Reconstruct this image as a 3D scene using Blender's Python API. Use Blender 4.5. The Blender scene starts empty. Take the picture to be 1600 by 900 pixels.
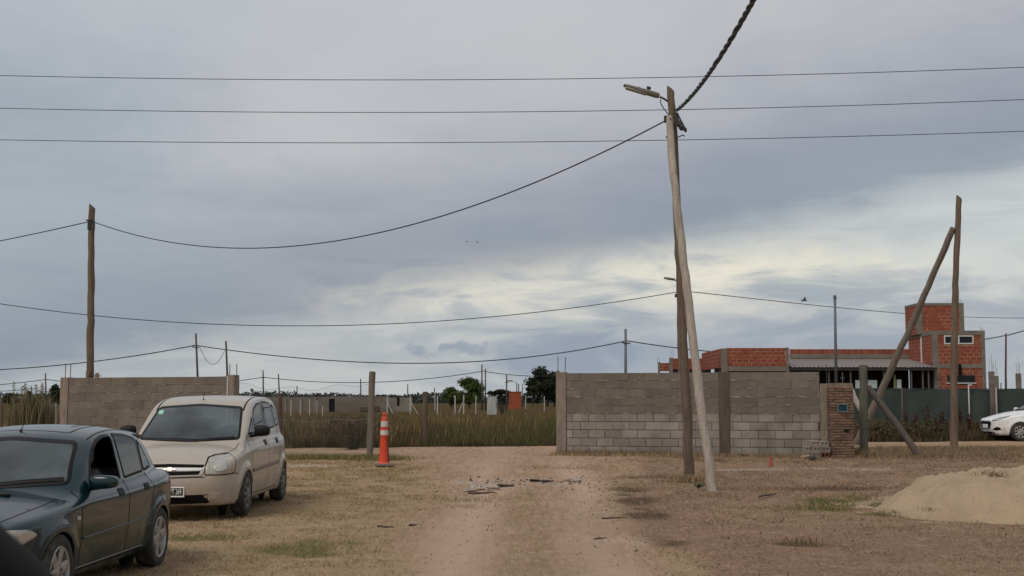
import bpy, math, random
import numpy as np
from mathutils import Vector, Matrix
random.seed(7)
RNG = np.random.default_rng(11)
SC = bpy.context.scene
COL = SC.collection
R = math.radians

# ------------------------------------------------------------------ camera
F_PX, HORIZON, EYE = 1950.0, 626.0, 1.55
PITCH = math.atan((HORIZON - 450.0) / F_PX)
cam_data = bpy.data.cameras.new('camera')
cam = bpy.data.objects.new('camera', cam_data)
COL.objects.link(cam)
cam.location = (0, 0, EYE)
cam.rotation_euler = (R(90) + PITCH, 0, 0)
cam_data.sensor_width = 36.0
cam_data.lens = 36.0 * F_PX / 1600.0
cam_data.clip_start = 0.05
cam_data.clip_end = 12000
cam_data.dof.use_dof = True
cam_data.dof.focus_distance = 24.0
cam_data.dof.aperture_fstop = 10.0
SC.camera = cam

# ------------------------------------------------------------------ exposure
SC.view_settings.view_transform = 'Standard'
SC.view_settings.look = 'None'
SC.view_settings.gamma = 1.0
SC.view_settings.exposure = 0.12

# ------------------------------------------------------------------ node helpers
class NB:
    """Short-hand for building node trees."""
    def __init__(s, nt):
        s.nt = nt
    def n(s, kind, **kw):
        nd = s.nt.nodes.new(kind)
        for k, v in kw.items():
            setattr(nd, k, v)
        return nd
    def put(s, sock, v):
        if v is None:
            return
        if hasattr(v, 'is_output'):
            s.nt.links.new(v, sock)
        else:
            if sock.type == 'RGBA' and not hasattr(v, '__len__'):
                v = (v, v, v, 1)
            elif sock.type == 'RGBA' and len(v) == 3:
                v = (*v, 1)
            sock.default_value = v
    def m(s, op, a, b=None, c=None, clamp=False):
        nd = s.n('ShaderNodeMath', operation=op, use_clamp=clamp)
        s.put(nd.inputs[0], a); s.put(nd.inputs[1], b); s.put(nd.inputs[2], c)
        return nd.outputs[0]
    def vm(s, op, a, b=None):
        nd = s.n('ShaderNodeVectorMath', operation=op)
        s.put(nd.inputs[0], a); s.put(nd.inputs[1], b)
        return nd.outputs[0]
    def mix(s, fac, a, b, blend='MIX'):
        nd = s.n('ShaderNodeMixRGB', blend_type=blend)
        s.put(nd.inputs[0], fac); s.put(nd.inputs[1], a); s.put(nd.inputs[2], b)
        return nd.outputs[0]
    def noise(s, vec, scale, detail=4.0, rough=0.55, dist=0.0):
        nd = s.n('ShaderNodeTexNoise')
        if vec is not None:
            s.nt.links.new(vec, nd.inputs['Vector'])
        nd.inputs['Scale'].default_value = scale
        nd.inputs['Detail'].default_value = detail
        nd.inputs['Roughness'].default_value = rough
        nd.inputs['Distortion'].default_value = dist
        return nd.outputs['Fac']
    def ss(s, x, lo, hi):
        nd = s.n('ShaderNodeMapRange', interpolation_type='SMOOTHSTEP')
        s.put(nd.inputs['Value'], x)
        nd.inputs['From Min'].default_value = lo
        nd.inputs['From Max'].default_value = hi
        return nd.outputs['Result']
    def scale(s, vec, sx, sy, sz):
        return s.vm('MULTIPLY', vec, (sx, sy, sz))

def srgb(r, g, b):
    f = lambda c: (c / 255 / 12.92) if c / 255 <= 0.04045 else ((c / 255 + 0.055) / 1.055) ** 2.4
    return (f(r), f(g), f(b))

# ------------------------------------------------------------------ sky
SUN_EL, SUN_AZ = R(50), R(218)      # azimuth clockwise from +Y: behind the camera, to the left
world = bpy.data.worlds.new('World')
SC.world = world
world.use_nodes = True
nb = NB(world.node_tree)
world.node_tree.nodes.clear()
out = nb.n('ShaderNodeOutputWorld')
sky = nb.n('ShaderNodeTexSky', sky_type='NISHITA')
sky.sun_disc = False
sky.sun_elevation = SUN_EL
sky.sun_rotation = SUN_AZ
sky.air_density = 1.5
sky.dust_density = 3.0
bg_clear = nb.n('ShaderNodeBackground')
nb.put(bg_clear.inputs['Color'], sky.outputs[0]); bg_clear.inputs['Strength'].default_value = 0.08
tc = nb.n('ShaderNodeTexCoord').outputs['Generated']
sep = nb.n('ShaderNodeSeparateXYZ'); nb.put(sep.inputs[0], tc)
sx, sy, sz = sep.outputs
el = nb.m('ARCSINE', sz)
az = nb.m('ARCTAN2', sx, sy)
# cloud deck seen in perspective: noise laid out on a plane overhead
inv = nb.m('DIVIDE', 1.0, nb.m('ADD', nb.m('MAXIMUM', sz, 0.0), 0.07))
comb = nb.n('ShaderNodeCombineXYZ')
nb.put(comb.inputs[0], nb.m('MULTIPLY', sx, inv)); nb.put(comb.inputs[1], nb.m('MULTIPLY', sy, inv))
deck = comb.outputs[0]
n_big = nb.noise(deck, 0.55, 5, 0.55, 0.4)
n_mid = nb.noise(deck, 1.7, 6, 0.6, 0.3)
comb2 = nb.n('ShaderNodeCombineXYZ')
nb.put(comb2.inputs[0], nb.m('MULTIPLY', az, 6.0)); nb.put(comb2.inputs[1], nb.m('MULTIPLY', el, 26.0))
n_str = nb.noise(comb2.outputs[0], 1.6, 6, 0.6, 0.5)       # stretched streaks low over the horizon
comb3 = nb.n('ShaderNodeCombineXYZ')
nb.put(comb3.inputs[0], nb.m('MULTIPLY', az, 14.0)); nb.put(comb3.inputs[1], nb.m('MULTIPLY', el, 20.0))
n_puff = nb.noise(comb3.outputs[0], 2.2, 5, 0.55, 0.3)
# wobble the direction so that cloud banks get ragged borders
azw = nb.m('ADD', az, nb.m('MULTIPLY', nb.m('SUBTRACT', n_puff, 0.5), 0.16))
elw = nb.m('ADD', el, nb.m('ADD', nb.m('MULTIPLY', nb.m('SUBTRACT', n_str, 0.5), 0.060),
                           nb.m('MULTIPLY', nb.m('SUBTRACT', n_puff, 0.5), 0.022)))
def px_az(px): return math.atan((px - 800) / F_PX)
def px_el(py): return math.atan((HORIZON - py) / F_PX)
def bank(px, py, wx, wy, a=azw, e=elw, p=1.0):
    """A soft elliptical cloud bank centred on one direction."""
    da = nb.m('DIVIDE', nb.m('SUBTRACT', a, px_az(px)), wx / F_PX)
    de = nb.m('DIVIDE', nb.m('SUBTRACT', e, px_el(py)), wy / F_PX)
    r2 = nb.m('ADD', nb.m('MULTIPLY', da, da), nb.m('MULTIPLY', de, de))
    return nb.m('MULTIPLY', nb.m('EXPONENT', nb.m('MULTIPLY', r2, -1.0)), p)
high = srgb(194, 195, 199)
c = nb.mix(nb.ss(n_big, 0.34, 0.66), srgb(170, 173, 181), high)
c = nb.mix(nb.m('MULTIPLY', nb.ss(n_mid, 0.42, 0.66), 0.6), c, srgb(192, 191, 194))
# lower sky: thin, slightly green-grey altostratus
low = nb.mix(nb.ss(n_str, 0.35, 0.68), srgb(166, 174, 181), srgb(198, 201, 200))
edge = nb.m('ADD', nb.m('MULTIPLY', azw, 0.20), 0.098)      # the deck's border climbs to the right
t_low = nb.ss(nb.m('SUBTRACT', elw, edge), 0.016, -0.016)
c_hi_dark = nb.ss(nb.m('SUBTRACT', elw, edge), 0.16, -0.01)
c = nb.mix(nb.m('MULTIPLY', c_hi_dark, 1.0), c, srgb(137, 146, 160))
c = nb.mix(t_low, c, low)
c = nb.mix(nb.m('MULTIPLY', bank(1180, 425, 320, 40), nb.m('MULTIPLY_ADD', nb.ss(n_str, 0.36, 0.58), 0.85, 0.25)), c, srgb(230, 225, 208))
c = nb.mix(bank(1560, 370, 230, 85, p=0.50), c, srgb(205, 212, 212))
c = nb.mix(nb.m('MULTIPLY', bank(820, 455, 260, 34), nb.m('MULTIPLY_ADD', nb.ss(n_str, 0.36, 0.58), 0.85, 0.15)), c, srgb(218, 215, 204))
c = nb.mix(bank(470, 560, 260, 60, p=0.45), c, srgb(188, 190, 190))
c = nb.mix(bank(1330, 545, 420, 62, p=0.72), c, srgb(147, 157, 172))
c = nb.mix(nb.m('MULTIPLY', nb.ss(bank(880, 560, 150, 44), 0.25, 0.85), 0.85), c, srgb(143, 154, 171))
c = nb.mix(nb.m('MULTIPLY', nb.ss(bank(712, 542, 46, 17), 0.22, 0.80), 0.8), c, srgb(146, 157, 171))
c = nb.mix(bank(20, 270, 280, 250, p=0.55), c, srgb(141, 160, 172))
c = nb.mix(bank(330, 20, 420, 110, p=0.45), c, srgb(192, 197, 203))
c = nb.mix(nb.ss(el, 0.004, -0.03), c, srgb(120, 118, 112))
bg_cloud = nb.n('ShaderNodeBackground')
nb.put(bg_cloud.inputs['Color'], c); bg_cloud.inputs['Strength'].default_value = 0.96
mx = nb.n('ShaderNodeMixShader')
mx.inputs[0].default_value = 0.95
world.node_tree.links.new(bg_clear.outputs[0], mx.inputs[1])
world.node_tree.links.new(bg_cloud.outputs[0], mx.inputs[2])
world.node_tree.links.new(mx.outputs[0], out.inputs[0])

# ------------------------------------------------------------------ sun behind the overcast
sun_data = bpy.data.lights.new('sun', 'SUN')
sun_data.energy = 1.45
sun_data.angle = R(28)
sun_data.color = (1.0, 0.90, 0.78)
sun = bpy.data.objects.new('sun', sun_data)
COL.objects.link(sun)
d = Vector((math.sin(SUN_AZ) * math.cos(SUN_EL), math.cos(SUN_AZ) * math.cos(SUN_EL), math.sin(SUN_EL)))
sun.rotation_euler = d.to_track_quat('Z', 'Y').to_euler()

# ------------------------------------------------------------------ ground height and picture-to-ground helpers
def sstep(t):
    t = np.clip(t, 0, 1)
    return t * t * (3 - 2 * t)
def ground_z(x, y):
    y = np.asarray(y, float)
    return 0.245 * sstep((y - 17.5) / 12.0) - 0.08 * sstep((15.5 - y) / 4.5)
def ray(px, py):
    a = (px - 800.0) / F_PX; b = -(py - 450.0) / F_PX
    s, co = math.sin(PITCH), math.cos(PITCH)
    return Vector((a, co - b * s, s + b * co))
def at(px, py, Y):
    dd = ray(px, py)
    return Vector((0, 0, EYE)) + dd * (Y / dd.y)
def gp(px, py):
    Y = 20.0
    for _ in range(60):
        dd = ray(px, py)
        Y2 = (float(ground_z(0, Y)) - EYE) / dd.z * dd.y
        Y = 0.5 * Y + 0.5 * Y2
    p = at(px, py, Y)
    return Vector((p.x, p.y, float(ground_z(p.x, p.y))))

# ------------------------------------------------------------------ object helpers
def tag(o, label=None, cat=None, group=None, kind=None):
    if label: o['label'] = label
    if cat: o['category'] = cat
    if group: o['group'] = group
    if kind: o['kind'] = kind
    return o
def thing(name, loc, label, cat, rz=0.0, group=None):
    o = bpy.data.objects.new(name, None)
    COL.objects.link(o)
    o.location = loc; o.rotation_euler = (0, 0, rz)
    o.empty_display_size = 0.2
    return tag(o, label, cat, group)
def mesh(name, verts, faces, mat, smooth=False):
    me = bpy.data.meshes.new(name)
    me.from_pydata([tuple(v) for v in verts], [], [tuple(f) for f in faces])
    if smooth:
        me.polygons.foreach_set('use_smooth', [True] * len(me.polygons))
    for m_ in (mat if isinstance(mat, (list, tuple)) else [mat]):
        me.materials.append(m_)
    me.update()
    return me
def link(name, me, parent=None, loc=None, rot=None):
    o = bpy.data.objects.new(name, me)
    COL.objects.link(o)
    if parent is not None: o.parent = parent
    if loc is not None: o.location = loc
    if rot is not None: o.rotation_euler = rot
    return o
def np_mesh(name, V, Fq, mat, smooth=False, cols=None):
    """Fast mesh from arrays; Fq is (n,3) or (n,4); cols per-vertex rgba."""
    me = bpy.data.meshes.new(name)
    V = np.asarray(V, np.float32); Fq = np.asarray(Fq, np.int32)
    k = Fq.shape[1]
    me.vertices.add(len(V)); me.vertices.foreach_set('co', V.ravel())
    me.loops.add(Fq.size); me.loops.foreach_set('vertex_index', Fq.ravel())
    me.polygons.add(len(Fq))
    me.polygons.foreach_set('loop_start', np.arange(0, Fq.size, k, dtype=np.int32))
    me.polygons.foreach_set('loop_total', np.full(len(Fq), k, np.int32))
    if smooth:
        me.polygons.foreach_set('use_smooth', np.ones(len(Fq), bool))
    me.materials.append(mat)
    if cols is not None:
        ca = me.color_attributes.new('col', 'FLOAT_COLOR', 'POINT')
        ca.data.foreach_set('color', np.asarray(cols, np.float32).ravel())
    me.update(); me.validate()
    return me

class MB:
    """Collects simple shapes into one mesh."""
    def __init__(s):
        s.v = []; s.f = []
    def add(s, vs, fs):
        o = len(s.v)
        s.v += [tuple(v) for v in vs]
        s.f += [tuple(i + o for i in f) for f in fs]
    def box(s, lo, hi, ch=0.0, M=None):
        x0, y0, z0 = lo; x1, y1, z1 = hi
        if ch <= 0:
            vs = [(x0, y0, z0), (x1, y0, z0), (x1, y1, z0), (x0, y1, z0), (x0, y0, z1), (x1, y0, z1), (x1, y1, z1), (x0, y1, z1)]
            fs = [(0, 3, 2, 1), (4, 5, 6, 7), (0, 1, 5, 4), (1, 2, 6, 5), (2, 3, 7, 6), (3, 0, 4, 7)]
        else:
            c_ = ch
            vs = []; fs = []
            # 24-vertex chamfered box
            def q(*p): 
                i = len(vs); vs.extend(p); return tuple(range(i, i + len(p)))
            idx = {}
            for sx_ in (0, 1):
                for sy_ in (0, 1):
                    for sz_ in (0, 1):
                        X = (x0, x1)[sx_]; Y = (y0, y1)[sy_]; Z = (z0, z1)[sz_]
                        dx = c_ if sx_ == 0 else -c_; dy = c_ if sy_ == 0 else -c_; dz = c_ if sz_ == 0 else -c_
                        for ax, p in enumerate(((X, Y + dy, Z + dz), (X + dx, Y, Z + dz), (X + dx, Y + dy, Z))):
                            idx[(sx_, sy_, sz_, ax)] = len(vs); vs.append(p)
            I = idx
            for s_ in (0, 1):
                a = [I[(s_, 0, 0, 0)], I[(s_, 1, 0, 0)], I[(s_, 1, 1, 0)], I[(s_, 0, 1, 0)]]
                fs.append(tuple(a if s_ else a[::-1]))
                a = [I[(0, s_, 0, 1)], I[(0, s_, 1, 1)], I[(1, s_, 1, 1)], I[(1, s_, 0, 1)]]
                fs.append(tuple(a if s_ else a[::-1]))
                a = [I[(0, 0, s_, 2)], I[(1, 0, s_, 2)], I[(1, 1, s_, 2)], I[(0, 1, s_, 2)]]
                fs.append(tuple(a if s_ else a[::-1]))
            for p in (0, 1):
                for q_ in (0, 1):
                    fs.append((I[(p, q_, 0, 0)], I[(p, q_, 0, 1)], I[(p, q_, 1, 1)], I[(p, q_, 1, 0)]))
                    fs.append((I[(p, 0, q_, 0)], I[(p, 0, q_, 2)], I[(p, 1, q_, 2)], I[(p, 1, q_, 0)]))
                    fs.append((I[(0, p, q_, 1)], I[(0, p, q_, 2)], I[(1, p, q_, 2)], I[(1, p, q_, 1)]))
            for a_ in (0, 1):
                for b_ in (0, 1):
                    for c2 in (0, 1):
                        fs.append((I[(a_, b_, c2, 0)], I[(a_, b_, c2, 1)], I[(a_, b_, c2, 2)]))
        if M is not None:
            vs = [tuple(M @ Vector(v)) for v in vs]
        s.add(vs, fs)
    def tube(s, pts, rad, n=8, cap=True):
        pts = [Vector(p) for p in pts]
        rs = rad if hasattr(rad, '__len__') else [rad] * len(pts)
        o = len(s.v); up = None
        for i, p in enumerate(pts):
            t = (pts[min(i + 1, len(pts) - 1)] - pts[max(i - 1, 0)]).normalized()
            if up is None:
                up = Vector((0, 0, 1)) if abs(t.z) < 0.9 else Vector((1, 0, 0))
            a = t.cross(up)
            if a.length < 1e-6: a = t.orthogonal()
            a.normalize(); b = a.cross(t).normalized(); up = b
            for k in range(n):
                w = 2 * math.pi * k / n
                s.v.append(tuple(p + a * math.cos(w) * rs[i] + b * math.sin(w) * rs[i]))
        for i in range(len(pts) - 1):
            for k in range(n):
                k2 = (k + 1) % n
                s.f.append((o + i * n + k, o + i * n + k2, o + (i + 1) * n + k2, o + (i + 1) * n + k))
        if cap:
            s.f.append(tuple(o + k for k in range(n))[::-1])
            s.f.append(tuple(o + (len(pts) - 1) * n + k for k in range(n)))
    def lathe(s, prof, n=24, M=None, close=False):
        """prof: (r, h) revolved about local z."""
        o = len(s.v)
        for r_, h_ in prof:
            for k in range(n):
                w = 2 * math.pi * k / n
                v = Vector((r_ * math.cos(w), r_ * math.sin(w), h_))
                s.v.append(tuple(M @ v if M is not None else v))
        m_ = len(prof)
        for i in range(m_ if close else m_ - 1):
            j = (i + 1) % m_
            for k in range(n):
                k2 = (k + 1) % n
                s.f.append((o + i * n + k, o + i * n + k2, o + j * n + k2, o + j * n + k))
    def mesh(s, name, mat, smooth=False):
        return mesh(name, s.v, s.f, mat, smooth)
    def put(s, name, mat, parent=None, smooth=False, **kw):
        return link(name, s.mesh(name, mat, smooth), parent, **kw)

def auto_smooth(o, ang=35):
    me = o.data
    me.polygons.foreach_set('use_smooth', [True] * len(me.polygons))
    try:
        me.set_sharp_from_angle(angle=R(ang))
    except Exception:
        pass
    return o

# value noise in numpy, shared by ground masks and scatter
_tab = RNG.random((256, 256))
def vnoise(x, y):
    x = np.asarray(x, float); y = np.asarray(y, float)
    xi = np.floor(x).astype(int); yi = np.floor(y).astype(int)
    fx = x - xi; fy = y - yi
    fx = fx * fx * (3 - 2 * fx); fy = fy * fy * (3 - 2 * fy)
    g = lambda i, j: _tab[i % 256, j % 256]
    return (g(xi, yi) * (1 - fx) + g(xi + 1, yi) * fx) * (1 - fy) + (g(xi, yi + 1) * (1 - fx) + g(xi + 1, yi + 1) * fx) * fy
def fbm(x, y, sc=1.0, oc=4):
    t = 0; a = 1; s_ = 0
    for i in range(oc):
        t = t + a * vnoise(x * sc + 17 * i, y * sc + 31 * i); s_ += a
        a *= 0.55; sc *= 2.07
    return t / s_

# ------------------------------------------------------------------ materials
def material(name, base, rough=0.8, layers=(), bump=None, rand=0.0, metal=0.0, coat=0.0, spec=0.5, coord='pos', vcol=False, trans=0.0):
    """layers: (scale, lo, hi, colour, strength[, (sx,sy,sz)])  bump: (scale, strength, distance)"""
    mt = bpy.data.materials.new(name)
    mt.use_nodes = True
    b_ = NB(mt.node_tree)
    p = mt.node_tree.nodes['Principled BSDF']
    if coord == 'pos':
        vec = b_.n('ShaderNodeNewGeometry').outputs['Position']
    else:
        vec = b_.n('ShaderNodeTexCoord').outputs['Object']
    c_ = b_.n('ShaderNodeRGB').outputs[0]; c_.default_value = (*base, 1)
    if vcol:
        a_ = b_.n('ShaderNodeAttribute', attribute_name='col')
        c_ = b_.mix(1.0, c_, a_.outputs['Color'], 'MULTIPLY')
    for L in layers:
        v = b_.scale(vec, *L[5]) if len(L) > 5 else vec
        n_ = b_.noise(v, L[0], 5, 0.6)
        c_ = b_.mix(b_.m('MULTIPLY', b_.ss(n_, L[1], L[2]), L[4]), c_, L[3])
    if rand:
        oi = b_.n('ShaderNodeObjectInfo').outputs['Random']
        f_ = b_.m('ADD', b_.m('MULTIPLY', oi, 2 * rand), 1 - rand)
        hs = b_.n('ShaderNodeHueSaturation')
        b_.put(hs.inputs['Color'], c_); b_.put(hs.inputs['Value'], f_)
        c_ = hs.outputs[0]
    b_.put(p.inputs['Base Color'], c_)
    p.inputs['Roughness'].default_value = rough
    p.inputs['Metallic'].default_value = metal
    p.inputs['Specular IOR Level'].default_value = spec
    if coat:
        p.inputs['Coat Weight'].default_value = coat
        p.inputs['Coat Roughness'].default_value = 0.06
    if bump:
        v = b_.scale(vec, *bump[3]) if len(bump) > 3 else vec
        bn = b_.n('ShaderNodeBump')
        bn.inputs['Strength'].default_value = bump[1]
        bn.inputs['Distance'].default_value = bump[2]
        b_.put(bn.inputs['Height'], b_.noise(v, bump[0], 6, 0.65))
        b_.put(p.inputs['Normal'], bn.outputs[0])
    if trans:
        tb = b_.n('ShaderNodeBsdfTranslucent'); b_.put(tb.inputs[0], c_)
        ms = b_.n('ShaderNodeMixShader'); ms.inputs[0].default_value = trans
        o_ = mt.node_tree.nodes['Material Output']
        mt.node_tree.links.new(p.outputs[0], ms.inputs[1]); mt.node_tree.links.new(tb.outputs[0], ms.inputs[2])
        mt.node_tree.links.new(ms.outputs[0], o_.inputs[0])
    return mt
# ------------------------------------------------------------------ cars: bodies shaped by three views, then windows cut and panels fitted
def round_poly(pts, r=0.05, n=5):
    pts = [Vector(p) for p in pts]; outp = []
    m_ = len(pts)
    for i in range(m_):
        a, b, c_ = pts[i - 1], pts[i], pts[(i + 1) % m_]
        ra = min(r, (a - b).length * 0.45); rc = min(r, (c_ - b).length * 0.45)
        p0 = b + (a - b).normalized() * ra; p1 = b + (c_ - b).normalized() * rc
        for k in range(n + 1):
            t = k / n
            outp.append(tuple(p0 * (1 - t) ** 2 + b * 2 * t * (1 - t) + p1 * t * t))
    return np.array(outp)
def dense(P, step=0.02):
    outp = []
    for i in range(len(P)):
        a = P[i]; b = P[(i + 1) % len(P)]
        k = max(1, int(np.hypot(*(b - a)) / step))
        for j in range(k):
            outp.append(a + (b - a) * j / k)
    return np.array(outp)
def crom(pts, n=8):
    """Closed Catmull-Rom curve through pts."""
    P = np.array(pts, float); m_ = len(P); outp = []
    for i in range(m_):
        p0, p1, p2, p3 = P[i - 1], P[i], P[(i + 1) % m_], P[(i + 2) % m_]
        # centripetal-like damping of overshoot
        t1 = (p2 - p0) * 0.5; t2 = (p3 - p1) * 0.5
        l = np.hypot(*(p2 - p1))
        for t in (t1, t2):
            q = np.hypot(*t)
            if q > l: t *= l / q
        for k in range(n):
            t = k / n
            outp.append((2*t**3-3*t*t+1)*p1 + (t**3-2*t*t+t)*t1 + (-2*t**3+3*t*t)*p2 + (t**3-t*t)*t2)
    return np.array(outp)
def inside(P, x, y):
    r_ = np.zeros(np.shape(x), bool)
    for i in range(len(P)):
        x0, y0 = P[i - 1]; x1, y1 = P[i]
        if y0 == y1: continue
        c_ = ((y0 > y) != (y1 > y)) & (x < (x1 - x0) * (y - y0) / (y1 - y0) + x0)
        r_ ^= c_
    return r_
class SDF2:
    """Signed distance to a closed polygon, tabulated."""
    def __init__(s, P, pad=0.5, h=0.012):
        lo = P.min(0) - pad; hi = P.max(0) + pad
        s.lo = lo; s.h = h
        nx = int((hi[0] - lo[0]) / h) + 2; ny = int((hi[1] - lo[1]) / h) + 2
        X, Y = np.meshgrid(lo[0] + np.arange(nx) * h, lo[1] + np.arange(ny) * h, indexing='ij')
        D = np.full(X.shape, 1e9)
        for i in range(len(P)):
            a = P[i - 1]; b = P[i]; e = b - a; l2 = e @ e
            if l2 < 1e-12: continue
            t = np.clip(((X - a[0]) * e[0] + (Y - a[1]) * e[1]) / l2, 0, 1)
            D = np.minimum(D, (X - a[0] - t * e[0]) ** 2 + (Y - a[1] - t * e[1]) ** 2)
        D = np.sqrt(D)
        s.T = np.where(inside(P, X, Y), -D, D)
    def __call__(s, x, y):
        u = np.clip((x - s.lo[0]) / s.h, 0, s.T.shape[0] - 1.001); v = np.clip((y - s.lo[1]) / s.h, 0, s.T.shape[1] - 1.001)
        i = u.astype(int); j = v.astype(int); fu = u - i; fv = v - j
        T = s.T
        return (T[i, j] * (1 - fu) + T[i + 1, j] * fu) * (1 - fv) + (T[i, j + 1] * (1 - fu) + T[i + 1, j + 1] * fu) * fv
def smax(a, b, k):
    h = np.clip(0.5 + 0.5 * (a - b) / k, 0, 1)
    return b * (1 - h) + a * h + k * h * (1 - h)
def smin(a, b, k):
    return -smax(-a, -b, k)
def surface_nets(Fv, lo, h):
    nx, ny, nz = Fv.shape
    S = Fv < 0
    cx, cy, cz = nx - 1, ny - 1, nz - 1
    tot = np.zeros((cx, cy, cz, 3)); cnt = np.zeros((cx, cy, cz))
    corners = [(i, j, k) for i in (0, 1) for j in (0, 1) for k in (0, 1)]
    sl = lambda c_: (slice(c_[0], c_[0] + cx), slice(c_[1], c_[1] + cy), slice(c_[2], c_[2] + cz))
    for a in corners:
        for ax in range(3):
            if a[ax] == 1: continue
            b = list(a); b[ax] = 1; b = tuple(b)
            fa = Fv[sl(a)]; fb = Fv[sl(b)]
            cr = (fa < 0) != (fb < 0)
            t = np.where(cr, fa / np.where(fa == fb, 1, fa - fb), 0)
            for q in range(3):
                tot[..., q] += np.where(cr, a[q] + (t if q == ax else 0), 0)
            cnt += cr
    mask = cnt > 0
    idx = -np.ones(mask.shape, int); idx[mask] = np.arange(mask.sum())
    I = np.argwhere(mask)
    V = (I + tot[mask] / cnt[mask][:, None]) * h + lo
    Fs = []
    for ax in range(3):
        a0 = Fv.shape
        s0 = [slice(1, -1)] * 3; s1 = [slice(1, -1)] * 3
        s0[ax] = slice(0, -1); s1[ax] = slice(1, None)
        A = S[tuple(s0)]; B = S[tuple(s1)]
        E = np.argwhere(A != B)
        off = np.array([1, 1, 1]); off[ax] = 0
        E0 = E + off
        u = (ax + 1) % 3; v = (ax + 2) % 3
        def cell(du, dv):
            q = E0.copy(); q[:, u] += du; q[:, v] += dv
            return idx[q[:, 0], q[:, 1], q[:, 2]]
        Q = np.stack([cell(-1, -1), cell(0, -1), cell(0, 0), cell(-1, 0)], 1)
        fl = ~A[tuple(E.T)]
        Q[fl] = Q[fl][:, ::-1]
        Fs.append(Q)
    Q = np.concatenate(Fs)
    return V, Q[(Q >= 0).all(1)]

class CarShape:
    def __init__(s, sp):
        s.sp = sp; s.arches = True
        s.side = SDF2(dense(crom(sp['low']), 0.03)); s.gside = SDF2(dense(crom(sp['green']), 0.03))
        pl = sp['plan']; s.plan = SDF2(dense(crom([(x, y) for x, y in pl] + [(x, -y) for x, y in pl[::-1]]), 0.03))
    def f(s, P):
        sp = s.sp
        x, y, z = P[:, 0], P[:, 1], P[:, 2]
        ay = np.abs(y)
        crown = sp.get('crown', 0.09) * (ay / 0.85) ** 2.4
        fs = s.side(x, z + crown * np.clip((z - 0.55) / 0.25, 0, 1))
        tuck = np.interp(z, sp['sec'][0], sp['sec'][1])
        fp = s.plan(x, y) + tuck
        rf = np.hypot(x - sp['wf'], z - sp['zr']); rr = np.hypot(x - sp['wr'], z - sp['zr'])
        Ra = sp['ra']
        for r_ in (rf, rr):
            fp = fp - sp.get('flare', 0.02) * np.exp(-((r_ - Ra - 0.01) / 0.07) ** 2) * (z > sp['zr'] - 0.2)
        fl = smax(fs, fp, sp.get('k', 0.07))
        xm = sp['gmid']
        bow = sp.get('bow', 0.16) * (ay / 0.7) ** 2 * np.tanh((xm - x) / 0.5)
        gc = sp.get('gcrown', 0.05) * (ay / 0.6) ** 2.2 * np.clip((z - 1.1) / 0.25, 0, 1)
        fgs = s.gside(x - bow, z + gc)
        wg = np.interp(x, sp['gw'][0], sp['gw'][1]) - (z - sp['belt']) * sp['tumble']
        fg = smax(fgs, (ay - wg) * 0.95, sp.get('gk', 0.10))
        r_ = smin(fl, fg, sp.get('join', 0.045))
        for rad in ((rf, rr) if s.arches else ()):
            cyl = np.maximum(rad - Ra, 0.50 - ay)
            r_ = np.maximum(r_, -cyl)
        return r_
    def grad(s, P, e=0.006):
        g = np.zeros_like(P)
        for q in range(3):
            d_ = np.zeros(3); d_[q] = e
            g[:, q] = (s.f(P + d_) - s.f(P - d_)) / (2 * e)
        return g
    def build(s, h=0.028):
        sp = s.sp
        lo = np.array([-0.12, -1.0, 0.08]); hi = np.array([sp['L'] + 0.14, 1.0, sp['H'] + 0.1])
        n_ = ((hi - lo) / h).astype(int) + 1
        G = np.stack(np.meshgrid(*[lo[q] + np.arange(n_[q]) * h for q in range(3)], indexing='ij'), -1).reshape(-1, 3)
        Fv = s.f(G).reshape(n_)
        V, Q = surface_nets(Fv, lo, h)
        for _ in range(3):
            g = s.grad(V); l2 = (g * g).sum(1) + 0.05
            st = (s.f(V) / l2)[:, None] * g
            l = np.linalg.norm(st, axis=1, keepdims=True)
            V = V - st * np.minimum(1, h / np.maximum(l, 1e-9))
        return V, Q
    def hit(s, O, D, far=2.6, n=130):
        """First point of the body along rays O + t D."""
        O = np.asarray(O, float); D = np.broadcast_to(np.asarray(D, float), O.shape)
        t = np.full(len(O), np.nan); prev = np.zeros(len(O)); done = np.zeros(len(O), bool)
        for k in range(1, n + 1):
            tk = far * k / n
            neg = (s.f(O + D * tk) < 0) & ~done
            if neg.any():
                a = np.full(neg.sum(), far * (k - 1) / n); b = np.full(neg.sum(), tk)
                for _ in range(12):
                    m_ = (a + b) / 2
                    ins = s.f(O[neg] + D[neg] * m_[:, None]) < 0
                    b = np.where(ins, m_, b); a = np.where(ins, a, m_)
                t[neg] = b; done |= neg
            if done.all(): break
        bad = np.isnan(t)
        if bad.any():
            t[bad] = np.nanmedian(t) if (~bad).any() else 0.5
        return O + D * t[:, None]

def frame(kind, sg=1, ang=0):
    """(origin, U, V, D) of a projection plane round the car."""
    if kind == 'side': return (np.array([0, 1.4 * sg, 0]), np.array([1., 0, 0]), np.array([0, 0, 1.]), np.array([0, -1. * sg, 0]))
    if kind == 'front': return (np.array([-0.6, 0, 0]), np.array([0, 1., 0]), np.array([0, 0, 1.]), np.array([1., 0, 0]))
    if kind == 'top': return (np.array([0, 0, 2.2]), np.array([1., 0, 0]), np.array([0, 1., 0]), np.array([0, 0, -1.]))
    if kind == 'rear': return (np.array([5.2, 0, 0]), np.array([0, 1., 0]), np.array([0, 0, 1.]), np.array([-1., 0, 0]))
    if kind == 'corner':      # looking at a front corner, turned by ang from straight ahead
        D = np.array([math.cos(ang), -sg * math.sin(ang), 0]); U = np.array([math.sin(ang), sg * math.cos(ang), 0])
        return (np.array([0.25, sg * 0.5, 0]) - D * 1.2, U, np.array([0, 0, 1.]), D)
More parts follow.
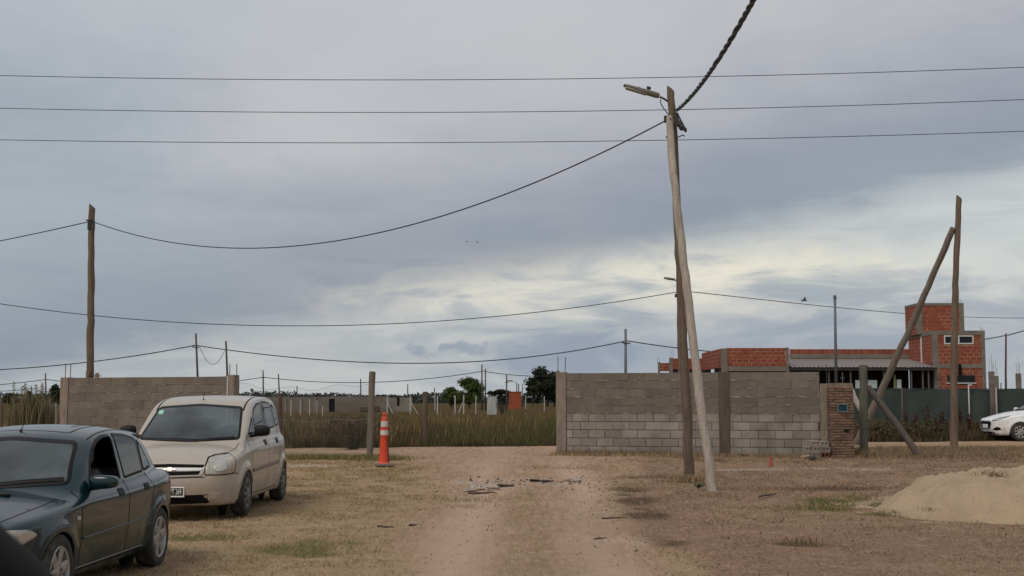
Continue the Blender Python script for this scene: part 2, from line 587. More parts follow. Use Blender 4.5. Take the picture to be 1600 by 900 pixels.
def inset(P, w):
    P = np.asarray(P); a = np.roll(P, 1, 0); b = np.roll(P, -1, 0)
    t = b - a; n_ = np.stack([-t[:, 1], t[:, 0]], 1); n_ /= np.linalg.norm(n_, axis=1, keepdims=True) + 1e-9
    area = 0.5 * np.sum(P[:, 0] * np.roll(P[:, 1], -1) - np.roll(P[:, 0], -1) * P[:, 1])
    return P + n_ * (w if area > 0 else -w)

def cr_open(pts, n=6):
    P = [np.array(p, float) for p in pts]; o_ = []
    for i in range(len(P) - 1):
        p0 = P[max(i - 1, 0)]; p1 = P[i]; p2 = P[i + 1]; p3 = P[min(i + 2, len(P) - 1)]
        for k in range(n):
            t = k / n; o_.append(0.5 * (2 * p1 + (p2 - p0) * t + (2 * p0 - 5 * p1 + 4 * p2 - p3) * t * t + (3 * p1 - p0 - 3 * p2 + p3) * t ** 3))
    return o_ + [P[-1]]
class Car:
    def __init__(s, name, spec, loc, rz, label, cat, paint):
        s.sh = CarShape(spec); s.sp = spec; s.paint = paint
        s.root = thing(name, loc, label, cat, rz)
        s.V, s.Q = s.sh.build()
        s.holes = []; s.panels = []
    def pts(s, fr, P2):
        o, U, V, D = fr
        O = o + P2[:, :1] * U + P2[:, 1:2] * V
        return s.sh.hit(O, D), D
    def proj(s, fr, P2, off):
        p, D = s.pts(fr, P2)
        g = s.sh.grad(p); g /= np.linalg.norm(g, axis=1, keepdims=True) + 1e-9
        return p + g * off
    def ring_patch(s, name, fr, loops, mat, off, parent=None, fill=True, smooth=True, label=None, skirt=0.0):
        """loops: nested 2D loops of equal length; the last is closed to its centroid when fill."""
        n_ = len(loops[0]); L = list(loops)
        if fill:
            c_ = loops[-1].mean(0)
            for q in (0.75, 0.5, 0.25): L.append(c_ + (loops[-1] - c_) * q)
        P2 = np.concatenate(L + ([L[-1].mean(0)[None]] if fill else []))
        offs = np.full(len(P2), off)
        V = s.proj(fr, P2, off)
        V = [tuple(v) for v in V]; F_ = []
        if skirt:
            V += [tuple(v) for v in s.proj(fr, L[0], -skirt)]
            b0 = len(P2)
            for k in range(n_): F_.append((b0 + k, b0 + (k + 1) % n_, (k + 1) % n_, k))
        for i in range(len(L) - 1):
            for k in range(n_):
                k2 = (k + 1) % n_
                F_.append((i * n_ + k, i * n_ + k2, (i + 1) * n_ + k2, (i + 1) * n_ + k))
        if fill:
            for k in range(n_): F_.append(((len(L) - 1) * n_ + k, (len(L) - 1) * n_ + (k + 1) % n_, len(P2) - 1))
        me = mesh(name, V, F_, mat, smooth)
        o_, U, Vv, D = fr
        nf = [p.normal for p in me.polygons]
        if sum(n2.dot(Vector(D)) for n2 in nf) > 0: me.flip_normals()
        ob = link(name, me, parent or s.root)
        if label: ob['label'] = label
        return ob
    def window(s, name, kind, P, w=0.045, sg=1, glass=True, seal=None, gmat=None, rc=0.05, cut=True, label=None):
        fr = frame(kind, sg); P = dense(round_poly(P, rc), 0.04)
        inn = inset(P, w)
        ob = s.ring_patch(name, fr, [P, inn], seal or MT['rubber'], 0.004, fill=False, skirt=0.01, label=label)
        if glass:
            s.ring_patch('pane', fr, [inset(P, w * 0.8)], gmat or MT['glass'], 0.003, parent=ob)
        if cut: s.holes.append((kind, sg, inset(P, w * 0.55)))
        return ob
    def plate(s, name, fr, P, mat, off=0.004, rc=0.03, parent=None, label=None, step=0.04, skirt=0.02):
        P = dense(round_poly(P, rc), step)
        return s.ring_patch(name, fr, [P, inset(P, 0.004)], mat, off, parent=parent, label=label, skirt=skirt)
    def ribbon(s, name, fr, line, w, mat, off=0.002, bulge=0.0, parent=None, step=0.04, closed=False):
        Ln = np.array(line, float); P = []
        seg = list(range(len(Ln) - 1)) + ([len(Ln) - 1] if closed else [])
        for i in seg:
            a = Ln[i]; b = Ln[(i + 1) % len(Ln)]; k = max(1, int(np.hypot(*(b - a)) / step))
            for j in range(k): P.append(a + (b - a) * j / k)
        if not closed: P.append(Ln[-1])
        P = np.array(P)
        if closed: P = dense(round_poly(Ln, 0.03), step * 0.6)
        if closed: t = np.roll(P, -1, 0) - np.roll(P, 1, 0)
        else: t = np.gradient(P, axis=0)
        n_ = np.stack([-t[:, 1], t[:, 0]], 1); n_ /= np.linalg.norm(n_, axis=1, keepdims=True) + 1e-9
        A = s.proj(fr, P + n_ * w / 2, off); C = s.proj(fr, P, off + bulge); B = s.proj(fr, P - n_ * w / 2, off)
        m_ = len(P); V = np.concatenate([A, C, B]); F_ = []
        for i in range(m_ if closed else m_ - 1):
            j = (i + 1) % m_
            F_ += [(i, j, m_ + j, m_ + i), (m_ + i, m_ + j, 2 * m_ + j, 2 * m_ + i)]
        return link(name, mesh(name, V, F_, mat, True), parent or s.root)
    def arch_lips(s):
        s.sh.arches = False
        for sg in (-1, 1):
            for xw in (s.sp['wf'], s.sp['wr']):
                a_ = np.linspace(-0.12, math.pi + 0.12, 40); Rl = s.sp['ra'] + 0.006
                s.ribbon('arch_lip', frame('side', sg), [(xw + Rl * math.cos(a), s.sp['zr'] + Rl * math.sin(a)) for a in a_], 0.042, s.paint, 0.002, 0.005)
        s.sh.arches = True
    def finish_body(s):
        s.arch_lips()
        C = s.V[s.Q].mean(1)
        g = s.sh.grad(C); keep = np.ones(len(s.Q), bool)
        for kind, sg, P in s.holes:
            if kind == 'side': m_ = inside(P, C[:, 0], C[:, 2]) & (C[:, 1] * sg > 0.3)
            elif kind == 'front': m_ = inside(P, C[:, 1], C[:, 2]) & (C[:, 0] < s.sp['gmid'] - 0.1)
            elif kind == 'rear': m_ = inside(P, C[:, 1], C[:, 2]) & (C[:, 0] > s.sp['gmid'] + 0.2)
            else: m_ = inside(P, C[:, 0], C[:, 1]) & (C[:, 2] > 1.1)
            keep &= ~m_
        g = g / (np.linalg.norm(g, axis=1, keepdims=True) + 1e-9)
        N = np.zeros_like(s.V)
        for q in range(3):
            d_ = np.zeros(3); d_[q] = 0.018
            N[:, q] = s.sh.f(s.V + d_) - s.sh.f(s.V - d_)
        N /= np.linalg.norm(N, axis=1, keepdims=True) + 1e-9
        def piece(name, m_):
            Q = s.Q[m_]; u, inv_ = np.unique(Q.ravel(), return_inverse=True)
            me = np_mesh(name, s.V[u], inv_.reshape(Q.shape), s.paint, True)
            me.normals_split_custom_set_from_vertices([tuple(v) for v in N[u]])
            return link(name, me, s.root)
        handles = [o for o in s.root.children if o.name.startswith('door_handle')]
        for name, kind, sg, P in s.panels:
            P = np.array(P, float)
            if kind == 'side': m_ = inside(P, C[:, 0], C[:, 2]) & (C[:, 1] * sg > 0.4) & (g[:, 1] * sg > 0.35)
            elif kind == 'top': m_ = inside(P, C[:, 0], C[:, 1]) & (g[:, 2] > 0.25) & (C[:, 2] > 0.58)
            else: m_ = inside(P, C[:, 0], C[:, 2])
            m_ &= keep
            if not m_.any(): continue
            ob = piece(name, m_); keep &= ~m_
            if name == 'door':
                xs_ = P[:, 0]
                for h_ in handles:
                    v_ = h_.data.vertices[0].co
                    if v_.y * sg > 0 and xs_.min() < v_.x < xs_.max() - 0.02 and h_.parent == s.root: h_.parent = ob
        return piece('body', keep)
    def cabin(s, x0, seats=(1.75,), rear=2.7, belt=0.85, steer_side=-1, tint=None):
        sp = s.sp
        m_ = MB(); m_.box((x0 + 0.15, -0.62, 0.28), (sp['wr'] + 0.15, 0.62, 0.36)); m_.box((0.7, -0.62, 0.3), (x0 + 0.2, 0.62, belt - 0.08))
        m_.put('cabin_floor', MT['trim'], s.root)
        m_ = MB(); m_.box((x0 + 0.05, -0.66, belt - 0.22), (x0 + 0.5, 0.66, belt), 0.05)
        auto_smooth(m_.put('dashboard', MT['trim'], s.root))
        for xs in seats:
            for yy in (-0.36, 0.36):
                m_ = MB(); M_ = Matrix.Translation((xs, yy, 0.42))
                m_.box((-0.25, -0.23, 0), (0.27, 0.23, 0.18), 0.05, M_)
                Mb = Matrix.Translation((xs + 0.22, yy, 0.55)) @ Matrix.Rotation(R(18), 4, 'Y')
                m_.box((0, -0.22, 0), (0.13, 0.22, 0.5), 0.05, Mb); m_.box((0.0, -0.12, 0.53), (0.09, 0.12, 0.70), 0.035, Mb)
                auto_smooth(m_.put('seat', MT['seat'], s.root))
        m_ = MB(); m_.box((rear, -0.58, 0.42), (rear + 0.45, 0.58, 0.58), 0.05)
        m_.box((0, -0.58, 0), (0.14, 0.58, 0.5), 0.05, Matrix.Translation((rear + 0.4, 0, 0.52)) @ Matrix.Rotation(R(18), 4, 'Y'))
        auto_smooth(m_.put('rear_seat', MT['seat'], s.root))
        m_ = MB(); M_ = Matrix.Translation((x0 + 0.58, 0.36 * steer_side, belt + 0.0)) @ Matrix.Rotation(R(-65), 4, 'Y')
        ring = [M_ @ Vector((0.18 * math.cos(a), 0.18 * math.sin(a), 0)) for a in np.linspace(0, 2 * math.pi, 21)]
        m_.tube(ring, 0.014, 6, False); m_.tube([M_ @ Vector((-0.17, 0, 0)), M_ @ Vector((0.17, 0, 0))], 0.02, 6); m_.tube([M_ @ Vector((0, 0, 0)), M_ @ Vector((0, 0, -0.25))], 0.025, 6)
        m_.put('steering_wheel', MT['trim'], s.root, True)
    def wheels(s, Rt, Rr, wid, track, style, rim_mat, turn=0.0):
        sp = s.sp
        tyre = MB()
        hw = wid / 2
        prof = [(Rr - 0.01, -hw * 0.85), (Rr + 0.012, -hw), (Rt - 0.05, -hw * 1.03), (Rt - 0.018, -hw * 0.95), (Rt - 0.002, -hw * 0.75), (Rt, -hw * 0.3), (Rt, hw * 0.3),
                (Rt - 0.002, hw * 0.75), (Rt - 0.018, hw * 0.95), (Rt - 0.05, hw * 1.03), (Rr + 0.012, hw), (Rr - 0.01, hw * 0.85)]
        tyre.lathe(prof, 40)
        tyre_me = tyre.mesh('tyre', MT['tyre'], True)
        rim = MB()
        if style == 'cover':
            rim.lathe([(Rr, hw * 0.9), (Rr - 0.01, hw * 0.97), (Rr - 0.035, hw * 0.93), (0.06, hw * 1.0), (0.05, hw * 1.08), (0.001, hw * 1.1)], 40)
        else:
            rim.lathe([(Rr - 0.012, -hw * 0.6), (Rr - 0.022, hw * 0.2)], 40)
            rim.lathe([(Rr, hw * 0.92), (Rr - 0.006, hw * 0.98), (Rr - 0.02, hw * 0.92), (Rr - 0.028, hw * 0.5)], 40)
            rim.lathe([(0.001, hw * 0.86), (0.055, hw * 0.84), (0.075, hw * 0.72), (0.08, hw * 0.3)], 24)
            ns = style
            for k in range(ns):
                a = 2 * math.pi * k / ns + 0.2
                Mk = Matrix.Rotation(a, 4, 'Z')
                w0, w1 = (0.044, 0.034) if ns <= 6 else (0.024, 0.016)
                vs = [(0.05, -w0, hw * 0.78), (0.05, w0, hw * 0.78), (Rr - 0.01, w1 + 0.01, hw * 0.86), (Rr - 0.01, -w1 - 0.01, hw * 0.86),
                      (0.05, -w0, hw * 0.45), (0.05, w0, hw * 0.45), (Rr - 0.01, w1 + 0.01, hw * 0.5), (Rr - 0.01, -w1 - 0.01, hw * 0.5),
                      (0.05, 0, hw * 0.92), (Rr - 0.01, 0, hw * 0.96)]
                rim.add([tuple(Mk @ Vector(v)) for v in vs], [(0, 3, 9, 8), (8, 9, 2, 1), (0, 4, 7, 3), (1, 2, 6, 5), (3, 7, 6, 2, 9)])
        rim_me = rim.mesh('rim', rim_mat, True)
        try: rim_me.set_sharp_from_angle(angle=R(30))
        except Exception: pass
        back = MB(); back.lathe([(Rr - 0.015, -hw * 0.2), (0.001, -hw * 0.2)], 32)
        slots = None
        if style == 'cover':
            sl = MB()
            for k in range(9):
                a0 = 2 * math.pi * k / 9
                P = [(0.085, -0.16), (0.165, -0.20), (Rr - 0.035, -0.12), (Rr - 0.04, 0.10), (0.165, 0.17), (0.085, 0.13)]
                sl.add([(r_ * math.cos(a0 + a), r_ * math.sin(a0 + a), hw * (1.0 - 0.07 * (r_ - 0.06) / (Rr - 0.095)) + 0.002) for r_, a in P], [tuple(range(6))])
            slots = sl.mesh('vent_slot', MT['black'])
        back_me = back.mesh('brake_disc', MT['black'])
        for x in (sp['wf'], sp['wr']):
            for sg in (-1, 1):
                w_ = bpy.data.objects.new('wheel', None); COL.objects.link(w_); w_.parent = s.root
                w_.location = (x, sg * track, Rt)
                w_.rotation_euler = (R(-90) * sg if sg > 0 else R(90), 0, turn if x == sp['wf'] else 0)
                link('tyre', tyre_me, w_); link('rim', rim_me, w_); link('brake_disc', back_me, w_)
                if slots: link('vent_slot', slots, w_)
    def liners(s, Ra):
        """Dark inner wings, so that nothing shows through the arches."""
        m_ = MB()
        for x in (s.sp['wf'], s.sp['wr']):
            for sg in (-1, 1):
                M_ = Matrix.Translation((x, sg * 0.52, s.sp['zr'])) @ Matrix.Rotation(R(90), 4, 'X')
                m_.lathe([(0.001, 0), (Ra - 0.004, 0)], 28, M_)
        m_.box((0.25, -0.62, 0.19), (s.sp['L'] - 0.3, 0.62, 0.24))
        m_.put('underbody', MT['black'], s.root)
    def mirror(s, x, y, z, mat, size=(0.10, 0.17, 0.12), sg=-1):
        m_ = MB()
        a, b, c_ = size
        n_ = 14; k_ = 8
        vs = []; fs = []
        for i in range(k_ + 1):
            ph = -math.pi / 2 + math.pi * i / k_
            for j in range(n_):
                th = 2 * math.pi * j / n_
                sgn = lambda v, e: math.copysign(abs(v) ** e, v)
                X = sgn(math.cos(ph), 0.55) * sgn(math.cos(th), 0.6); Z = sgn(math.cos(ph), .55) * sgn(math.sin(th), 0.7); Y = sgn(math.sin(ph), 0.7)
                X = min(X, 0.75)
                vs.append((x + X * a / 2, sg * (y + 0.11 + Y * b / 2), z + Z * c_ / 2 * (1.0 - 0.12 * Y)))
        for i in range(k_):
            for j in range(n_):
                fs.append((i * n_ + j, i * n_ + (j + 1) % n_, (i + 1) * n_ + (j + 1) % n_, (i + 1) * n_ + j))
        m_.add(vs, fs)
        ob = m_.put('wing_mirror', mat, s.root, True)
        st = MB(); st.tube([(x + 0.01, sg * (y - 0.06), z - c_ * 0.42), (x + 0.01, sg * (y + 0.07), z - c_ * 0.3)], 0.03, 8); st.put('mirror_arm', MT['rubber'], ob)
        return ob
# ------------------------------------------------------------------ car materials
MT = {}
def dusty_paint(name, base, rough, metal, dust, coat=0.8):
    mt = material(name, base, rough, metal=metal, coat=coat, coord='obj',
                  layers=[(9.0, 0.45, 0.8, dust, 0.22), (60.0, 0.5, 0.8, dust, 0.10)])
    b_ = NB(mt.node_tree); p = mt.node_tree.nodes['Principled BSDF']
    src = p.inputs['Base Color'].links[0].from_socket
    tcn = b_.n('ShaderNodeTexCoord').outputs['Object']
    sp = b_.n('ShaderNodeSeparateXYZ'); b_.put(sp.inputs[0], tcn)
    splash = b_.m('MULTIPLY', b_.ss(sp.outputs[2], 0.62, 0.18), b_.ss(b_.noise(tcn, 5.0, 5, 0.65), 0.25, 0.75))
    col = b_.mix(b_.m('MULTIPLY', splash, 0.75), src, dust)         # road dirt thrown up along the sills
    b_.put(p.inputs['Base Color'], col)
    b_.put(p.inputs['Roughness'], b_.m('ADD', rough, b_.m('MULTIPLY', splash, 0.4)))
    b_.put(p.inputs['Coat Weight'], b_.m('MULTIPLY', coat, b_.m('SUBTRACT', 1.0, splash)))
    return mt
DUST = (0.26, 0.20, 0.14)
MT['green'] = dusty_paint('dark_green_paint', (0.0015, 0.020, 0.026), 0.22, 0.0, (0.012, 0.022, 0.023), 0.6)
MT['green'].node_tree.nodes['Principled BSDF'].inputs['Specular IOR Level'].default_value = 0.25
MT['beige'] = dusty_paint('champagne_paint', (0.43, 0.385, 0.325), 0.36, 0.15, DUST, 0.5)
MT['white'] = dusty_paint('white_paint', (0.78, 0.79, 0.80), 0.35, 0.0, DUST, 0.6)
MT['rubber'] = material('black_rubber', (0.006, 0.006, 0.007), 0.55, coord='obj', spec=0.25)
MT['black'] = material('black_plastic', (0.005, 0.005, 0.005), 0.8, coord='obj', spec=0.15)
MT['trim'] = material('grey_trim', (0.03, 0.03, 0.032), 0.8, coord='obj')
MT['seat'] = material('seat_cloth', (0.15, 0.155, 0.165), 0.95, coord='obj')
MT['tyre'] = material('tyre_rubber', (0.022, 0.021, 0.020), 0.85, [(12, 0.4, 0.75, (0.12, 0.095, 0.07), 0.55)], coord='obj')
MT['alloy'] = material('alloy', (0.42, 0.42, 0.42), 0.38, [(14, 0.4, 0.7, (0.16, 0.13, 0.10), 0.5)], metal=0.75, coord='obj')
MT['cover'] = material('wheel_cover', (0.20, 0.19, 0.18), 0.5, [(12, 0.4, 0.7, (0.15, 0.12, 0.09), 0.6)], metal=0.3, coord='obj')
MT['chrome'] = material('chrome', (0.30, 0.30, 0.31), 0.45, metal=0.7, coord='obj')
MT['lens'] = material('headlight_lens', (0.36, 0.345, 0.30), 0.12, [(22, 0.4, 0.65, (0.25, 0.245, 0.22), 0.5, (1, 1, 0.1))], coat=1.0, coord='obj')
MT['reflector'] = material('headlight_reflector', (0.52, 0.51, 0.47), 0.15, metal=0.6, coat=1.0, coord='obj')
MT['amber'] = material('amber_lens', (0.45, 0.28, 0.12), 0.2, coat=1.0, coord='obj')
MT['red_lens'] = material('red_lens', (0.20, 0.012, 0.012), 0.2, coat=1.0, coord='obj')
MT['plate_black'] = material('plate_black', (0.012, 0.012, 0.012), 0.4, coord='obj')
MT['plate_white'] = material('plate_white', (0.75, 0.75, 0.73), 0.5, coord='obj')
MT['sticker'] = material('sticker_green', (0.30, 0.62, 0.50), 0.6, coord='obj')
def glass_mat(name, tint, dust_sheen, dust_sheen_col=(0.42, 0.44, 0.46)):
    mt = bpy.data.materials.new(name); mt.use_nodes = True
    b_ = NB(mt.node_tree); mt.node_tree.nodes.clear()
    o_ = b_.n('ShaderNodeOutputMaterial'); tr = b_.n('ShaderNodeBsdfTransparent'); gl = b_.n('ShaderNodeBsdfGlossy'); df = b_.n('ShaderNodeBsdfDiffuse')
    tr.inputs[0].default_value = (*tint, 1); gl.inputs['Roughness'].default_value = 0.02; df.inputs[0].default_value = (*dust_sheen_col, 1)
    fr = b_.n('ShaderNodeFresnel'); fr.inputs['IOR'].default_value = 1.55
    m1 = b_.n('ShaderNodeMixShader'); m2 = b_.n('ShaderNodeMixShader')
    tcn = b_.n('ShaderNodeTexCoord').outputs['Object']
    b_.put(m1.inputs[0], b_.m('MULTIPLY', b_.ss(b_.noise(tcn, 1.4, 3, 0.5), 0.0, 1.0), dust_sheen * 1.9))
    L = mt.node_tree.links
    L.new(tr.outputs[0], m1.inputs[1]); L.new(df.outputs[0], m1.inputs[2])
    L.new(fr.outputs[0], m2.inputs[0]); L.new(m1.outputs[0], m2.inputs[1]); L.new(gl.outputs[0], m2.inputs[2])
    L.new(m2.outputs[0], o_.inputs[0])
    return mt
MT['glass'] = glass_mat('side_glass', (0.34, 0.37, 0.37), 0.06)
MT['screen'] = glass_mat('windscreen_glass', (0.68, 0.75, 0.76), 0.22, (0.33, 0.41, 0.45))  # bluish diffuse coat paints the sky's reflection in along with dust

def text(body, size, mat, parent, loc, rot, name='lettering', ext=0.001):
    cu = bpy.data.curves.new(name, 'FONT')
    cu.body = body; cu.size = size; cu.extrude = ext; cu.align_x = 'CENTER'; cu.align_y = 'CENTER'
    cu.materials.append(mat)
    o = bpy.data.objects.new(name, cu); COL.objects.link(o)
    me = bpy.data.meshes.new_from_object(o)
    bpy.data.objects.remove(o)
    o = link(name, me, parent, loc, rot)
    return o
def tri_antenna(car, x, y, z, l, tilt=0.5):
    m_ = MB(); m_.tube([(x, y, z - 0.01), (x + 0.02, y, z + 0.03)], [0.018, 0.010], 8)
    m_.tube([(x + 0.02, y, z + 0.03), (x + 0.02 + l * math.sin(tilt), y, z + 0.03 + l * math.cos(tilt))], 0.0045, 6)
    m_.put('antenna', MT['rubber'], car.root)
def wiper(car, y0, y1, z0, z1):
    fr = frame('front')
    car.ribbon('wiper', fr, [(y0, z0), (y0 * 0.5 + y1 * 0.5, z0 * 0.5 + z1 * 0.5 + 0.005), (y1, z1)], 0.028, MT['rubber'], 0.012, 0.014)

# ------------------------------------------------------------------ dark green hatchback
def green_car(loc, rz):
    sp = dict(L=4.10, H=1.42, wf=0.80, wr=3.35, zr=0.295, ra=0.325, gmid=2.5, belt=0.92, tumble=0.31, flare=0.022, bow=0.12, join=0.05, crown=0.09,
        low=[(0.12, 0.20), (0.03, 0.30), (0.0, 0.44), (0.025, 0.56), (0.10, 0.655), (0.35, 0.755), (0.75, 0.835), (1.2, 0.895), (1.6, 0.92), (2.4, 0.935), (3.2, 0.965),
             (3.68, 0.985), (3.93, 0.965), (4.03, 0.87), (4.07, 0.72), (4.10, 0.52), (4.07, 0.34), (3.93, 0.23), (2.9, 0.18), (1.2, 0.18)],
        green=[(1.05, 0.79), (1.20, 0.905), (1.53, 1.13), (1.82, 1.305), (2.09, 1.377), (2.5, 1.412), (2.9, 1.402), (3.25, 1.355), (3.48, 1.29), (3.66, 1.15), (3.82, 0.98), (3.86, 0.86), (2.5, 0.7)],
        plan=[(0.0, 0.25), (0.05, 0.50), (0.18, 0.68), (0.45, 0.785), (0.9, 0.835), (1.8, 0.845), (2.9, 0.845), (3.5, 0.838), (3.86, 0.785), (4.05, 0.61), (4.10, 0.25)],
        sec=([0.15, 0.25, 0.45, 0.62, 0.8, 0.95, 1.1], [0.09, 0.05, 0.012, 0.0, 0.006, 0.035, 0.1]),
        gw=([1.0, 1.6, 2.4, 3.1, 3.9], [0.735, 0.77, 0.785, 0.765, 0.66]))
    c = Car('parked_hatchback', sp, loc, rz, 'dark green hatchback with its front side window open and silver spoked wheels', 'car', MT['green'])
    for sg in (-1, 1):
        c.window('side_window', 'side', [(1.57, 0.925), (1.72, 1.11), (1.86, 1.215), (2.02, 1.285), (2.19, 1.322), (2.37, 1.33), (2.33, 0.915)], 0.022, sg, glass=(sg > 0), rc=0.05,
                 label='open front side window' if sg < 0 else None)
        c.window('side_window', 'side', [(2.42, 0.92), (2.43, 1.335), (2.78, 1.32), (3.05, 1.275), (3.02, 0.95)], 0.024, sg, rc=0.04)
        c.window('side_window', 'side', [(3.05, 0.955), (3.09, 1.262), (3.22, 1.20), (3.33, 1.09), (3.40, 1.0), (3.37, 0.975)], 0.024, sg, rc=0.03)
        fr = frame('side', sg)
        for ln in ([(1.30, 0.88), (1.25, 0.72), (1.26, 0.40), (1.30, 0.245)], [(2.375, 0.92), (2.40, 0.7), (2.41, 0.25)], [(3.06, 0.94), (3.15, 0.78), (3.02, 0.60)],
                   [(1.30, 0.245), (2.41, 0.245), (2.92, 0.245)]):
            c.ribbon('door_gap', fr, ln, 0.011, MT['black'], 0.0015)
        c.ribbon('side_moulding', fr, [(1.30, 0.50), (2.96, 0.53)], 0.018, MT['mould_dark'], 0.002, 0.012)
        c.ribbon('sill_strip', fr, [(1.22, 0.262), (2.92, 0.262)], 0.014, MT['mould_light'], 0.002, 0.006)
        for xh in (2.20, 2.92):
            c.plate('door_handle', fr, [(xh - 0.065, 0.785), (xh + 0.065, 0.785), (xh + 0.065, 0.85), (xh - 0.065, 0.85)], MT['rubber'], 0.006, 0.02)
        c.plate('side_repeater', fr, [(1.14, 0.66), (1.20, 0.66), (1.20, 0.69), (1.14, 0.69)], MT['lens'], 0.008, 0.01)
        fc = frame('corner', sg, R(38))
        h = c.plate('headlight', fc, [(-0.20, 0.55), (-0.17, 0.645), (0.0, 0.675), (0.28, 0.665), (0.37, 0.615), (0.22, 0.555), (0.0, 0.545)], MT['lens'], 0.004, 0.04)
        c.plate('indicator', fc, [(0.19, 0.575), (0.19, 0.65), (0.27, 0.65), (0.345, 0.615), (0.23, 0.575)], MT['indicator'], 0.008, 0.02, parent=h)
        c.plate('reflector', fc, [(-0.10, 0.575), (-0.10, 0.64), (0.10, 0.65), (0.10, 0.575)], MT['reflector'], 0.007, 0.03, parent=h)
        fb = frame('side', sg)
        c.plate('tail_light', fb, [(3.76, 0.68), (3.78, 0.93), (3.93, 0.92), (4.0, 0.70)], MT['red_lens'], 0.004, 0.04)
        c.mirror(1.57, 0.79, 0.945, MT['green'], (0.13, 0.25, 0.12), sg)
    c.window('windscreen', 'front', [(-0.69, 0.935), (-0.555, 1.28), (0, 1.32), (0.555, 1.28), (0.69, 0.935), (0, 0.905)], 0.03, gmat=MT['screen'], rc=0.06)
    c.window('rear_window', 'rear', [(-0.56, 1.03), (-0.50, 1.25), (0.50, 1.25), (0.56, 1.03)], 0.04, rc=0.07)
    ft = frame('top')
    for sg in (-1, 1):
        c.ribbon('bonnet_gap', ft, cr_open([(0.15, sg * 0.50), (0.45, sg * 0.60), (0.90, sg * 0.665), (1.13, sg * 0.675)]), 0.009, MT['black'], 0.0015)
        c.ribbon('roof_gutter', ft, [(1.95, sg * 0.595), (2.2, sg * 0.585), (3.2, sg * 0.565)], 0.014, MT['rubber'], 0.001)
    c.ribbon('sunroof', ft, [(2.05, -0.40), (2.05, 0.40), (2.70, 0.40), (2.70, -0.40)], 0.016, MT['black'], 0.001, closed=True)
    m_ = MB()
    for k, yy in enumerate((-0.28, 0.28)):
        m_ = MB(); m_.box((1.00, yy - 0.05, 0.868), (1.04, yy + 0.05, 0.885), 0.003); m_.put('washer_jet', MT['rubber'], c.root)
    wiper(c, 0.55, -0.12, 0.945, 0.93); wiper(c, -0.10, -0.62, 0.935, 0.975)
    ff = frame('front')
    c.plate('grille', ff, [(-0.36, 0.575), (-0.38, 0.635), (0.38, 0.635), (0.36, 0.575)], MT['black'], 0.004, 0.02)
    c.plate('lower_intake', ff, [(-0.5, 0.27), (-0.5, 0.36), (0.5, 0.36), (0.5, 0.27)], MT['black'], 0.004, 0.03)
    c.ribbon('bumper_gap', ff, [(-0.75, 0.535), (0.75, 0.535)], 0.012, MT['black'], 0.0015)
    m_ = MB(); n_ = 17                                       # spoiler over the tailgate
    sect = [(3.22, 1.365), (3.45, 1.362), (3.64, 1.345), (3.68, 1.330), (3.62, 1.312), (3.40, 1.300)]
    for i in range(n_):
        yy = -0.57 + 1.14 * i / (n_ - 1); e = abs(yy) / 0.57
        for x_, z_ in sect: m_.v.append((x_ - 0.12 * e ** 3, yy, z_ - 0.055 * e ** 3))
    k6 = len(sect)
    for i in range(n_ - 1):
        for k in range(k6):
            m_.f.append((i * k6 + k, i * k6 + (k + 1) % k6, (i + 1) * k6 + (k + 1) % k6, (i + 1) * k6 + k))
    m_.f += [tuple(range(k6))[::-1], tuple((n_ - 1) * k6 + k for k in range(k6))]
    for yy in (-0.45, 0.45): m_.box((3.40, yy - 0.05, 1.20), (3.52, yy + 0.05, 1.31))
    auto_smooth(m_.put('spoiler', MT['green'], c.root), 40)
    tri_antenna(c, 2.0, 0.02, 1.35, 0.11, 0.8)
    c.cabin(1.25, seats=(2.0,), rear=2.6, belt=0.87, steer_side=-1)
    c.wheels(0.295, 0.20, 0.185, 0.755, 6, MT['alloy'])
    c.liners(0.325)
    for sg in (-1, 1):
        c.panels.append(('door', 'side', sg, [(1.27, 0.25), (1.25, 0.6), (1.28, 0.88), (1.5, 0.93), (1.62, 1.1), (1.8, 1.24), (2.0, 1.34), (2.39, 1.37), (2.37, 0.92), (2.41, 0.25)]))
        c.panels.append(('door', 'side', sg, [(2.41, 0.25), (2.37, 0.92), (2.39, 1.37), (2.8, 1.36), (3.1, 1.31), (3.06, 0.94), (3.15, 0.78), (3.02, 0.6), (2.92, 0.25)]))
    c.panels.append(('bonnet', 'top', 1, [(0.15, 0.5), (0.45, 0.6), (0.9, 0.665), (1.18, 0.675), (1.18, -0.675), (0.9, -0.665), (0.45, -0.6), (0.15, -0.5)]))
    c.panels.append(('front_bumper', 'profile', 1, [(-0.2, 0.1), (-0.2, 0.54), (0.48, 0.54), (0.5, 0.1)]))
    c.finish_body()
    return c

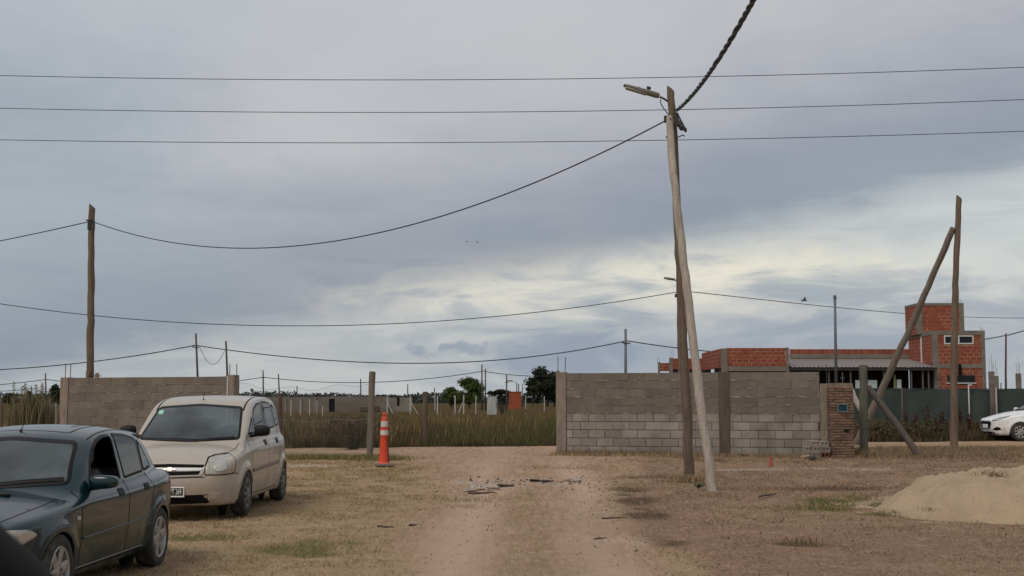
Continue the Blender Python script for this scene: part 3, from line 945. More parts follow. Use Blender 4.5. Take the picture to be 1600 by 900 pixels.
# ------------------------------------------------------------------ champagne compact people carrier
def beige_car(loc, rz):
    sp = dict(L=4.04, H=1.63, wf=0.82, wr=3.45, zr=0.30, ra=0.335, gmid=2.3, belt=1.04, tumble=0.185, gcrown=0.022, flare=0.034, bow=0.10, join=0.035, crown=0.10, gk=0.065, k=0.055,
        low=[(0.14, 0.19), (0.04, 0.27), (0.0, 0.40), (0.012, 0.54), (0.055, 0.66), (0.13, 0.755), (0.32, 0.855), (0.62, 0.935), (0.95, 0.985), (1.6, 1.035), (2.4, 1.06), (3.3, 1.08),
             (3.85, 1.08), (3.97, 1.0), (4.02, 0.75), (4.04, 0.5), (4.0, 0.3), (3.85, 0.21), (2.8, 0.19), (1.2, 0.19)],
        green=[(0.68, 0.85), (0.82, 0.965), (1.18, 1.225), (1.52, 1.455), (1.78, 1.555), (2.2, 1.612), (2.8, 1.630), (3.3, 1.612), (3.64, 1.56), (3.82, 1.43), (3.93, 1.16), (3.97, 0.95), (2.4, 0.8)],
        plan=[(0.0, 0.28), (0.04, 0.52), (0.15, 0.69), (0.38, 0.785), (0.8, 0.83), (1.6, 0.845), (3.0, 0.85), (3.6, 0.84), (3.88, 0.78), (4.02, 0.60), (4.04, 0.25)],
        sec=([0.15, 0.25, 0.45, 0.65, 0.85, 1.05, 1.2], [0.08, 0.045, 0.01, 0.0, 0.006, 0.035, 0.1]),
        gw=([0.8, 1.5, 2.4, 3.2, 3.95], [0.755, 0.785, 0.79, 0.78, 0.72]))
    c = Car('parked_minivan', sp, loc, rz, 'champagne coloured compact minivan parked behind the dark green car', 'car', MT['beige'])
    fr0 = frame('front')
    for sg in (-1, 1):
        W = [[(1.19, 1.078), (1.37, 1.205), (1.53, 1.315), (1.56, 1.325), (1.52, 1.09)],
             [(1.59, 1.095), (1.63, 1.355), (1.77, 1.445), (2.0, 1.508), (2.27, 1.53), (2.29, 1.12)],
             [(2.37, 1.125), (2.36, 1.542), (2.70, 1.54), (2.98, 1.515), (3.12, 1.14)],
             [(3.20, 1.15), (3.07, 1.50), (3.32, 1.47), (3.50, 1.40), (3.64, 1.21), (3.62, 1.17)]]
        for k, P in enumerate(W):
            c.window('side_window', 'side', P, 0.026, sg, rc=0.05, label='small triangular front quarter window' if k == 0 else None)
        fr = frame('side', sg)
        for ln in ([(1.10, 1.05), (1.17, 0.80), (1.20, 0.55), (1.24, 0.26)], [(2.32, 1.55), (2.32, 1.1), (2.33, 0.7), (2.33, 0.27)], [(3.15, 1.13), (3.22, 0.85), (3.12, 0.66)],
                   [(1.24, 0.265), (2.33, 0.265), (3.02, 0.265)]):
            c.ribbon('door_gap', fr, ln, 0.010, MT['black'], 0.0015)
        c.ribbon('side_moulding', fr, [(1.22, 0.585), (3.10, 0.625)], 0.055, MT['beige_trim'], 0.003, 0.014)
        for xh in (2.13, 2.99):
            c.plate('door_handle', fr, [(xh - 0.075, 0.905), (xh + 0.075, 0.905), (xh + 0.075, 0.985), (xh - 0.075, 0.985)], MT['rubber'], 0.008, 0.035)
        fc = frame('corner', sg, R(40))
        h = c.plate('headlight', fc, [(-0.155, 0.60), (-0.13, 0.70), (-0.03, 0.795), (0.08, 0.825), (0.275, 0.845), (0.285, 0.64), (0.20, 0.61), (0.0, 0.60)], MT['lens'], 0.004, 0.035)
        c.plate('reflector', fc, [(-0.07, 0.635), (-0.05, 0.72), (0.03, 0.775), (0.11, 0.775), (0.11, 0.635)], MT['reflector'], 0.008, 0.04, parent=h)
        c.plate('indicator', fc, [(0.15, 0.65), (0.15, 0.80), (0.255, 0.815), (0.262, 0.66)], MT['indicator'], 0.008, 0.02, parent=h)
        c.ribbon('headlight_gap', fc, [(-0.175, 0.59), (-0.145, 0.71), (-0.04, 0.808), (0.075, 0.838), (0.285, 0.858), (0.30, 0.63), (0.21, 0.595), (0.0, 0.585)], 0.012, MT['black'], 0.001, closed=True)
        c.ribbon('bumper_gap', fc, [(-0.17, 0.585), (0.10, 0.585), (0.30, 0.60), (0.37, 0.575)], 0.010, MT['black'], 0.0015)
        c.plate('fog_light_panel', fc, [(-0.12, 0.26), (-0.12, 0.355), (0.16, 0.37), (0.14, 0.285)], MT['beige_dark'], 0.004, 0.02)
        c.plate('fog_lamp', fc, [(-0.09, 0.275), (-0.09, 0.345), (0.005, 0.35), (0.005, 0.28)], MT['lens'], 0.008, 0.02)
        c.plate('tail_light', frame('side', sg), [(3.80, 1.0), (3.80, 1.30), (3.93, 1.25), (4.0, 0.98)], MT['red_lens'], 0.004, 0.04)
        c.mirror(1.30, 0.83, 1.13, MT['rubber'], (0.14, 0.22, 0.155), sg)
    c.window('windscreen', 'front', [(-0.70, 1.015), (-0.595, 1.465), (0, 1.505), (0.595, 1.465), (0.70, 1.015), (0, 0.985)], 0.03, gmat=MT['screen'], rc=0.06)
    s_ = c.plate('sticker', fr0, [(0.50, 1.36), (0.50, 1.41), (0.57, 1.41), (0.57, 1.36)], MT['sticker'], 0.006, 0.006)
    c.window('rear_window', 'rear', [(-0.60, 1.12), (-0.55, 1.46), (0.55, 1.46), (0.60, 1.12)], 0.04, rc=0.07)
    wiper(c, 0.50, -0.16, 1.02, 1.005); wiper(c, -0.10, -0.62, 1.0, 1.04)
    ft = frame('top')
    for sg in (-1, 1):
        c.ribbon('bonnet_gap', ft, cr_open([(0.14, sg * 0.47), (0.30, sg * 0.575), (0.60, sg * 0.66), (0.93, sg * 0.695)]), 0.009, MT['black'], 0.0015)
        c.ribbon('roof_gutter', ft, [(1.55, sg * 0.615), (2.2, sg * 0.60), (3.5, sg * 0.565)], 0.024, MT['rubber'], 0.001)
    g = c.plate('grille', fr0, [(-0.42, 0.575), (-0.455, 0.715), (0, 0.73), (0.455, 0.715), (0.42, 0.575), (0, 0.56)], MT['beige'], 0.012, 0.04)
    c.plate('grille_slot', fr0, [(-0.43, 0.678), (-0.44, 0.710), (0, 0.722), (0.44, 0.710), (0.43, 0.678), (0, 0.682)], MT['black'], 0.015, 0.012, parent=g)
    c.plate('grille_slot', fr0, [(-0.375, 0.592), (-0.40, 0.632), (0, 0.625), (0.40, 0.632), (0.375, 0.592), (0, 0.582)], MT['black'], 0.015, 0.012, parent=g)
    c.plate('grille_bar', fr0, [(-0.415, 0.638), (-0.425, 0.674), (0, 0.678), (0.425, 0.674), (0.415, 0.638), (0, 0.630)], MT['chrome'], 0.018, 0.012, parent=g)
    c.plate('emblem', fr0, [(-0.085, 0.638), (-0.075, 0.668), (-0.03, 0.664), (-0.026, 0.678), (0.034, 0.678), (0.03, 0.664), (0.085, 0.668), (0.075, 0.638), (0.03, 0.642), (0.026, 0.628), (-0.034, 0.628), (-0.03, 0.642)],
            MT['emblem'], 0.026, 0.003, parent=g, step=0.02)
    c.ribbon('bumper_gap', fr0, [(-0.45, 0.562), (0, 0.548), (0.45, 0.562)], 0.011, MT['black'], 0.0015)
    c.plate('lower_intake', fr0, [(-0.50, 0.225), (-0.545, 0.34), (0, 0.325), (0.545, 0.34), (0.50, 0.225), (0, 0.21)], MT['black'], 0.004, 0.03)
    c.ribbon('plate_panel', fr0, [(-0.40, 0.335), (-0.42, 0.465), (0.42, 0.465), (0.40, 0.335)], 0.010, MT['beige_dark'], 0.001, closed=True)
    px_ = c.sh.hit(np.array([[-0.6, 0.0, 0.37]]), np.array([1., 0, 0]))[0][0]
    m_ = MB(); m_.box((px_ - 0.022, -0.20, 0.305), (px_ + 0.03, 0.20, 0.435), 0.004); pl = m_.put('number_plate', MT['plate_white'], c.root)
    m_ = MB(); m_.box((px_ - 0.0235, -0.188, 0.325), (px_ + 0.02, 0.188, 0.424), 0.002); m_.put('plate_field', MT['plate_black'], pl)
    # only the end of the number shows past the green car
    text('PT 269', 0.10, MT['plate_white'], pl, (px_ - 0.0245, -0.092, 0.374), (R(90), 0, R(-90))).scale = (0.52, 1, 1)
    tri_antenna(c, 1.80, 0.02, 1.545, 0.10, 0.35)
    c.cabin(0.98, seats=(1.75,), rear=2.6, belt=0.95, steer_side=-1)
    c.wheels(0.305, 0.195, 0.19, 0.765, 'cover', MT['cover'])
    c.liners(0.335)
    for sg in (-1, 1):
        c.panels.append(('door', 'side', sg, [(1.22, 0.265), (1.17, 0.8), (1.1, 1.05), (1.35, 1.23), (1.58, 1.4), (1.8, 1.5), (2.32, 1.57), (2.33, 0.265)]))
        c.panels.append(('door', 'side', sg, [(2.33, 0.265), (2.32, 1.57), (2.9, 1.56), (3.08, 1.53), (3.15, 1.13), (3.22, 0.85), (3.12, 0.66), (3.02, 0.265)]))
    c.panels.append(('bonnet', 'top', 1, [(0.14, 0.47), (0.3, 0.575), (0.6, 0.66), (0.9, 0.695), (0.9, -0.695), (0.6, -0.66), (0.3, -0.575), (0.14, -0.47)]))
    c.panels.append(('front_bumper', 'profile', 1, [(-0.2, 0.1), (-0.2, 0.565), (0.3, 0.565), (0.5, 0.56), (0.49, 0.1)]))
    c.finish_body()
    return c

# ------------------------------------------------------------------ white hatchback
def white_car(loc, rz):
    sp = dict(L=3.97, H=1.46, wf=0.84, wr=3.38, zr=0.305, ra=0.345, gmid=2.3, belt=1.0, tumble=0.32, flare=0.03, bow=0.22, join=0.05, crown=0.10,
        low=[(0.16, 0.19), (0.04, 0.25), (0.0, 0.36), (0.02, 0.52), (0.03, 0.64), (0.10, 0.73), (0.35, 0.83), (0.75, 0.935), (1.1, 0.985), (1.7, 1.0), (2.6, 1.02), (3.4, 1.05),
             (3.78, 1.05), (3.90, 0.92), (3.95, 0.65), (3.96, 0.45), (3.9, 0.3), (3.75, 0.22), (2.8, 0.19), (1.2, 0.19)],
        green=[(0.92, 0.86), (1.08, 0.985), (1.45, 1.19), (1.80, 1.355), (2.15, 1.435), (2.6, 1.46), (3.1, 1.42), (3.5, 1.34), (3.70, 1.20), (3.84, 1.02), (3.86, 0.9), (2.4, 0.75)],
        plan=[(0.0, 0.30), (0.05, 0.54), (0.17, 0.70), (0.42, 0.80), (0.85, 0.86), (1.6, 0.865), (3.0, 0.865), (3.6, 0.83), (3.85, 0.72), (3.95, 0.5), (3.97, 0.25)],
        sec=([0.15, 0.25, 0.45, 0.65, 0.85, 1.05, 1.2], [0.08, 0.045, 0.012, 0.0, 0.008, 0.045, 0.1]),
        gw=([1.0, 1.5, 2.4, 3.2, 3.9], [0.745, 0.78, 0.785, 0.76, 0.66]))
    c = Car('white_hatchback', sp, loc, rz, 'white hatchback on the street before the green shade net', 'car', MT['white'])
    for sg in (-1, 1):
        c.window('side_window', 'side', [(1.42, 1.03), (1.75, 1.22), (2.0, 1.335), (2.35, 1.375), (2.38, 1.045)], 0.03, sg, rc=0.04)
        c.window('side_window', 'side', [(2.45, 1.05), (2.43, 1.375), (2.85, 1.36), (3.2, 1.26), (3.3, 1.12), (3.28, 1.09)], 0.03, sg, rc=0.05)
        fr = frame('side', sg)
        for ln in ([(1.30, 1.0), (1.24, 0.7), (1.26, 0.3)], [(2.41, 1.05), (2.42, 0.7), (2.42, 0.27)], [(3.2, 1.05), (3.2, 0.8), (3.05, 0.6)], [(1.26, 0.27), (2.42, 0.265), (2.98, 0.28)]):
            c.ribbon('door_gap', fr, ln, 0.010, MT['black'], 0.0015)
        for xh in (2.18, 3.02):
            c.plate('door_handle', fr, [(xh - 0.09, 0.85), (xh + 0.09, 0.85), (xh + 0.09, 0.885), (xh - 0.09, 0.885)], MT['white'], 0.016, 0.015)
        fc = frame('corner', sg, R(42))
        h = c.plate('headlight', fc, [(-0.16, 0.645), (-0.10, 0.70), (0.10, 0.775), (0.34, 0.835), (0.40, 0.835), (0.36, 0.79), (0.20, 0.70), (0.0, 0.65)], MT['headlight_dark'], 0.004, 0.02)
        c.plate('reflector', fc, [(-0.06, 0.668), (-0.03, 0.70), (0.10, 0.75), (0.14, 0.745), (0.10, 0.69), (0.02, 0.67)], MT['reflector'], 0.008, 0.015, parent=h)
        c.ribbon('daytime_light', fc, [(0.18, 0.73), (0.26, 0.78), (0.36, 0.82)], 0.018, MT['reflector'], 0.007, parent=h)
        p_ = c.plate('fog_light_panel', fc, [(-0.12, 0.36), (-0.04, 0.43), (0.06, 0.47), (0.15, 0.44), (0.18, 0.37), (0.05, 0.345)], MT['black'], 0.004, 0.02)
        c.plate('tail_light', fr, [(3.62, 0.82), (3.62, 1.0), (3.85, 0.97), (3.9, 0.82)], MT['red_lens'], 0.004, 0.04)
        c.mirror(1.44, 0.84, 1.03, MT['white'], (0.12, 0.20, 0.13), sg)
        c.ribbon('arch_trim', fr, [(sp['wf'] + 0.355 * math.cos(a), sp['zr'] + 0.355 * math.sin(a)) for a in np.linspace(0.05, math.pi - 0.05, 24)], 0.02, MT['rubber'], 0.002)
    c.window('windscreen', 'front', [(-0.71, 1.02), (-0.57, 1.355), (0, 1.39), (0.57, 1.355), (0.71, 1.02), (0, 0.985)], 0.045, gmat=MT['screen'], rc=0.06)
    c.window('rear_window', 'rear', [(-0.55, 1.08), (-0.48, 1.33), (0.48, 1.33), (0.55, 1.08)], 0.04, rc=0.07)
    fr0 = frame('front')
    g = c.plate('grille', fr0, [(-0.36, 0.40), (-0.45, 0.60), (-0.40, 0.645), (0.40, 0.645), (0.45, 0.60), (0.36, 0.40)], MT['black'], 0.006, 0.05)
    c.ribbon('grille_surround', fr0, [(-0.36, 0.40), (-0.45, 0.60), (-0.40, 0.645), (0.40, 0.645), (0.45, 0.60), (0.36, 0.40)], 0.03, MT['chrome'], 0.006, 0.008, parent=g, closed=True)
    c.plate('lower_intake', fr0, [(-0.55, 0.235), (-0.58, 0.30), (0.58, 0.30), (0.55, 0.235)], MT['black'], 0.005, 0.03)
    c.ribbon('bumper_strip', fr0, [(-0.66, 0.24), (0, 0.215), (0.66, 0.24)], 0.03, MT['chrome'], 0.003, 0.01)
    px_ = c.sh.hit(np.array([[-0.6, 0.0, 0.48]]), np.array([1., 0, 0]))[0][0]
    m_ = MB(); m_.box((px_ - 0.024, -0.20, 0.42), (px_ + 0.03, 0.20, 0.545), 0.004); pl = m_.put('number_plate', MT['plate_white'], c.root)
    ft = frame('top')
    for sg in (-1, 1):
        c.ribbon('bonnet_gap', ft, [(0.14, sg * 0.40), (0.30, sg * 0.60), (0.70, sg * 0.72), (1.15, sg * 0.745)], 0.011, MT['black'], 0.0015)
    wiper(c, 0.50, -0.16, 1.03, 1.015)
    c.cabin(1.15, seats=(1.9,), rear=2.7, belt=0.93, steer_side=-1)
    c.wheels(0.31, 0.20, 0.19, 0.775, 9, MT['alloy'])
    c.liners(0.345)
    for sg in (-1, 1):
        c.panels.append(('door', 'side', sg, [(1.26, 0.27), (1.24, 0.7), (1.3, 1.0), (1.4, 1.03), (1.75, 1.26), (2.0, 1.39), (2.4, 1.41), (2.42, 0.27)]))
        c.panels.append(('door', 'side', sg, [(2.42, 0.27), (2.4, 1.41), (2.9, 1.39), (3.25, 1.28), (3.35, 1.1), (3.2, 1.05), (3.2, 0.8), (3.05, 0.6), (2.98, 0.28)]))
    c.panels.append(('bonnet', 'top', 1, [(0.14, 0.4), (0.3, 0.6), (0.7, 0.72), (1.1, 0.74), (1.1, -0.74), (0.7, -0.72), (0.3, -0.6), (0.14, -0.4)]))
    c.panels.append(('front_bumper', 'profile', 1, [(-0.2, 0.1), (-0.2, 0.62), (0.35, 0.62), (0.48, 0.56), (0.49, 0.1)]))
    c.finish_body()
    return c
MT['mould_dark'] = material('moulding_dark', (0.05, 0.06, 0.06), 0.45, coord='obj')
MT['mould_light'] = material('moulding_grey', (0.16, 0.16, 0.15), 0.5, coord='obj')
MT['beige_trim'] = material('moulding_beige', (0.20, 0.165, 0.13), 0.5, coord='obj')
MT['beige_dark'] = material('bumper_panel', (0.36, 0.30, 0.235), 0.5, coord='obj')
MT['indicator'] = material('clear_lens', (0.42, 0.37, 0.30), 0.15, coat=1.0, coord='obj')
MT['emblem'] = material('emblem_metal', (0.50, 0.49, 0.45), 0.4, metal=0.7, coord='obj')
MT['headlight_dark'] = material('headlight_smoked', (0.10, 0.11, 0.13), 0.1, coat=1.0, coord='obj')
# ------------------------------------------------------------------ the ground: one sheet to the horizon
def blob(X, Y, px, py, rx, ry, pw=1.0):
    """Soft patch centred on the ground seen at a pixel of the photograph; radii in metres."""
    p = gp(px, py)
    return np.exp(-(((X - p.x) / rx) ** 2 + ((Y - p.y) / ry) ** 2) ** pw)
# the cross street runs slightly askew behind the walls
ST_A, ST_B = gp(440, 700), gp(1580, 688)
_std = (ST_B - ST_A); _std.z = 0; _std.normalize()
def street_s(X, Y):
    """Distance in front of (positive) the far edge of the cross street."""
    return -((Y - ST_A.y) * _std.x - (X - ST_A.x) * _std.y)
def masks(X, Y):
    wob = (fbm(X, Y, 0.55, 4) - 0.5)
    wob2 = (fbm(X + 40, Y, 1.7, 4) - 0.5)
    cx = 0.25 + 0.012 * (Y - 10)
    hw = np.interp(Y, [0, 10, 16, 22, 26, 29, 32], [2.05, 2.1, 2.15, 2.3, 2.75, 3.6, 6.0])
    lx = cx - hw * np.interp(Y, [10, 20, 28], [0.9, 1.0, 1.0]); rx = cx + hw * np.interp(Y, [10, 20, 26, 30], [0.95, 0.85, 0.95, 0.7])
    e = np.minimum(X - lx, rx - X) + wob * 1.5 + wob2 * 0.5
    road = sstep((e + 0.8) / 2.2)
    s_ = street_s(X, Y)
    st = sstep((s_ + wob2 * 0.25) / 0.25) * sstep((4.3 + 1.5 * wob - s_) / 1.0)
    right = sstep((X - 3.5) / 3.0)
    st = st * (1 - right) + right * sstep((s_ + wob2 * 0.2) / 0.2) * sstep((2.0 + wob - s_) / 0.5)
    road = np.maximum(road, st)
    road = np.maximum(road, 0.75 * blob(X, Y, 690, 712, 3.2, 3.0))
    road = np.maximum(road, 0.7 * blob(X, Y, 960, 735, 3.0, 2.6))
    road = np.maximum(road, 0.7 * blob(X, Y, 1130, 725, 4.2, 1.0))
    # sparse grass between and along the tracks
    g_road = sstep((fbm(X, Y, 0.8, 4) - 0.50) / 0.16) * np.exp(-((X - cx + 1.15) / 0.55) ** 2) * sstep((24 - Y) / 6)
    road = road * (1 - 0.6 * g_road)
    n1 = fbm(X + 9, Y + 5, 0.9, 4)
    green = 0
    for px, py, a, b, p_ in ((430, 862, .9, .7, 1.), (520, 842, .5, .6, .7), (300, 840, .6, .5, .6), (760, 778, .9, .7, .35), (1345, 782, .95, .75, 1.), (1290, 792, .7, .5, .7), (560, 714, 1.1, .5, 1.1), (500, 716, 1.0, .4, .6), (870, 704, 2.4, .7, .7), (820, 890, .5, .5, .5),
                         (1390, 800, .5, .4, .8), (960, 800, .35, .6, .35), (880, 730, 1.3, .8, .3)):
        green = np.maximum(green, p_ * blob(X, Y, px, py, a, b))
    green = np.clip(green * (0.35 + 1.3 * sstep((n1 - 0.36) / 0.25)), 0, 1)
    verge = sstep((X - rx + 0.95 + wob * 0.8) / 0.8) * sstep((31.5 - Y) / 3)          # brown, trodden dead growth right of the track
    red = verge * (0.62 + 0.38 * sstep((fbm(X, Y + 70, 0.45, 4) - 0.45) / 0.2))
    for px, py, a, b, p_ in ((1250, 757, 2.3, 1.5, .9), (1170, 755, 1.2, 1.0, .6), (1180, 800, 1.8, .8, .6), (1060, 765, .8, .6, .5)):
        red = np.maximum(red, p_ * blob(X, Y, px, py, a, b))
    dark = 0
    for px, py, a, b, p_ in ((985, 772, .45, 1.8, .7), (1010, 800, .35, 1.1, .75), (1040, 842, .35, .6, .7), (1160, 718, 1.0, .35, .9), (1020, 745, 1.2, .7, .5), (1310, 762, 1.2, .5, .55), (1250, 846, .35, .2, .8), (1450, 712, 3.5, .9, .5), (1420, 703, 4.0, 1.1, .55)):
        dark = np.maximum(dark, p_ * blob(X, Y, px, py, a, b))
    dark = np.clip(dark * (0.3 + 1.4 * sstep((n1 - 0.36) / 0.25)), 0, 1)
    pale = 0
    for px, py, a, b, p_ in ((795, 752, 1.15, .85, 1.), (860, 745, 1.0, .6, .6), (460, 726, 1.3, .5, .8), (1230, 731, 2.2, .35, .8), (1340, 732, 1.4, .3, .6), (940, 790, .5, 1.6, .4)):
        pale = np.maximum(pale, p_ * blob(X, Y, px, py, a, b))
    pale = np.clip(pale * (0.3 + 1.3 * sstep((fbm(X + 3, Y, 1.6, 4) - 0.36) / 0.25)), 0, 1)
    field = sstep((-s_ + 0.1) / 0.5)
    ln = sstep((fbm(X * 1.0, Y * 0.12, 0.9, 4) - 0.30) / 0.25) * sstep((30 - Y) / 6)
    c2 = 0.20 + 0.012 * (Y - 10) + 0.25 * (fbm(Y, Y * 0, 0.16, 2) - 0.5)
    rut = (np.exp(-((X - c2 - 0.80) / 0.36) ** 2) + np.exp(-((X - c2 + 0.80) / 0.40) ** 2)) * (0.35 + 0.65 * ln)
    mid = np.exp(-((X - c2 - 0.5 * (fbm(X * 0 + 3, Y, 0.35, 3) - 0.5)) / 0.38) ** 2) * sstep((25 - Y) / 6) * (0.3 + 0.7 * ln)
    return road, green, red, dark, pale, field, verge, np.clip(rut, 0, 1), mid
def ridge(X, Y):
    """The low broken bank that traffic has pushed up along the right edge of the track."""
    cx = 0.25 + 0.012 * (Y - 10)
    rx = cx + np.interp(Y, [0, 10, 16, 22, 26, 29, 32], [2.05, 2.1, 2.15, 2.3, 2.75, 3.6, 6.0]) * np.interp(Y, [10, 20, 26, 30], [0.95, 0.85, 0.95, 0.7]) + 1.1 * (fbm(X * 0 + 5, Y, 0.4, 4) - 0.5)
    n_ = fbm(X, Y, 1.1, 4)
    return 0.085 * np.exp(-((X - rx - 0.25) / 0.30) ** 2) * sstep((24 - Y) / 5) * sstep((n_ - 0.34) / 0.25)
def ground_detail(X, Y, road, field):
    near = sstep((60 - Y) / 20)
    z = (fbm(X, Y, 0.7, 4) - 0.5) * 0.06 + (fbm(X, Y, 3.1, 3) - 0.5) * 0.022 * (1 - 0.4 * road)
    cx = 0.25 + 0.012 * (Y - 10)
    for o_ in (-0.85, 0.75):
        z = z - 0.035 * np.exp(-((X - cx - o_ - 0.2 * (fbm(Y, Y * 0, 0.2, 2) - 0.5)) / 0.2) ** 2) * sstep((27 - Y) / 5)
    return z * near - 0.03 + ridge(X, Y)
def axis_lines(segs):
    out_ = []
    for a, b, h in segs:
        n_ = max(1, int(round((b - a) / h)))
        out_ += list(a + (b - a) * np.arange(n_) / n_)
    out_.append(segs[-1][1])
    return np.array(out_)
gx = axis_lines([(-6000, -1500, 1500), (-1500, -300, 300), (-300, -60, 30), (-60, -16, 2.2), (-16, 16, 0.13), (16, 60, 2.2), (60, 300, 30), (300, 1500, 300), (1500, 6000, 1500)])
gy = axis_lines([(-400, -50, 70), (-50, 2, 4), (2, 7, 0.8), (7, 24, 0.10), (24, 44, 0.16), (44, 80, 1.5), (80, 300, 20), (300, 1500, 150), (1500, 9000, 1500)])
GX, GY = np.meshgrid(gx, gy, indexing='ij')
g_road, g_green, g_red, g_dark, g_pale, g_field, g_verge, g_rut, g_mid = masks(GX, GY)
GZ = ground_z(GX, GY) + ground_detail(GX, GY, g_road, g_field)
nx_, ny_ = GX.shape
ii = np.arange(nx_ * ny_).reshape(nx_, ny_)
gq = np.stack([ii[:-1, :-1], ii[1:, :-1], ii[1:, 1:], ii[:-1, 1:]], -1).reshape(-1, 4)

gm = bpy.data.materials.new('ground'); gm.use_nodes = True
nb = NB(gm.node_tree); gp_ = gm.node_tree.nodes['Principled BSDF']
pos = nb.n('ShaderNodeNewGeometry').outputs['Position']
A1 = nb.n('ShaderNodeAttribute', attribute_name='cover'); A2 = nb.n('ShaderNodeAttribute', attribute_name='cover_more')
s1 = nb.n('ShaderNodeSeparateColor'); nb.put(s1.inputs[0], A1.outputs['Color'])
s2 = nb.n('ShaderNodeSeparateColor'); nb.put(s2.inputs[0], A2.outputs['Color'])
m_road, m_green, m_red = s1.outputs; m_dark, m_pale, m_field = s2.outputs
nA = nb.noise(pos, 0.8, 6, 0.6, 0.4); nB = nb.noise(pos, 4.5, 6, 0.65, 0.6); nC = nb.noise(pos, 26, 5, 0.7, 0.5); nD = nb.noise(pos, 90, 4, 0.7)
nS = nb.noise(nb.scale(pos, 1.0, 0.14, 1.0), 9, 5, 0.65, 0.8)          # drawn out along the track
straw = nb.mix(nb.ss(nB, 0.32, 0.68), (0.335, 0.245, 0.150), (0.47, 0.350, 0.220))
straw = nb.mix(nb.m('MULTIPLY', nb.ss(nC, 0.50, 0.68), 0.85), straw, (0.150, 0.105, 0.060))
straw = nb.mix(nb.m('MULTIPLY', nb.ss(nA, 0.45, 0.70), 0.45), straw, (0.40, 0.28, 0.185))
dirt = nb.mix(nb.ss(nA, 0.30, 0.70), (0.385, 0.262, 0.182), (0.47, 0.345, 0.255))
dirt = nb.mix(nb.m('MULTIPLY', nb.ss(nS, 0.42, 0.60), 0.75), dirt, (0.30, 0.215, 0.135))
dirt = nb.mix(nb.m('MULTIPLY', nb.ss(nC, 0.54, 0.74), 0.6), dirt, (0.21, 0.15, 0.10))
dirt = nb.mix(nb.m('MULTIPLY', nb.ss(nB, 0.54, 0.70), 0.6), dirt, (0.31, 0.235, 0.13))
s3 = nb.n('ShaderNodeSeparateColor'); nb.put(s3.inputs[0], nb.n('ShaderNodeAttribute', attribute_name='cover_track').outputs['Color'])
dirt = nb.mix(nb.m('MULTIPLY', s3.outputs[0], nb.m('MULTIPLY_ADD', nS, 0.9, 0.45)), dirt, (0.53, 0.385, 0.295))
dirt = nb.mix(nb.m('MULTIPLY', s3.outputs[1], nb.m('MULTIPLY', nb.ss(nB, 0.40, 0.62), 0.75)), dirt, (0.315, 0.235, 0.145))
# ragged edges: shift each mask by noise before use
rag = lambda m_, lo=0.3, hi=0.7, k=0.8: nb.ss(nb.m('ADD', m_, nb.m('MULTIPLY', nb.m('SUBTRACT', nb.m('MULTIPLY_ADD', nB, 0.6, nb.m('MULTIPLY', nC, 0.4)), 0.5), k)), lo, hi)
col = nb.mix(rag(m_road, 0.22, 0.78, 1.0), straw, dirt)
redc = nb.mix(nb.ss(nC, 0.35, 0.65), (0.345, 0.238, 0.172), (0.205, 0.132, 0.092))
redc = nb.mix(nb.m('MULTIPLY', nb.ss(nB, 0.5, 0.7), 0.6), redc, (0.44, 0.315, 0.232))
col = nb.mix(rag(m_red, 0.2, 0.8, 0.9), col, redc)
grn = nb.mix(nb.ss(nC, 0.35, 0.65), (0.115, 0.125, 0.045), (0.21, 0.185, 0.085))
col = nb.mix(nb.m('MULTIPLY', rag(m_green, 0.3, 0.8, 0.9), 0.8), col, grn)
col = nb.mix(nb.m('MULTIPLY', rag(m_dark, 0.3, 0.8, 0.9), 0.8), col, (0.095, 0.072, 0.045))
col = nb.mix(nb.m('MULTIPLY', rag(m_pale, 0.3, 0.8, 0.9), 0.7), col, (0.44, 0.375, 0.315))
fld = nb.mix(nb.ss(nA, 0.35, 0.65), (0.070, 0.050, 0.030), (0.105, 0.080, 0.042))
nF = nb.noise(nb.scale(pos, 1.0, 0.5, 1.0), 7.5, 6, 0.72, 1.2)
col = nb.mix(nb.m('MULTIPLY', nb.ss(nF, 0.55, 0.68), 0.5), col, (0.135, 0.090, 0.055))
col = nb.mix(m_field, col, fld)
col = nb.mix(nb.m('MULTIPLY', nb.ss(nD, 0.52, 0.70), 0.5), col, (0.12, 0.085, 0.055))
nb.put(gp_.inputs['Base Color'], col)
gp_.inputs['Roughness'].default_value = 0.95; gp_.inputs['Specular IOR Level'].default_value = 0.0
bn = nb.n('ShaderNodeBump'); bn.inputs['Strength'].default_value = 0.8; bn.inputs['Distance'].default_value = 0.035
nb.put(bn.inputs['Height'], nb.m('ADD', nb.m('MULTIPLY', nC, 0.7), nb.m('MULTIPLY', nD, 0.5)))
nb.put(gp_.inputs['Normal'], bn.outputs[0])
gme = np_mesh('ground', np.stack([GX, GY, GZ], -1).reshape(-1, 3), gq, gm, True)
for nm, ch in (('cover', (g_road, g_green, g_red)), ('cover_more', (g_dark, g_pale, g_field)), ('cover_track', (g_rut, g_mid, g_mid))):
    ca = gme.color_attributes.new(nm, 'FLOAT_COLOR', 'POINT')
    ca.data.foreach_set('color', np.stack([c_.ravel() for c_ in ch] + [np.ones(GX.size)], -1).astype(np.float32).ravel())
tag(link('ground', gme), kind='structure')
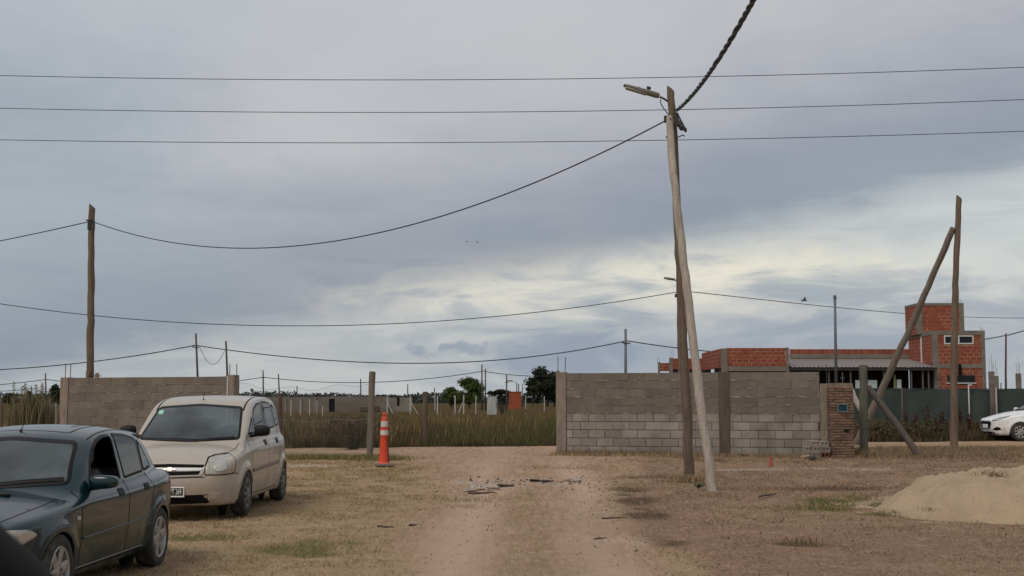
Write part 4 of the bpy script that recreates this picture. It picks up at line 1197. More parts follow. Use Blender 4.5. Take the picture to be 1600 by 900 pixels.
# ------------------------------------------------------------------ block walls
M_block_new = material('grey_block', (0.275, 0.245, 0.215), 0.95, [(1.6, 0.38, 0.62, (0.185, 0.158, 0.132), 0.85), (40, 0.5, 0.75, (0.14, 0.125, 0.105), 0.5)], bump=(70, 0.6, 0.006), rand=0.16)
M_block_old = material('brown_grey_block', (0.172, 0.147, 0.122), 0.95, [(1.8, 0.35, 0.7, (0.126, 0.105, 0.085), 0.85), (35, 0.5, 0.75, (0.10, 0.08, 0.06), 0.5)], bump=(60, 0.6, 0.006), rand=0.13)
M_mortar_dark = material('dark_mortar', (0.070, 0.060, 0.050), 0.95, bump=(60, 0.5, 0.01))
M_mortar_light = material('smeared_mortar', (0.225, 0.192, 0.158), 0.95, [(3, 0.42, 0.60, (0.11, 0.085, 0.062), 0.9, (1, 1, 3))], bump=(60, 0.5, 0.01))
M_conc = material('concrete', (0.25, 0.205, 0.16), 0.95, [(4, 0.4, 0.7, (0.165, 0.135, 0.105), 0.8, (3, 3, 0.7)), (30, 0.5, 0.75, (0.09, 0.075, 0.06), 0.4)], bump=(40, 0.6, 0.01))
M_conc_dark = material('concrete_stained', (0.105, 0.083, 0.062), 0.95, [(3, 0.35, 0.65, (0.07, 0.055, 0.042), 0.8, (3, 3, 0.5))], bump=(40, 0.6, 0.01))
M_rust = material('rusty_steel', (0.05, 0.03, 0.022), 0.8)
_blk = {}
def block_mesh(name, l, h, t, mat, ch=0.006, var=0):
    key = (name, round(l, 2), round(h, 2), round(t, 2), mat.name, var)
    if key not in _blk:
        rr = random.Random(hash((round(l, 2), var)) & 0xffff)
        m_ = MB(); m_.box((0, 0, 0), (l, t, h), ch)
        j = lambda: (rr.random() - 0.5) * ch * 1.0
        m_.v = [(x + j(), y + j(), z + j()) for x, y, z in m_.v]
        _blk[key] = m_.mesh(name, mat)
    return _blk[key]
def courses(parent, x0, x1, z0, n, mats, bl=0.40, bh=0.20, t=0.18, jt=0.011, name='block', y=0.0, skip=(), jit=0.004, phase=0.0, limit=None, ch=0.006):
    """Lays n courses of blocks in running bond between x0 and x1 (local x, front face at y)."""
    made = 0
    for r_ in range(n):
        z = z0 + r_ * bh
        x = x0 - ((phase + 0.5 * (r_ % 2)) % 1.0) * bl
        cuts = []
        while x < x1 - 0.02:
            a = max(x, x0); b = min(x + bl, x1)
            if b - a > 0.05: cuts.append((a, b))
            x += bl
        for sx0, sx1, sz0, sz1 in skip:
            if z + bh * 0.5 > sz0 and z + bh * 0.5 < sz1:
                nc = []
                for a, b in cuts:
                    if b <= sx0 or a >= sx1: nc.append((a, b))
                    else:
                        if a < sx0 - 0.05: nc.append((a, sx0))
                        if b > sx1 + 0.05: nc.append((sx1, b))
                cuts = nc
        for a, b in cuts:
            mt = mats(r_) if callable(mats) else mats
            me = block_mesh(name, b - a - jt, bh - jt, t, mt, ch, random.randrange(3))
            o = link(name, me, parent, (a + jt / 2, y + random.uniform(-jit, jit), z + jt / 2))
            made += 1
    return made
def place_on(A, B):
    return A, math.atan2(B.y - A.y, B.x - A.x), math.hypot(B.x - A.x, B.y - A.y)
def rebar(parent, x, y, z, h, lean=0.0, name='rebar', mat=None):
    m_ = MB(); m_.tube([(x, y, z - 0.05), (x + lean * 0.5, y, z + h * 0.5), (x + lean, y, z + h)], 0.0095, 6)
    return m_.put(name, mat or M_rust, parent)
# right-hand wall
A = at(870, 708, 31.07); B = at(1283, 709, 29.8); A.z = B.z = 0.235
base, rz, Lw = place_on(A, B)
wr = thing('block_wall', base, 'grey block wall right of the track, with three concrete columns', 'wall', rz)
mats = lambda r_: M_block_new if r_ < 5 else M_block_old
xm0 = 3.98
courses(wr, 0.245, xm0 - 0.002, 0.0, 10, mats, phase=0.62)
courses(wr, xm0 + 0.242, Lw - 0.005, 0.0, 10, mats, phase=0.30)
for nm, z0, z1, mt, rec in (('mortar', -0.15, 1.0, M_mortar_dark, 0.013), ('mortar', 1.0, 1.992, M_mortar_light, 0.007)):
    for xa, xb in ((0.2, xm0 + 0.02), (xm0 + 0.2, Lw - 0.01)):
        m_ = MB(); m_.box((xa, rec, z0), (xb, 0.165, z1)); m_.put(nm, mt, wr)
def column(parent, x0, x1, h, mat, y0=-0.02, y1=0.21, label=None, name='column'):
    m_ = MB(); rr = random.Random(int(x0 * 100) + 5)
    zs = np.linspace(-0.2, h, 9); vs = []
    for z in zs:
        for (x, y) in ((x0, y0), (x1, y0), (x1, y1), (x0, y1)):
            vs.append((x + rr.uniform(-.008, .008), y + rr.uniform(-.008, .008), z))
    fs = [(0, 3, 2, 1)]
    for i in range(len(zs) - 1):
        for k in range(4): fs.append((i * 4 + k, i * 4 + (k + 1) % 4, (i + 1) * 4 + (k + 1) % 4, (i + 1) * 4 + k))
    fs.append(tuple((len(zs) - 1) * 4 + k for k in range(4)))
    m_.add(vs, fs)
    o = m_.put(name, mat, parent)
    if label: o['label'] = label
    return o
column(wr, -0.01, 0.235, 2.02, M_conc)
column(wr, xm0, xm0 + 0.24, 2.01, M_conc_dark, label='dark stained middle column')
column(wr, Lw + 0.0, Lw + 0.21, 1.72, M_conc, y0=0.01, label='shorter end column beside the brick pillar')
for x, h, ln in ((0.02, 0.42, 0.0), (0.20, 0.40, 0.01)): rebar(wr, x, 0.1, 2.0, h, ln)
for x, h in ((xm0 + 0.02, 0.30), (xm0 + 0.22, 0.26)): rebar(wr, x, 0.1, 2.0, h)
for x, h in ((Lw - 0.0, 0.45), (Lw + 0.17, 0.47)): rebar(wr, x, 0.12, 1.72, h)
M_smear = material('mortar_smear', (0.33, 0.28, 0.225), 0.95, [(9, 0.4, 0.65, (0.20, 0.165, 0.13), 0.7)])
def smears(parent, x0, x1, rows, n, seed):
    """Mortar squeezed out of the bed joints: thin uneven lumps on the face."""
    rr = random.Random(seed); m_ = MB()
    for _ in range(n):
        x = rr.uniform(x0, x1); z = rr.choice(rows) * 0.20 + rr.uniform(-0.012, 0.012); l = rr.uniform(0.05, 0.30) ** 1.0; h = rr.uniform(0.006, 0.020)
        k = 7; top = [(x - l / 2 + l * i / k, -0.004, z + h * rr.uniform(0.3, 1.0) * math.sin(math.pi * (i + 0.3) / (k + 0.6))) for i in range(k + 1)]
        bot = [(p[0], -0.004, z - h * rr.uniform(0.3, 1.0) * math.sin(math.pi * (i + 0.3) / (k + 0.6))) for i, p in enumerate(top)]
        mid = [(p[0], -0.009, z) for p in top]; b0 = len(m_.v)
        m_.v += top + mid + bot
        for i in range(k):
            m_.f += [(b0 + i, b0 + k + 1 + i, b0 + k + 2 + i, b0 + i + 1), (b0 + k + 1 + i, b0 + 2 * k + 2 + i, b0 + 2 * k + 3 + i, b0 + k + 2 + i)]
    o = m_.put('mortar_smear', M_smear, parent); o['kind'] = 'stuff'
smears(wr, 0.3, xm0 - 0.2, (5, 6, 7, 8, 9), 70, 1); smears(wr, xm0 + 0.3, Lw - 0.2, (5, 6, 7, 8, 9), 46, 2)
# left-hand wall
A = at(92, 716, 32.0); B = at(364, 714, 30.0); A.z = B.z = 0.235
base, rz, Ll = place_on(A, B)
wl = thing('block_wall', base, 'brown grey block wall behind the parked cars', 'wall', rz)
courses(wl, 0.245, Ll - 0.245, -0.1, 10, lambda r_: M_block_old, phase=0.1)
smears(wl, 0.3, Ll - 0.3, (2.5, 3.5, 4.5, 5.5, 6.5, 7.5, 8.5), 90, 3)
m_ = MB(); m_.box((0.2, 0.007, -0.2), (Ll - 0.2, 0.165, 1.892)); m_.put('mortar', M_mortar_light, wl)
column(wl, -0.01, 0.235, 1.905, M_conc); column(wl, Ll - 0.235, Ll, 1.93, M_conc)
for x, h in ((0.03, 0.36), (0.20, 0.36)): rebar(wl, x, 0.1, 1.9, h)
for x, h in ((Ll - 0.21, 0.28), (Ll - 0.01, 0.28)): rebar(wl, x, 0.1, 1.92, h)
m_ = MB(); m_.tube([(Ll - 0.17, -0.03, 0.3), (Ll - 0.17, -0.03, 1.9)], 0.02, 8); m_.put('drain_pipe', material('grey_pvc', (0.5, 0.5, 0.48), 0.5), wl)

# ------------------------------------------------------------------ brick meter pillar at the end of the wall
M_brick = material('common_brick', (0.195, 0.108, 0.066), 0.95, [(9, 0.35, 0.7, (0.095, 0.058, 0.042), 0.85), (50, 0.5, 0.75, (0.24, 0.175, 0.125), 0.6), (3.0, 0.5, 0.7, (0.19, 0.145, 0.105), 0.6)], bump=(60, 0.7, 0.006), rand=0.38)
M_brick_m = material('brick_mortar', (0.215, 0.175, 0.135), 0.95, [(12, 0.4, 0.7, (0.08, 0.06, 0.045), 0.7)], bump=(50, 0.6, 0.01))
pp = at(1299, 709, 29.45); pp.z = 0.23
pil = thing('brick_pillar', pp, 'rough brick meter pillar with a small blue window at the wall end', 'pillar', rz * 0)
PW, PD, PH = 0.56, 0.42, 1.72
rc = 0.064
for r_ in range(int(PH / rc)):
    z = r_ * rc
    odd = r_ % 2
    xs = [0, 0.235, 0.47, PW] if odd else [0, 0.115, 0.345, PW]
    for a, b in zip(xs[:-1], xs[1:]):
        if 0.16 < (a + b) / 2 < 0.40 and 1.03 < z + 0.03 < 1.24 and b - a < 0.3:
            a2, b2 = a, b
            if a < 0.17: b = 0.17
            elif b > 0.41: a = 0.41
            else: continue
            if b - a < 0.05: continue
        me = block_mesh('brick', b - a - 0.016, rc - 0.017, 0.10, M_brick, 0.007, random.randrange(4))
        link('brick', me, pil, (a + 0.006, random.uniform(-0.014, 0.006), z + 0.006), (0, 0, random.uniform(-0.03, 0.03)))
    for xs_, rot in ((0.0, R(-90)), (PW, R(90))):
        ya, yb = (0.11, PD) if odd else (0.10, PD)
        for a, b in ((ya, ya + 0.2), (ya + 0.2, yb)):
            if b - a < 0.05: continue
            me = block_mesh('brick', b - a - 0.016, rc - 0.017, 0.09, M_brick, 0.007, random.randrange(4))
            if xs_ == 0: link('brick', me, pil, (random.uniform(-0.008, 0.006), b - 0.006, z + 0.006), (0, 0, R(-90)))
            else: link('brick', me, pil, (PW + random.uniform(-0.006, 0.008), a + 0.006, z + 0.006), (0, 0, R(90)))
m_ = MB(); m_.box((0.018, 0.018, -0.1), (PW - 0.018, PD - 0.01, PH + 0.012)); m_.put('mortar', M_brick_m, pil)
m_ = MB()
for lo, hi in (((0.165, -0.022, 1.05), (0.41, 0.02, 1.075)), ((0.165, -0.022, 1.225), (0.41, 0.02, 1.25)), ((0.165, -0.022, 1.076), (0.188, 0.02, 1.224)), ((0.387, -0.022, 1.076), (0.41, 0.02, 1.224))): m_.box(lo, hi, 0.003)
mf = m_.put('meter_frame', material('meter_frame', (0.14, 0.16, 0.15), 0.5), pil)
m_ = MB(); m_.box((0.186, -0.010, 1.074), (0.389, 0.015, 1.226)); m_.put('meter_window', material('meter_glass', (0.010, 0.040, 0.058), 0.5, spec=0.2), mf)
m_ = MB(); m_.box((0.30, -0.020, 0.60), (0.42, 0.0, 0.645), 0.004); m_.put('earth_box', MT['black'], pil)
# galvanised service pipe standing on the pillar
M_galv = material('galvanised_pipe', (0.125, 0.145, 0.16), 0.55, [(8, 0.4, 0.7, (0.08, 0.09, 0.10), 0.6, (4, 4, 0.6))], metal=0.3)
q = at(1306.5, 600, 29.65)
pipe = thing('service_pipe', (q.x, q.y, 1.94), 'tall thin galvanised pipe rising from the brick pillar', 'pipe')
hp = at(1304.5, 466, 29.65)
m_ = MB(); m_.tube([(0, 0, -0.05), ((hp.x - q.x) * 0.5, 0, (hp.z - 1.94) * 0.5), (hp.x - q.x, 0, hp.z - 1.94)], [0.034, 0.032, 0.030], 10); m_.put('pipe', M_galv, pipe, True)
m_ = MB(); m_.tube([(hp.x - q.x, 0, hp.z - 1.95), (hp.x - q.x, 0, hp.z - 1.87)], [0.042, 0.036], 10); m_.put('pipe_cap', M_galv, pipe)
q2 = at(1317.5, 598, 29.6); m_ = MB(); m_.tube([(q2.x - q.x, 0, -0.04), (q2.x - q.x, 0, 0.28)], 0.011, 6); m_.tube([(q2.x - q.x - 0.05, 0, 0.14), (q2.x - q.x + 0.05, 0, 0.14)], 0.010, 6); m_.put('pipe_bracket', M_galv, pipe)

# ------------------------------------------------------------------ spare hollow blocks heaped by the pillar
def hollow_block(l, mat, name='hollow_block'):
    m_ = MB(); h, t = 0.19, 0.15
    m_.box((0, 0, 0), (l, 0.03, h), 0.003); m_.box((0, t - 0.03, 0), (l, t, h), 0.003)
    for x in (0, l * 0.5 - 0.015, l - 0.03): m_.box((x, 0.0301, 0.0), (x + 0.03, t - 0.0301, h))
    return m_.mesh(name, mat)
hb = hollow_block(0.39, M_block_new)
M_hol = material('red_hollow_block', (0.19, 0.075, 0.045), 0.9, [(12, 0.4, 0.7, (0.12, 0.05, 0.03), 0.7)], rand=0.1)
stack_spec = [   # px left, py bottom, Y, turned?, label
    (1256.0, 710.5, 29.30, 'grey hollow block lying on the grass, lowest at the left of the heap', M_block_new),
    (1257.5, 703.5, 29.40, 'grey hollow block second up at the left of the heap', M_block_new),
    (1269.0, 710.0, 29.25, 'grey hollow block at the bottom middle of the heap', M_block_new),
    (1269.5, 703.0, 29.28, 'grey hollow block halfway up the middle of the heap', M_block_new),
    (1268.5, 695.5, 29.30, 'grey hollow block on top of the middle of the heap', M_block_new),
    (1283.5, 710.0, 29.20, 'red hollow clay block at the foot of the heap near the pillar', M_hol),
    (1283.5, 702.5, 29.22, 'grey hollow block resting on the red clay block', M_block_new),
    (1282.5, 695.5, 29.24, 'grey hollow block topmost beside the short end column', M_block_new)]
zl = {}
for px, py, Y, lab, mt in stack_spec:
    col_ = 0 if px < 1262 else (1 if px < 1275 else 2)
    k = zl.get(col_, 0); zl[col_] = k + 1
    p = at(px, py, Y)
    zz = float(ground_z(p.x, p.y)) - 0.02 + k * 0.130
    m_ = MB(); l, t, h = 0.19, 0.36, 0.126
    # lying on its side, end towards the track: two openings
    m_.box((0, 0, 0), (l, t, 0.022), 0.002); m_.box((0, 0, h - 0.024), (l, t, h - 0.002), 0.002)
    for x in (0, l * 0.5 - 0.011, l - 0.022): m_.box((x, 0.001, 0.0221), (x + 0.022, t - 0.001, h - 0.0241))
    if mt is not M_hol: m_.box((0.0221, 0.03, 0.0222), (l - 0.0221, 0.05, h - 0.0242))
    o = m_.put('hollow_block', mt, loc=(p.x + random.uniform(-.01, .01), Y, zz), rot=(0, 0, random.uniform(-0.12, 0.12)))
    tag(o, lab, 'block', 'loose blocks heaped beside the brick pillar')

# ------------------------------------------------------------------ posts, struts and poles of rough timber
def wood(name, a, b, c_, k=1.0):
    return material(name, a, 0.9, [(5, 0.38, 0.68, b, 0.85, (3, 3, 0.22)), (24, 0.5, 0.7, c_, 0.8, (4, 4, 0.10)), (1.3, 0.45, 0.7, b, 0.5)], bump=(26, 0.9, 0.02, (3, 3, 0.12)))
M_wood_grey = wood('weathered_grey_wood', (0.43, 0.38, 0.32), (0.30, 0.255, 0.21), (0.12, 0.095, 0.075))
M_wood_mid = wood('grey_brown_wood', (0.205, 0.172, 0.140), (0.135, 0.112, 0.090), (0.075, 0.060, 0.048))
M_wood_brown = wood('brown_bark_wood', (0.155, 0.115, 0.080), (0.085, 0.062, 0.044), (0.24, 0.19, 0.14))
M_wood_tan = wood('tan_pole_wood', (0.185, 0.135, 0.092), (0.115, 0.082, 0.056), (0.065, 0.048, 0.034))
M_wood_green = wood('treated_green_wood', (0.125, 0.122, 0.092), (0.080, 0.080, 0.058), (0.16, 0.15, 0.12))
M_wood_dark = wood('dark_strut_wood', (0.115, 0.090, 0.082), (0.065, 0.050, 0.047), (0.21, 0.18, 0.15))
def pole_pts(pts, n=26, wob=0.012, seed=1):
    """Smooth slightly crooked centre line through world points."""
    rr = random.Random(seed); P = [Vector(p) for p in pts]; outp = []
    cum = [0]
    for a, b in zip(P[:-1], P[1:]): cum.append(cum[-1] + (b - a).length)
    def ev(t):
        for i in range(len(P) - 1):
            if t <= cum[i + 1] or i == len(P) - 2:
                u = (t - cum[i]) / (cum[i + 1] - cum[i])
                p0 = P[max(i - 1, 0)]; p1 = P[i]; p2 = P[i + 1]; p3 = P[min(i + 2, len(P) - 1)]
                return 0.5 * ((2 * p1) + (p2 - p0) * u + (2 * p0 - 5 * p1 + 4 * p2 - p3) * u * u + (3 * p1 - p0 - 3 * p2 + p3) * u ** 3)
    for i in range(n):
        t = cum[-1] * i / (n - 1)
        outp.append(ev(t) + Vector((rr.uniform(-wob, wob), rr.uniform(-wob, wob), 0)))
    return outp
def timber(name, pts, r0, r1, mat, label, cat, group=None, n=26, wob=0.012, seed=1, sides=12, top=None, bury=0.12, lump=0.05):
    pts = [Vector(p) for p in pts]
    base = pts[0].copy()
    t = (pts[1] - pts[0]).normalized()
    pts[0] = pts[0] - t * bury
    C = pole_pts(pts, n, wob, seed)
    root = thing(name, base, label, cat, 0, group)
    m_ = MB(); rr = random.Random(seed + 50)
    rad = [(r0 + (r1 - r0) * i / (n - 1)) for i in range(n)]
    m_.tube([p - base for p in C], rad, sides, True)
    v2 = []
    for i, v in enumerate(m_.v):      # knots and flattened sides
        ring = min(i // sides, n - 1); c0 = C[ring] - base; d_ = Vector(v) - c0
        k = 1 + lump * math.sin(ring * 0.9 + (i % sides) * 1.3 + seed) + rr.uniform(-lump, lump) * 0.8
        v2.append(tuple(c0 + d_ * k))
    m_.v = v2
    if top == 'slant':               # sawn at an angle
        for k in range(sides):
            i = (n - 1) * sides + k; x, y, z = m_.v[i]; c0 = C[-1] - base
            m_.v[i] = (x, y, z - (x - c0.x) * 0.9 + 0.0)
    o = m_.put('shaft', mat, root, True)
    try: o.data.set_sharp_from_angle(angle=R(50))
    except Exception: pass
    return root
# ------------------------------------------------------------------ unfinished red block house beyond the wall
M_red = material('red_clay_block', (0.245, 0.064, 0.035), 0.9, [(2.5, 0.35, 0.7, (0.20, 0.048, 0.026), 0.7), (14, 0.5, 0.75, (0.36, 0.11, 0.06), 0.4)], rand=0.14)
M_redm = material('cream_mortar', (0.44, 0.255, 0.16), 0.95, [(1.3, 0.46, 0.60, (0.24, 0.07, 0.04), 0.92)])
M_hconc = material('house_concrete', (0.205, 0.180, 0.150), 0.95, [(1.5, 0.35, 0.7, (0.13, 0.113, 0.095), 0.8, (1, 1, 2)), (8, 0.5, 0.7, (0.22, 0.20, 0.17), 0.4)])
M_zinc = material('zinc_sheet', (0.185, 0.168, 0.155), 0.55, [(1.2, 0.35, 0.7, (0.20, 0.17, 0.15), 0.8, (2, 0.4, 1))], metal=0.3)
M_white = material('white_paint', (0.62, 0.62, 0.60), 0.6)
M_dpane = material('dark_pane', (0.008, 0.009, 0.010), 0.15, spec=0.3)
M_room = material('unlit_plaster', (0.055, 0.05, 0.045), 0.95)  # near-black tone paints deep porch shade into the wall colour
HY = 70.0
house = thing('brick_house', (at(1300, 640, HY).x, HY, 0.24), 'unfinished red clay block house with a small tower and tin porch', 'house')
HX = house.location.x
def hx(px, Y): return at(px, 626, Y).x - HX
def hz(py, Y): return at(800, py, Y).z - 0.24
def hy(Y): return Y - HY
def solid(name, x0, x1, y0, y1, z0, z1, mat, parent=None, ch=0.0):
    m_ = MB(); m_.box((x0, y0, z0), (x1, y1, z1), ch); return m_.put(name, mat, parent or house)
def brick_face(x0, x1, y, z0, z1, windows=(), single=True):
    """A wall seen from the front: recessed mortar bed and courses of hollow blocks."""
    n = max(1, int(round((z1 - z0) / 0.195))); bh = (z1 - z0) / n
    m_ = MB(); m_.box((x0, y + 0.006, z0), (x1, y + 0.15, z1)) if not windows else None
    if windows:
        wx0, wx1, wz0, wz1 = windows[0]
        for a, b, c_, d_ in ((x0, wx0, z0, z1), (wx1, x1, z0, z1), (wx0 + .001, wx1 - .001, z0, wz0), (wx0 + .001, wx1 - .001, wz1, z1)): m_.box((a, y + 0.006, c_), (b, y + 0.15, d_))
    m_.put('mortar', M_redm, house)
    pre = bpy.data.objects.new('tmp', None)
    courses(house, x0 + 0.004, x1 - 0.004, z0, n, M_red, bl=0.34, bh=bh, t=0.12, jt=0.025, name='clay_block', y=y, skip=windows, jit=0.004, phase=random.random(), ch=0.004)
    bpy.data.objects.remove(pre)
side_v = MB(); side_m = MB()
def brick_side(x, y0, y1, z0, z1):
    """A side wall at constant x: too foreshortened to pick blocks apart singly."""
    n = max(1, int(round((z1 - z0) / 0.195))); bh = (z1 - z0) / n
    side_m.box((x + 0.005, y0, z0), (x + 0.15, y1, z1))
    for r_ in range(n):
        q_ = y0 - (0.17 if r_ % 2 else 0)
        while q_ < y1:
            a = max(q_, y0); b = min(q_ + 0.34, y1)
            if b - a > 0.06: side_v.box((x, a + 0.014, z0 + r_ * bh + 0.014), (x + 0.12, b - 0.014, z0 + (r_ + 1) * bh - 0.014))
            q_ += 0.34
# room block with the two windows
Y0 = 70.0; Yb = 74.4
xa, xb = hx(1461, Y0), hx(1542, Y0)
zt = hz(516.5, Y0); zb_ = hz(523, Y0); zm0, zm1 = hz(575, Y0), hz(568.5, Y0)
cw = 0.26
solid('corner_column', xa, xa + cw, hy(Y0) - 0.02, hy(Y0) + 0.24, 0, zb_ - 0.001, M_hconc)
solid('corner_column', xb - 0.22, xb, hy(Y0) - 0.02, hy(Y0) + 0.24, 0, zb_ - 0.001, M_hconc)
solid('ring_beam', xa - 0.01, xb + 0.01, hy(Y0) - 0.025, hy(Y0) + 0.24, zb_, zt, M_hconc)
solid('ring_beam', xa + cw, xb - 0.22, hy(Y0) - 0.018, hy(Y0) + 0.2, zm0, zm1, M_hconc)
w1 = (hx(1478, Y0), hx(1524, Y0), hz(537.5, Y0), hz(524.2, Y0)); w2 = (hx(1481, Y0), hx(1524.5, Y0), hz(598, Y0), hz(586, Y0))
brick_face(xa + cw, xb - 0.22, hy(Y0), zm1, zb_, (w1,))
brick_face(xa + cw, xb - 0.22, hy(Y0), 0.6, zm0, (w2,))
def h_window(w, fr_m, split, sill=None):
    x0, x1, z0, z1 = w; t = 0.06; y = hy(Y0) - 0.03
    m_ = MB(); e = 0.002
    for lo, hi in (((x0, y, z0), (x1, y + 0.12, z0 + t)), ((x0, y, z1 - t), (x1, y + 0.12, z1)), ((x0, y, z0 + t + e), (x0 + t, y + 0.12, z1 - t - e)), ((x1 - t, y, z0 + t + e), (x1, y + 0.12, z1 - t - e))): m_.box(lo, hi)
    for s_ in split:
        xs = x0 + (x1 - x0) * s_; m_.box((xs - 0.035, y + 0.004, z0 + t + e), (xs + 0.035, y + 0.11, z1 - t - e))
    wdw = m_.put('window', fr_m, house)
    ed = [0] + list(split) + [1]
    for a, b in zip(ed[:-1], ed[1:]):
        m_ = MB(); m_.box((x0 + (x1 - x0) * a + 0.03, y + 0.06, z0 + 0.03), (x0 + (x1 - x0) * b - 0.03, y + 0.075, z1 - 0.03)); m_.put('pane', M_dpane, wdw)
    if sill:
        m_ = MB(); m_.box((x0 - 0.04, y - 0.05, z0 - 0.05), (x1 + 0.04, y + 0.06, z0 - 0.002)); m_.put('sill', sill, wdw)
    return wdw
h_window(w1, M_white, (0.5,))['label'] = 'white framed sliding window upstairs'
h_window(w2, material('dark_frame', (0.03, 0.03, 0.03), 0.5), (), M_white)['label'] = 'dark window over a white sill downstairs'
solid('rain_pipe', hx(1498.5, Y0), hx(1502.5, Y0), hy(Y0) - 0.16, hy(Y0) - 0.05, hz(586, Y0), hz(569, Y0), MT['black'])
brick_side(xa + 0.003, hy(Y0) + 0.24, hy(72.0), zm1, zb_); brick_side(xa + 0.003, hy(72.2), hy(Yb), zm1, zb_)
solid('side_column', xa - 0.006, xa + 0.2, hy(72.0), hy(72.2), 0, zb_ - 0.002, M_white)
solid('ring_beam', xa - 0.02, xa + 0.2, hy(Y0) + 0.241, hy(Yb), zb_, zt - 0.004, M_hconc)
solid('roof', xa + 0.2, xb, hy(Y0) + 0.241, hy(Yb), zb_ + 0.02, zt - 0.02, M_hconc)
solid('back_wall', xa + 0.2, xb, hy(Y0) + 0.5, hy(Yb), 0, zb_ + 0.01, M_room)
# tower
Y1 = 72.0
ta, tb = hx(1437.5, Y1), hx(1510.5, Y1); tt, tb2 = hz(473.5, Y1), hz(477.5, Y1); tz0 = zt - 0.1
solid('tower_column', ta, ta + 0.27, hy(Y1) - 0.02, hy(Y1) + 0.25, tz0, tb2 - 0.001, M_hconc)
solid('tower_column', tb - 0.27, tb, hy(Y1) - 0.02, hy(Y1) + 0.25, tz0, tt - 0.001, M_hconc)
solid('ring_beam', ta - 0.01, tb - 0.272, hy(Y1) - 0.025, hy(Y1) + 0.25, tb2, tt, M_hconc)
brick_face(ta + 0.27, tb - 0.27, hy(Y1), tz0, tb2)
brick_side(ta + 0.004, hy(Y1) + 0.25, hy(74.3), tz0, tb2)
solid('ring_beam', ta - 0.012, ta + 0.2, hy(Y1) + 0.251, hy(74.3), tb2, tt - 0.003, M_hconc)
solid('tower_core', ta + 0.15, tb, hy(Y1) + 0.3, hy(74.3), tz0, tt - 0.05, M_hconc)
for px, h in ((1506, 0.26), (1509, 0.2)): rebar(house, hx(px, Y1), hy(Y1) + 0.1, tt, h)
for px, h in ((1537, 0.22), (1540, 0.18)): rebar(house, hx(px, Y0), hy(Y0) + 0.1, zt, h)
# long parapet behind the porch
Y2 = 74.5
pa, pb = hx(1236, Y2), hx(1424, Y2)
brick_face(pa, pb, hy(Y2), hz(553.0, Y2), hz(545.5, Y2))
solid('ring_beam', pa, pb, hy(Y2) - 0.02, hy(Y2) + 0.2, hz(559.5, Y2), hz(553.2, Y2), M_hconc)
brick_face(pa, pb, hy(Y2), hz(566, Y2), hz(559.7, Y2))
# porch: dark room behind posts, tin roof
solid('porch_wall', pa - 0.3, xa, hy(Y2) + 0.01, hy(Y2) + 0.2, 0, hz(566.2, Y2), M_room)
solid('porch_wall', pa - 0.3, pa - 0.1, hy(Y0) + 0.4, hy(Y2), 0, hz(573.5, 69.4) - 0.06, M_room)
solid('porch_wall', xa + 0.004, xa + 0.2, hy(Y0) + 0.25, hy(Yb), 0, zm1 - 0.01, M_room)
zf, zk = hz(573.5, 69.4), hz(560.5, 74.4)
xr0, xr1 = hx(1237, 69.4), xa - 0.01
m_ = MB(); nW = 150
for i in range(nW + 1):
    x = xr0 + (xr1 - xr0) * i / nW; dz = 0.022 * math.cos(i * math.pi / 2)
    m_.v += [(x, hy(69.4), zf + dz), (x, hy(74.4), zk + dz), (x, hy(74.4), zk + dz - 0.012), (x, hy(69.4), zf + dz - 0.012)]
for i in range(nW):
    a, b = i * 4, i * 4 + 4
    m_.f += [(a, b, b + 1, a + 1), (a + 3, a + 2, b + 2, b + 3), (a, a + 3, b + 3, b), (a + 1, b + 1, b + 2, a + 2)]
m_.put('porch_roof', M_zinc, house)
solid('roof_purlin', xr0, xr1, hy(69.45), hy(69.55), zf - 0.18, zf - 0.036, material('dark_beam', (0.04, 0.035, 0.03), 0.9))
M_post = material('porch_post', (0.10, 0.09, 0.08), 0.9)
for px in (1296, 1330, 1382, 1425, 1443, 1452): 
    m_ = MB(); m_.tube([(hx(px, 69.6), hy(69.6), 0), (hx(px, 69.6), hy(69.6), zf - 0.16)], 0.045, 8); m_.put('porch_post', M_post, house)
# pale panels painted as daylight seen through openings in the dark porch
M_daylight = material('painted_daylight', (0.55, 0.62, 0.60), 0.6)
for px0, px1, py0, py1, n in ((1337, 1345, 594, 607.5, 4), (1357, 1371, 594, 607.5, 5), (1402, 1409, 593, 608, 6)):
    f_ = solid('daylight_panel', hx(px0, 69.95), hx(px1, 69.95), hy(69.93), hy(69.97), hz(py1, 69.95), hz(py0, 69.95), M_daylight)
    zz0, zz1 = hz(py1, 69.95), hz(py0, 69.95)
    for k in range(n):
        z0 = zz0 + (zz1 - zz0) * (k + 0.18) / n; z1 = zz0 + (zz1 - zz0) * (k + 0.8) / n
        solid('daylight_bar', hx(px0, 69.95) + 0.02, hx(px1, 69.95) - 0.02, hy(69.90), hy(69.93) - 0.001, z0, z1, M_daylight, f_)
m_ = MB(); x_ = hx(1398.5, 69.9); m_.box((x_ - 0.04, hy(69.9), hz(608, 69.9)), (x_ + 0.08, hy(69.95), hz(586, 69.9))); m_.put('door_post', material('yellow_green_paint', (0.16, 0.19, 0.07), 0.7), house)
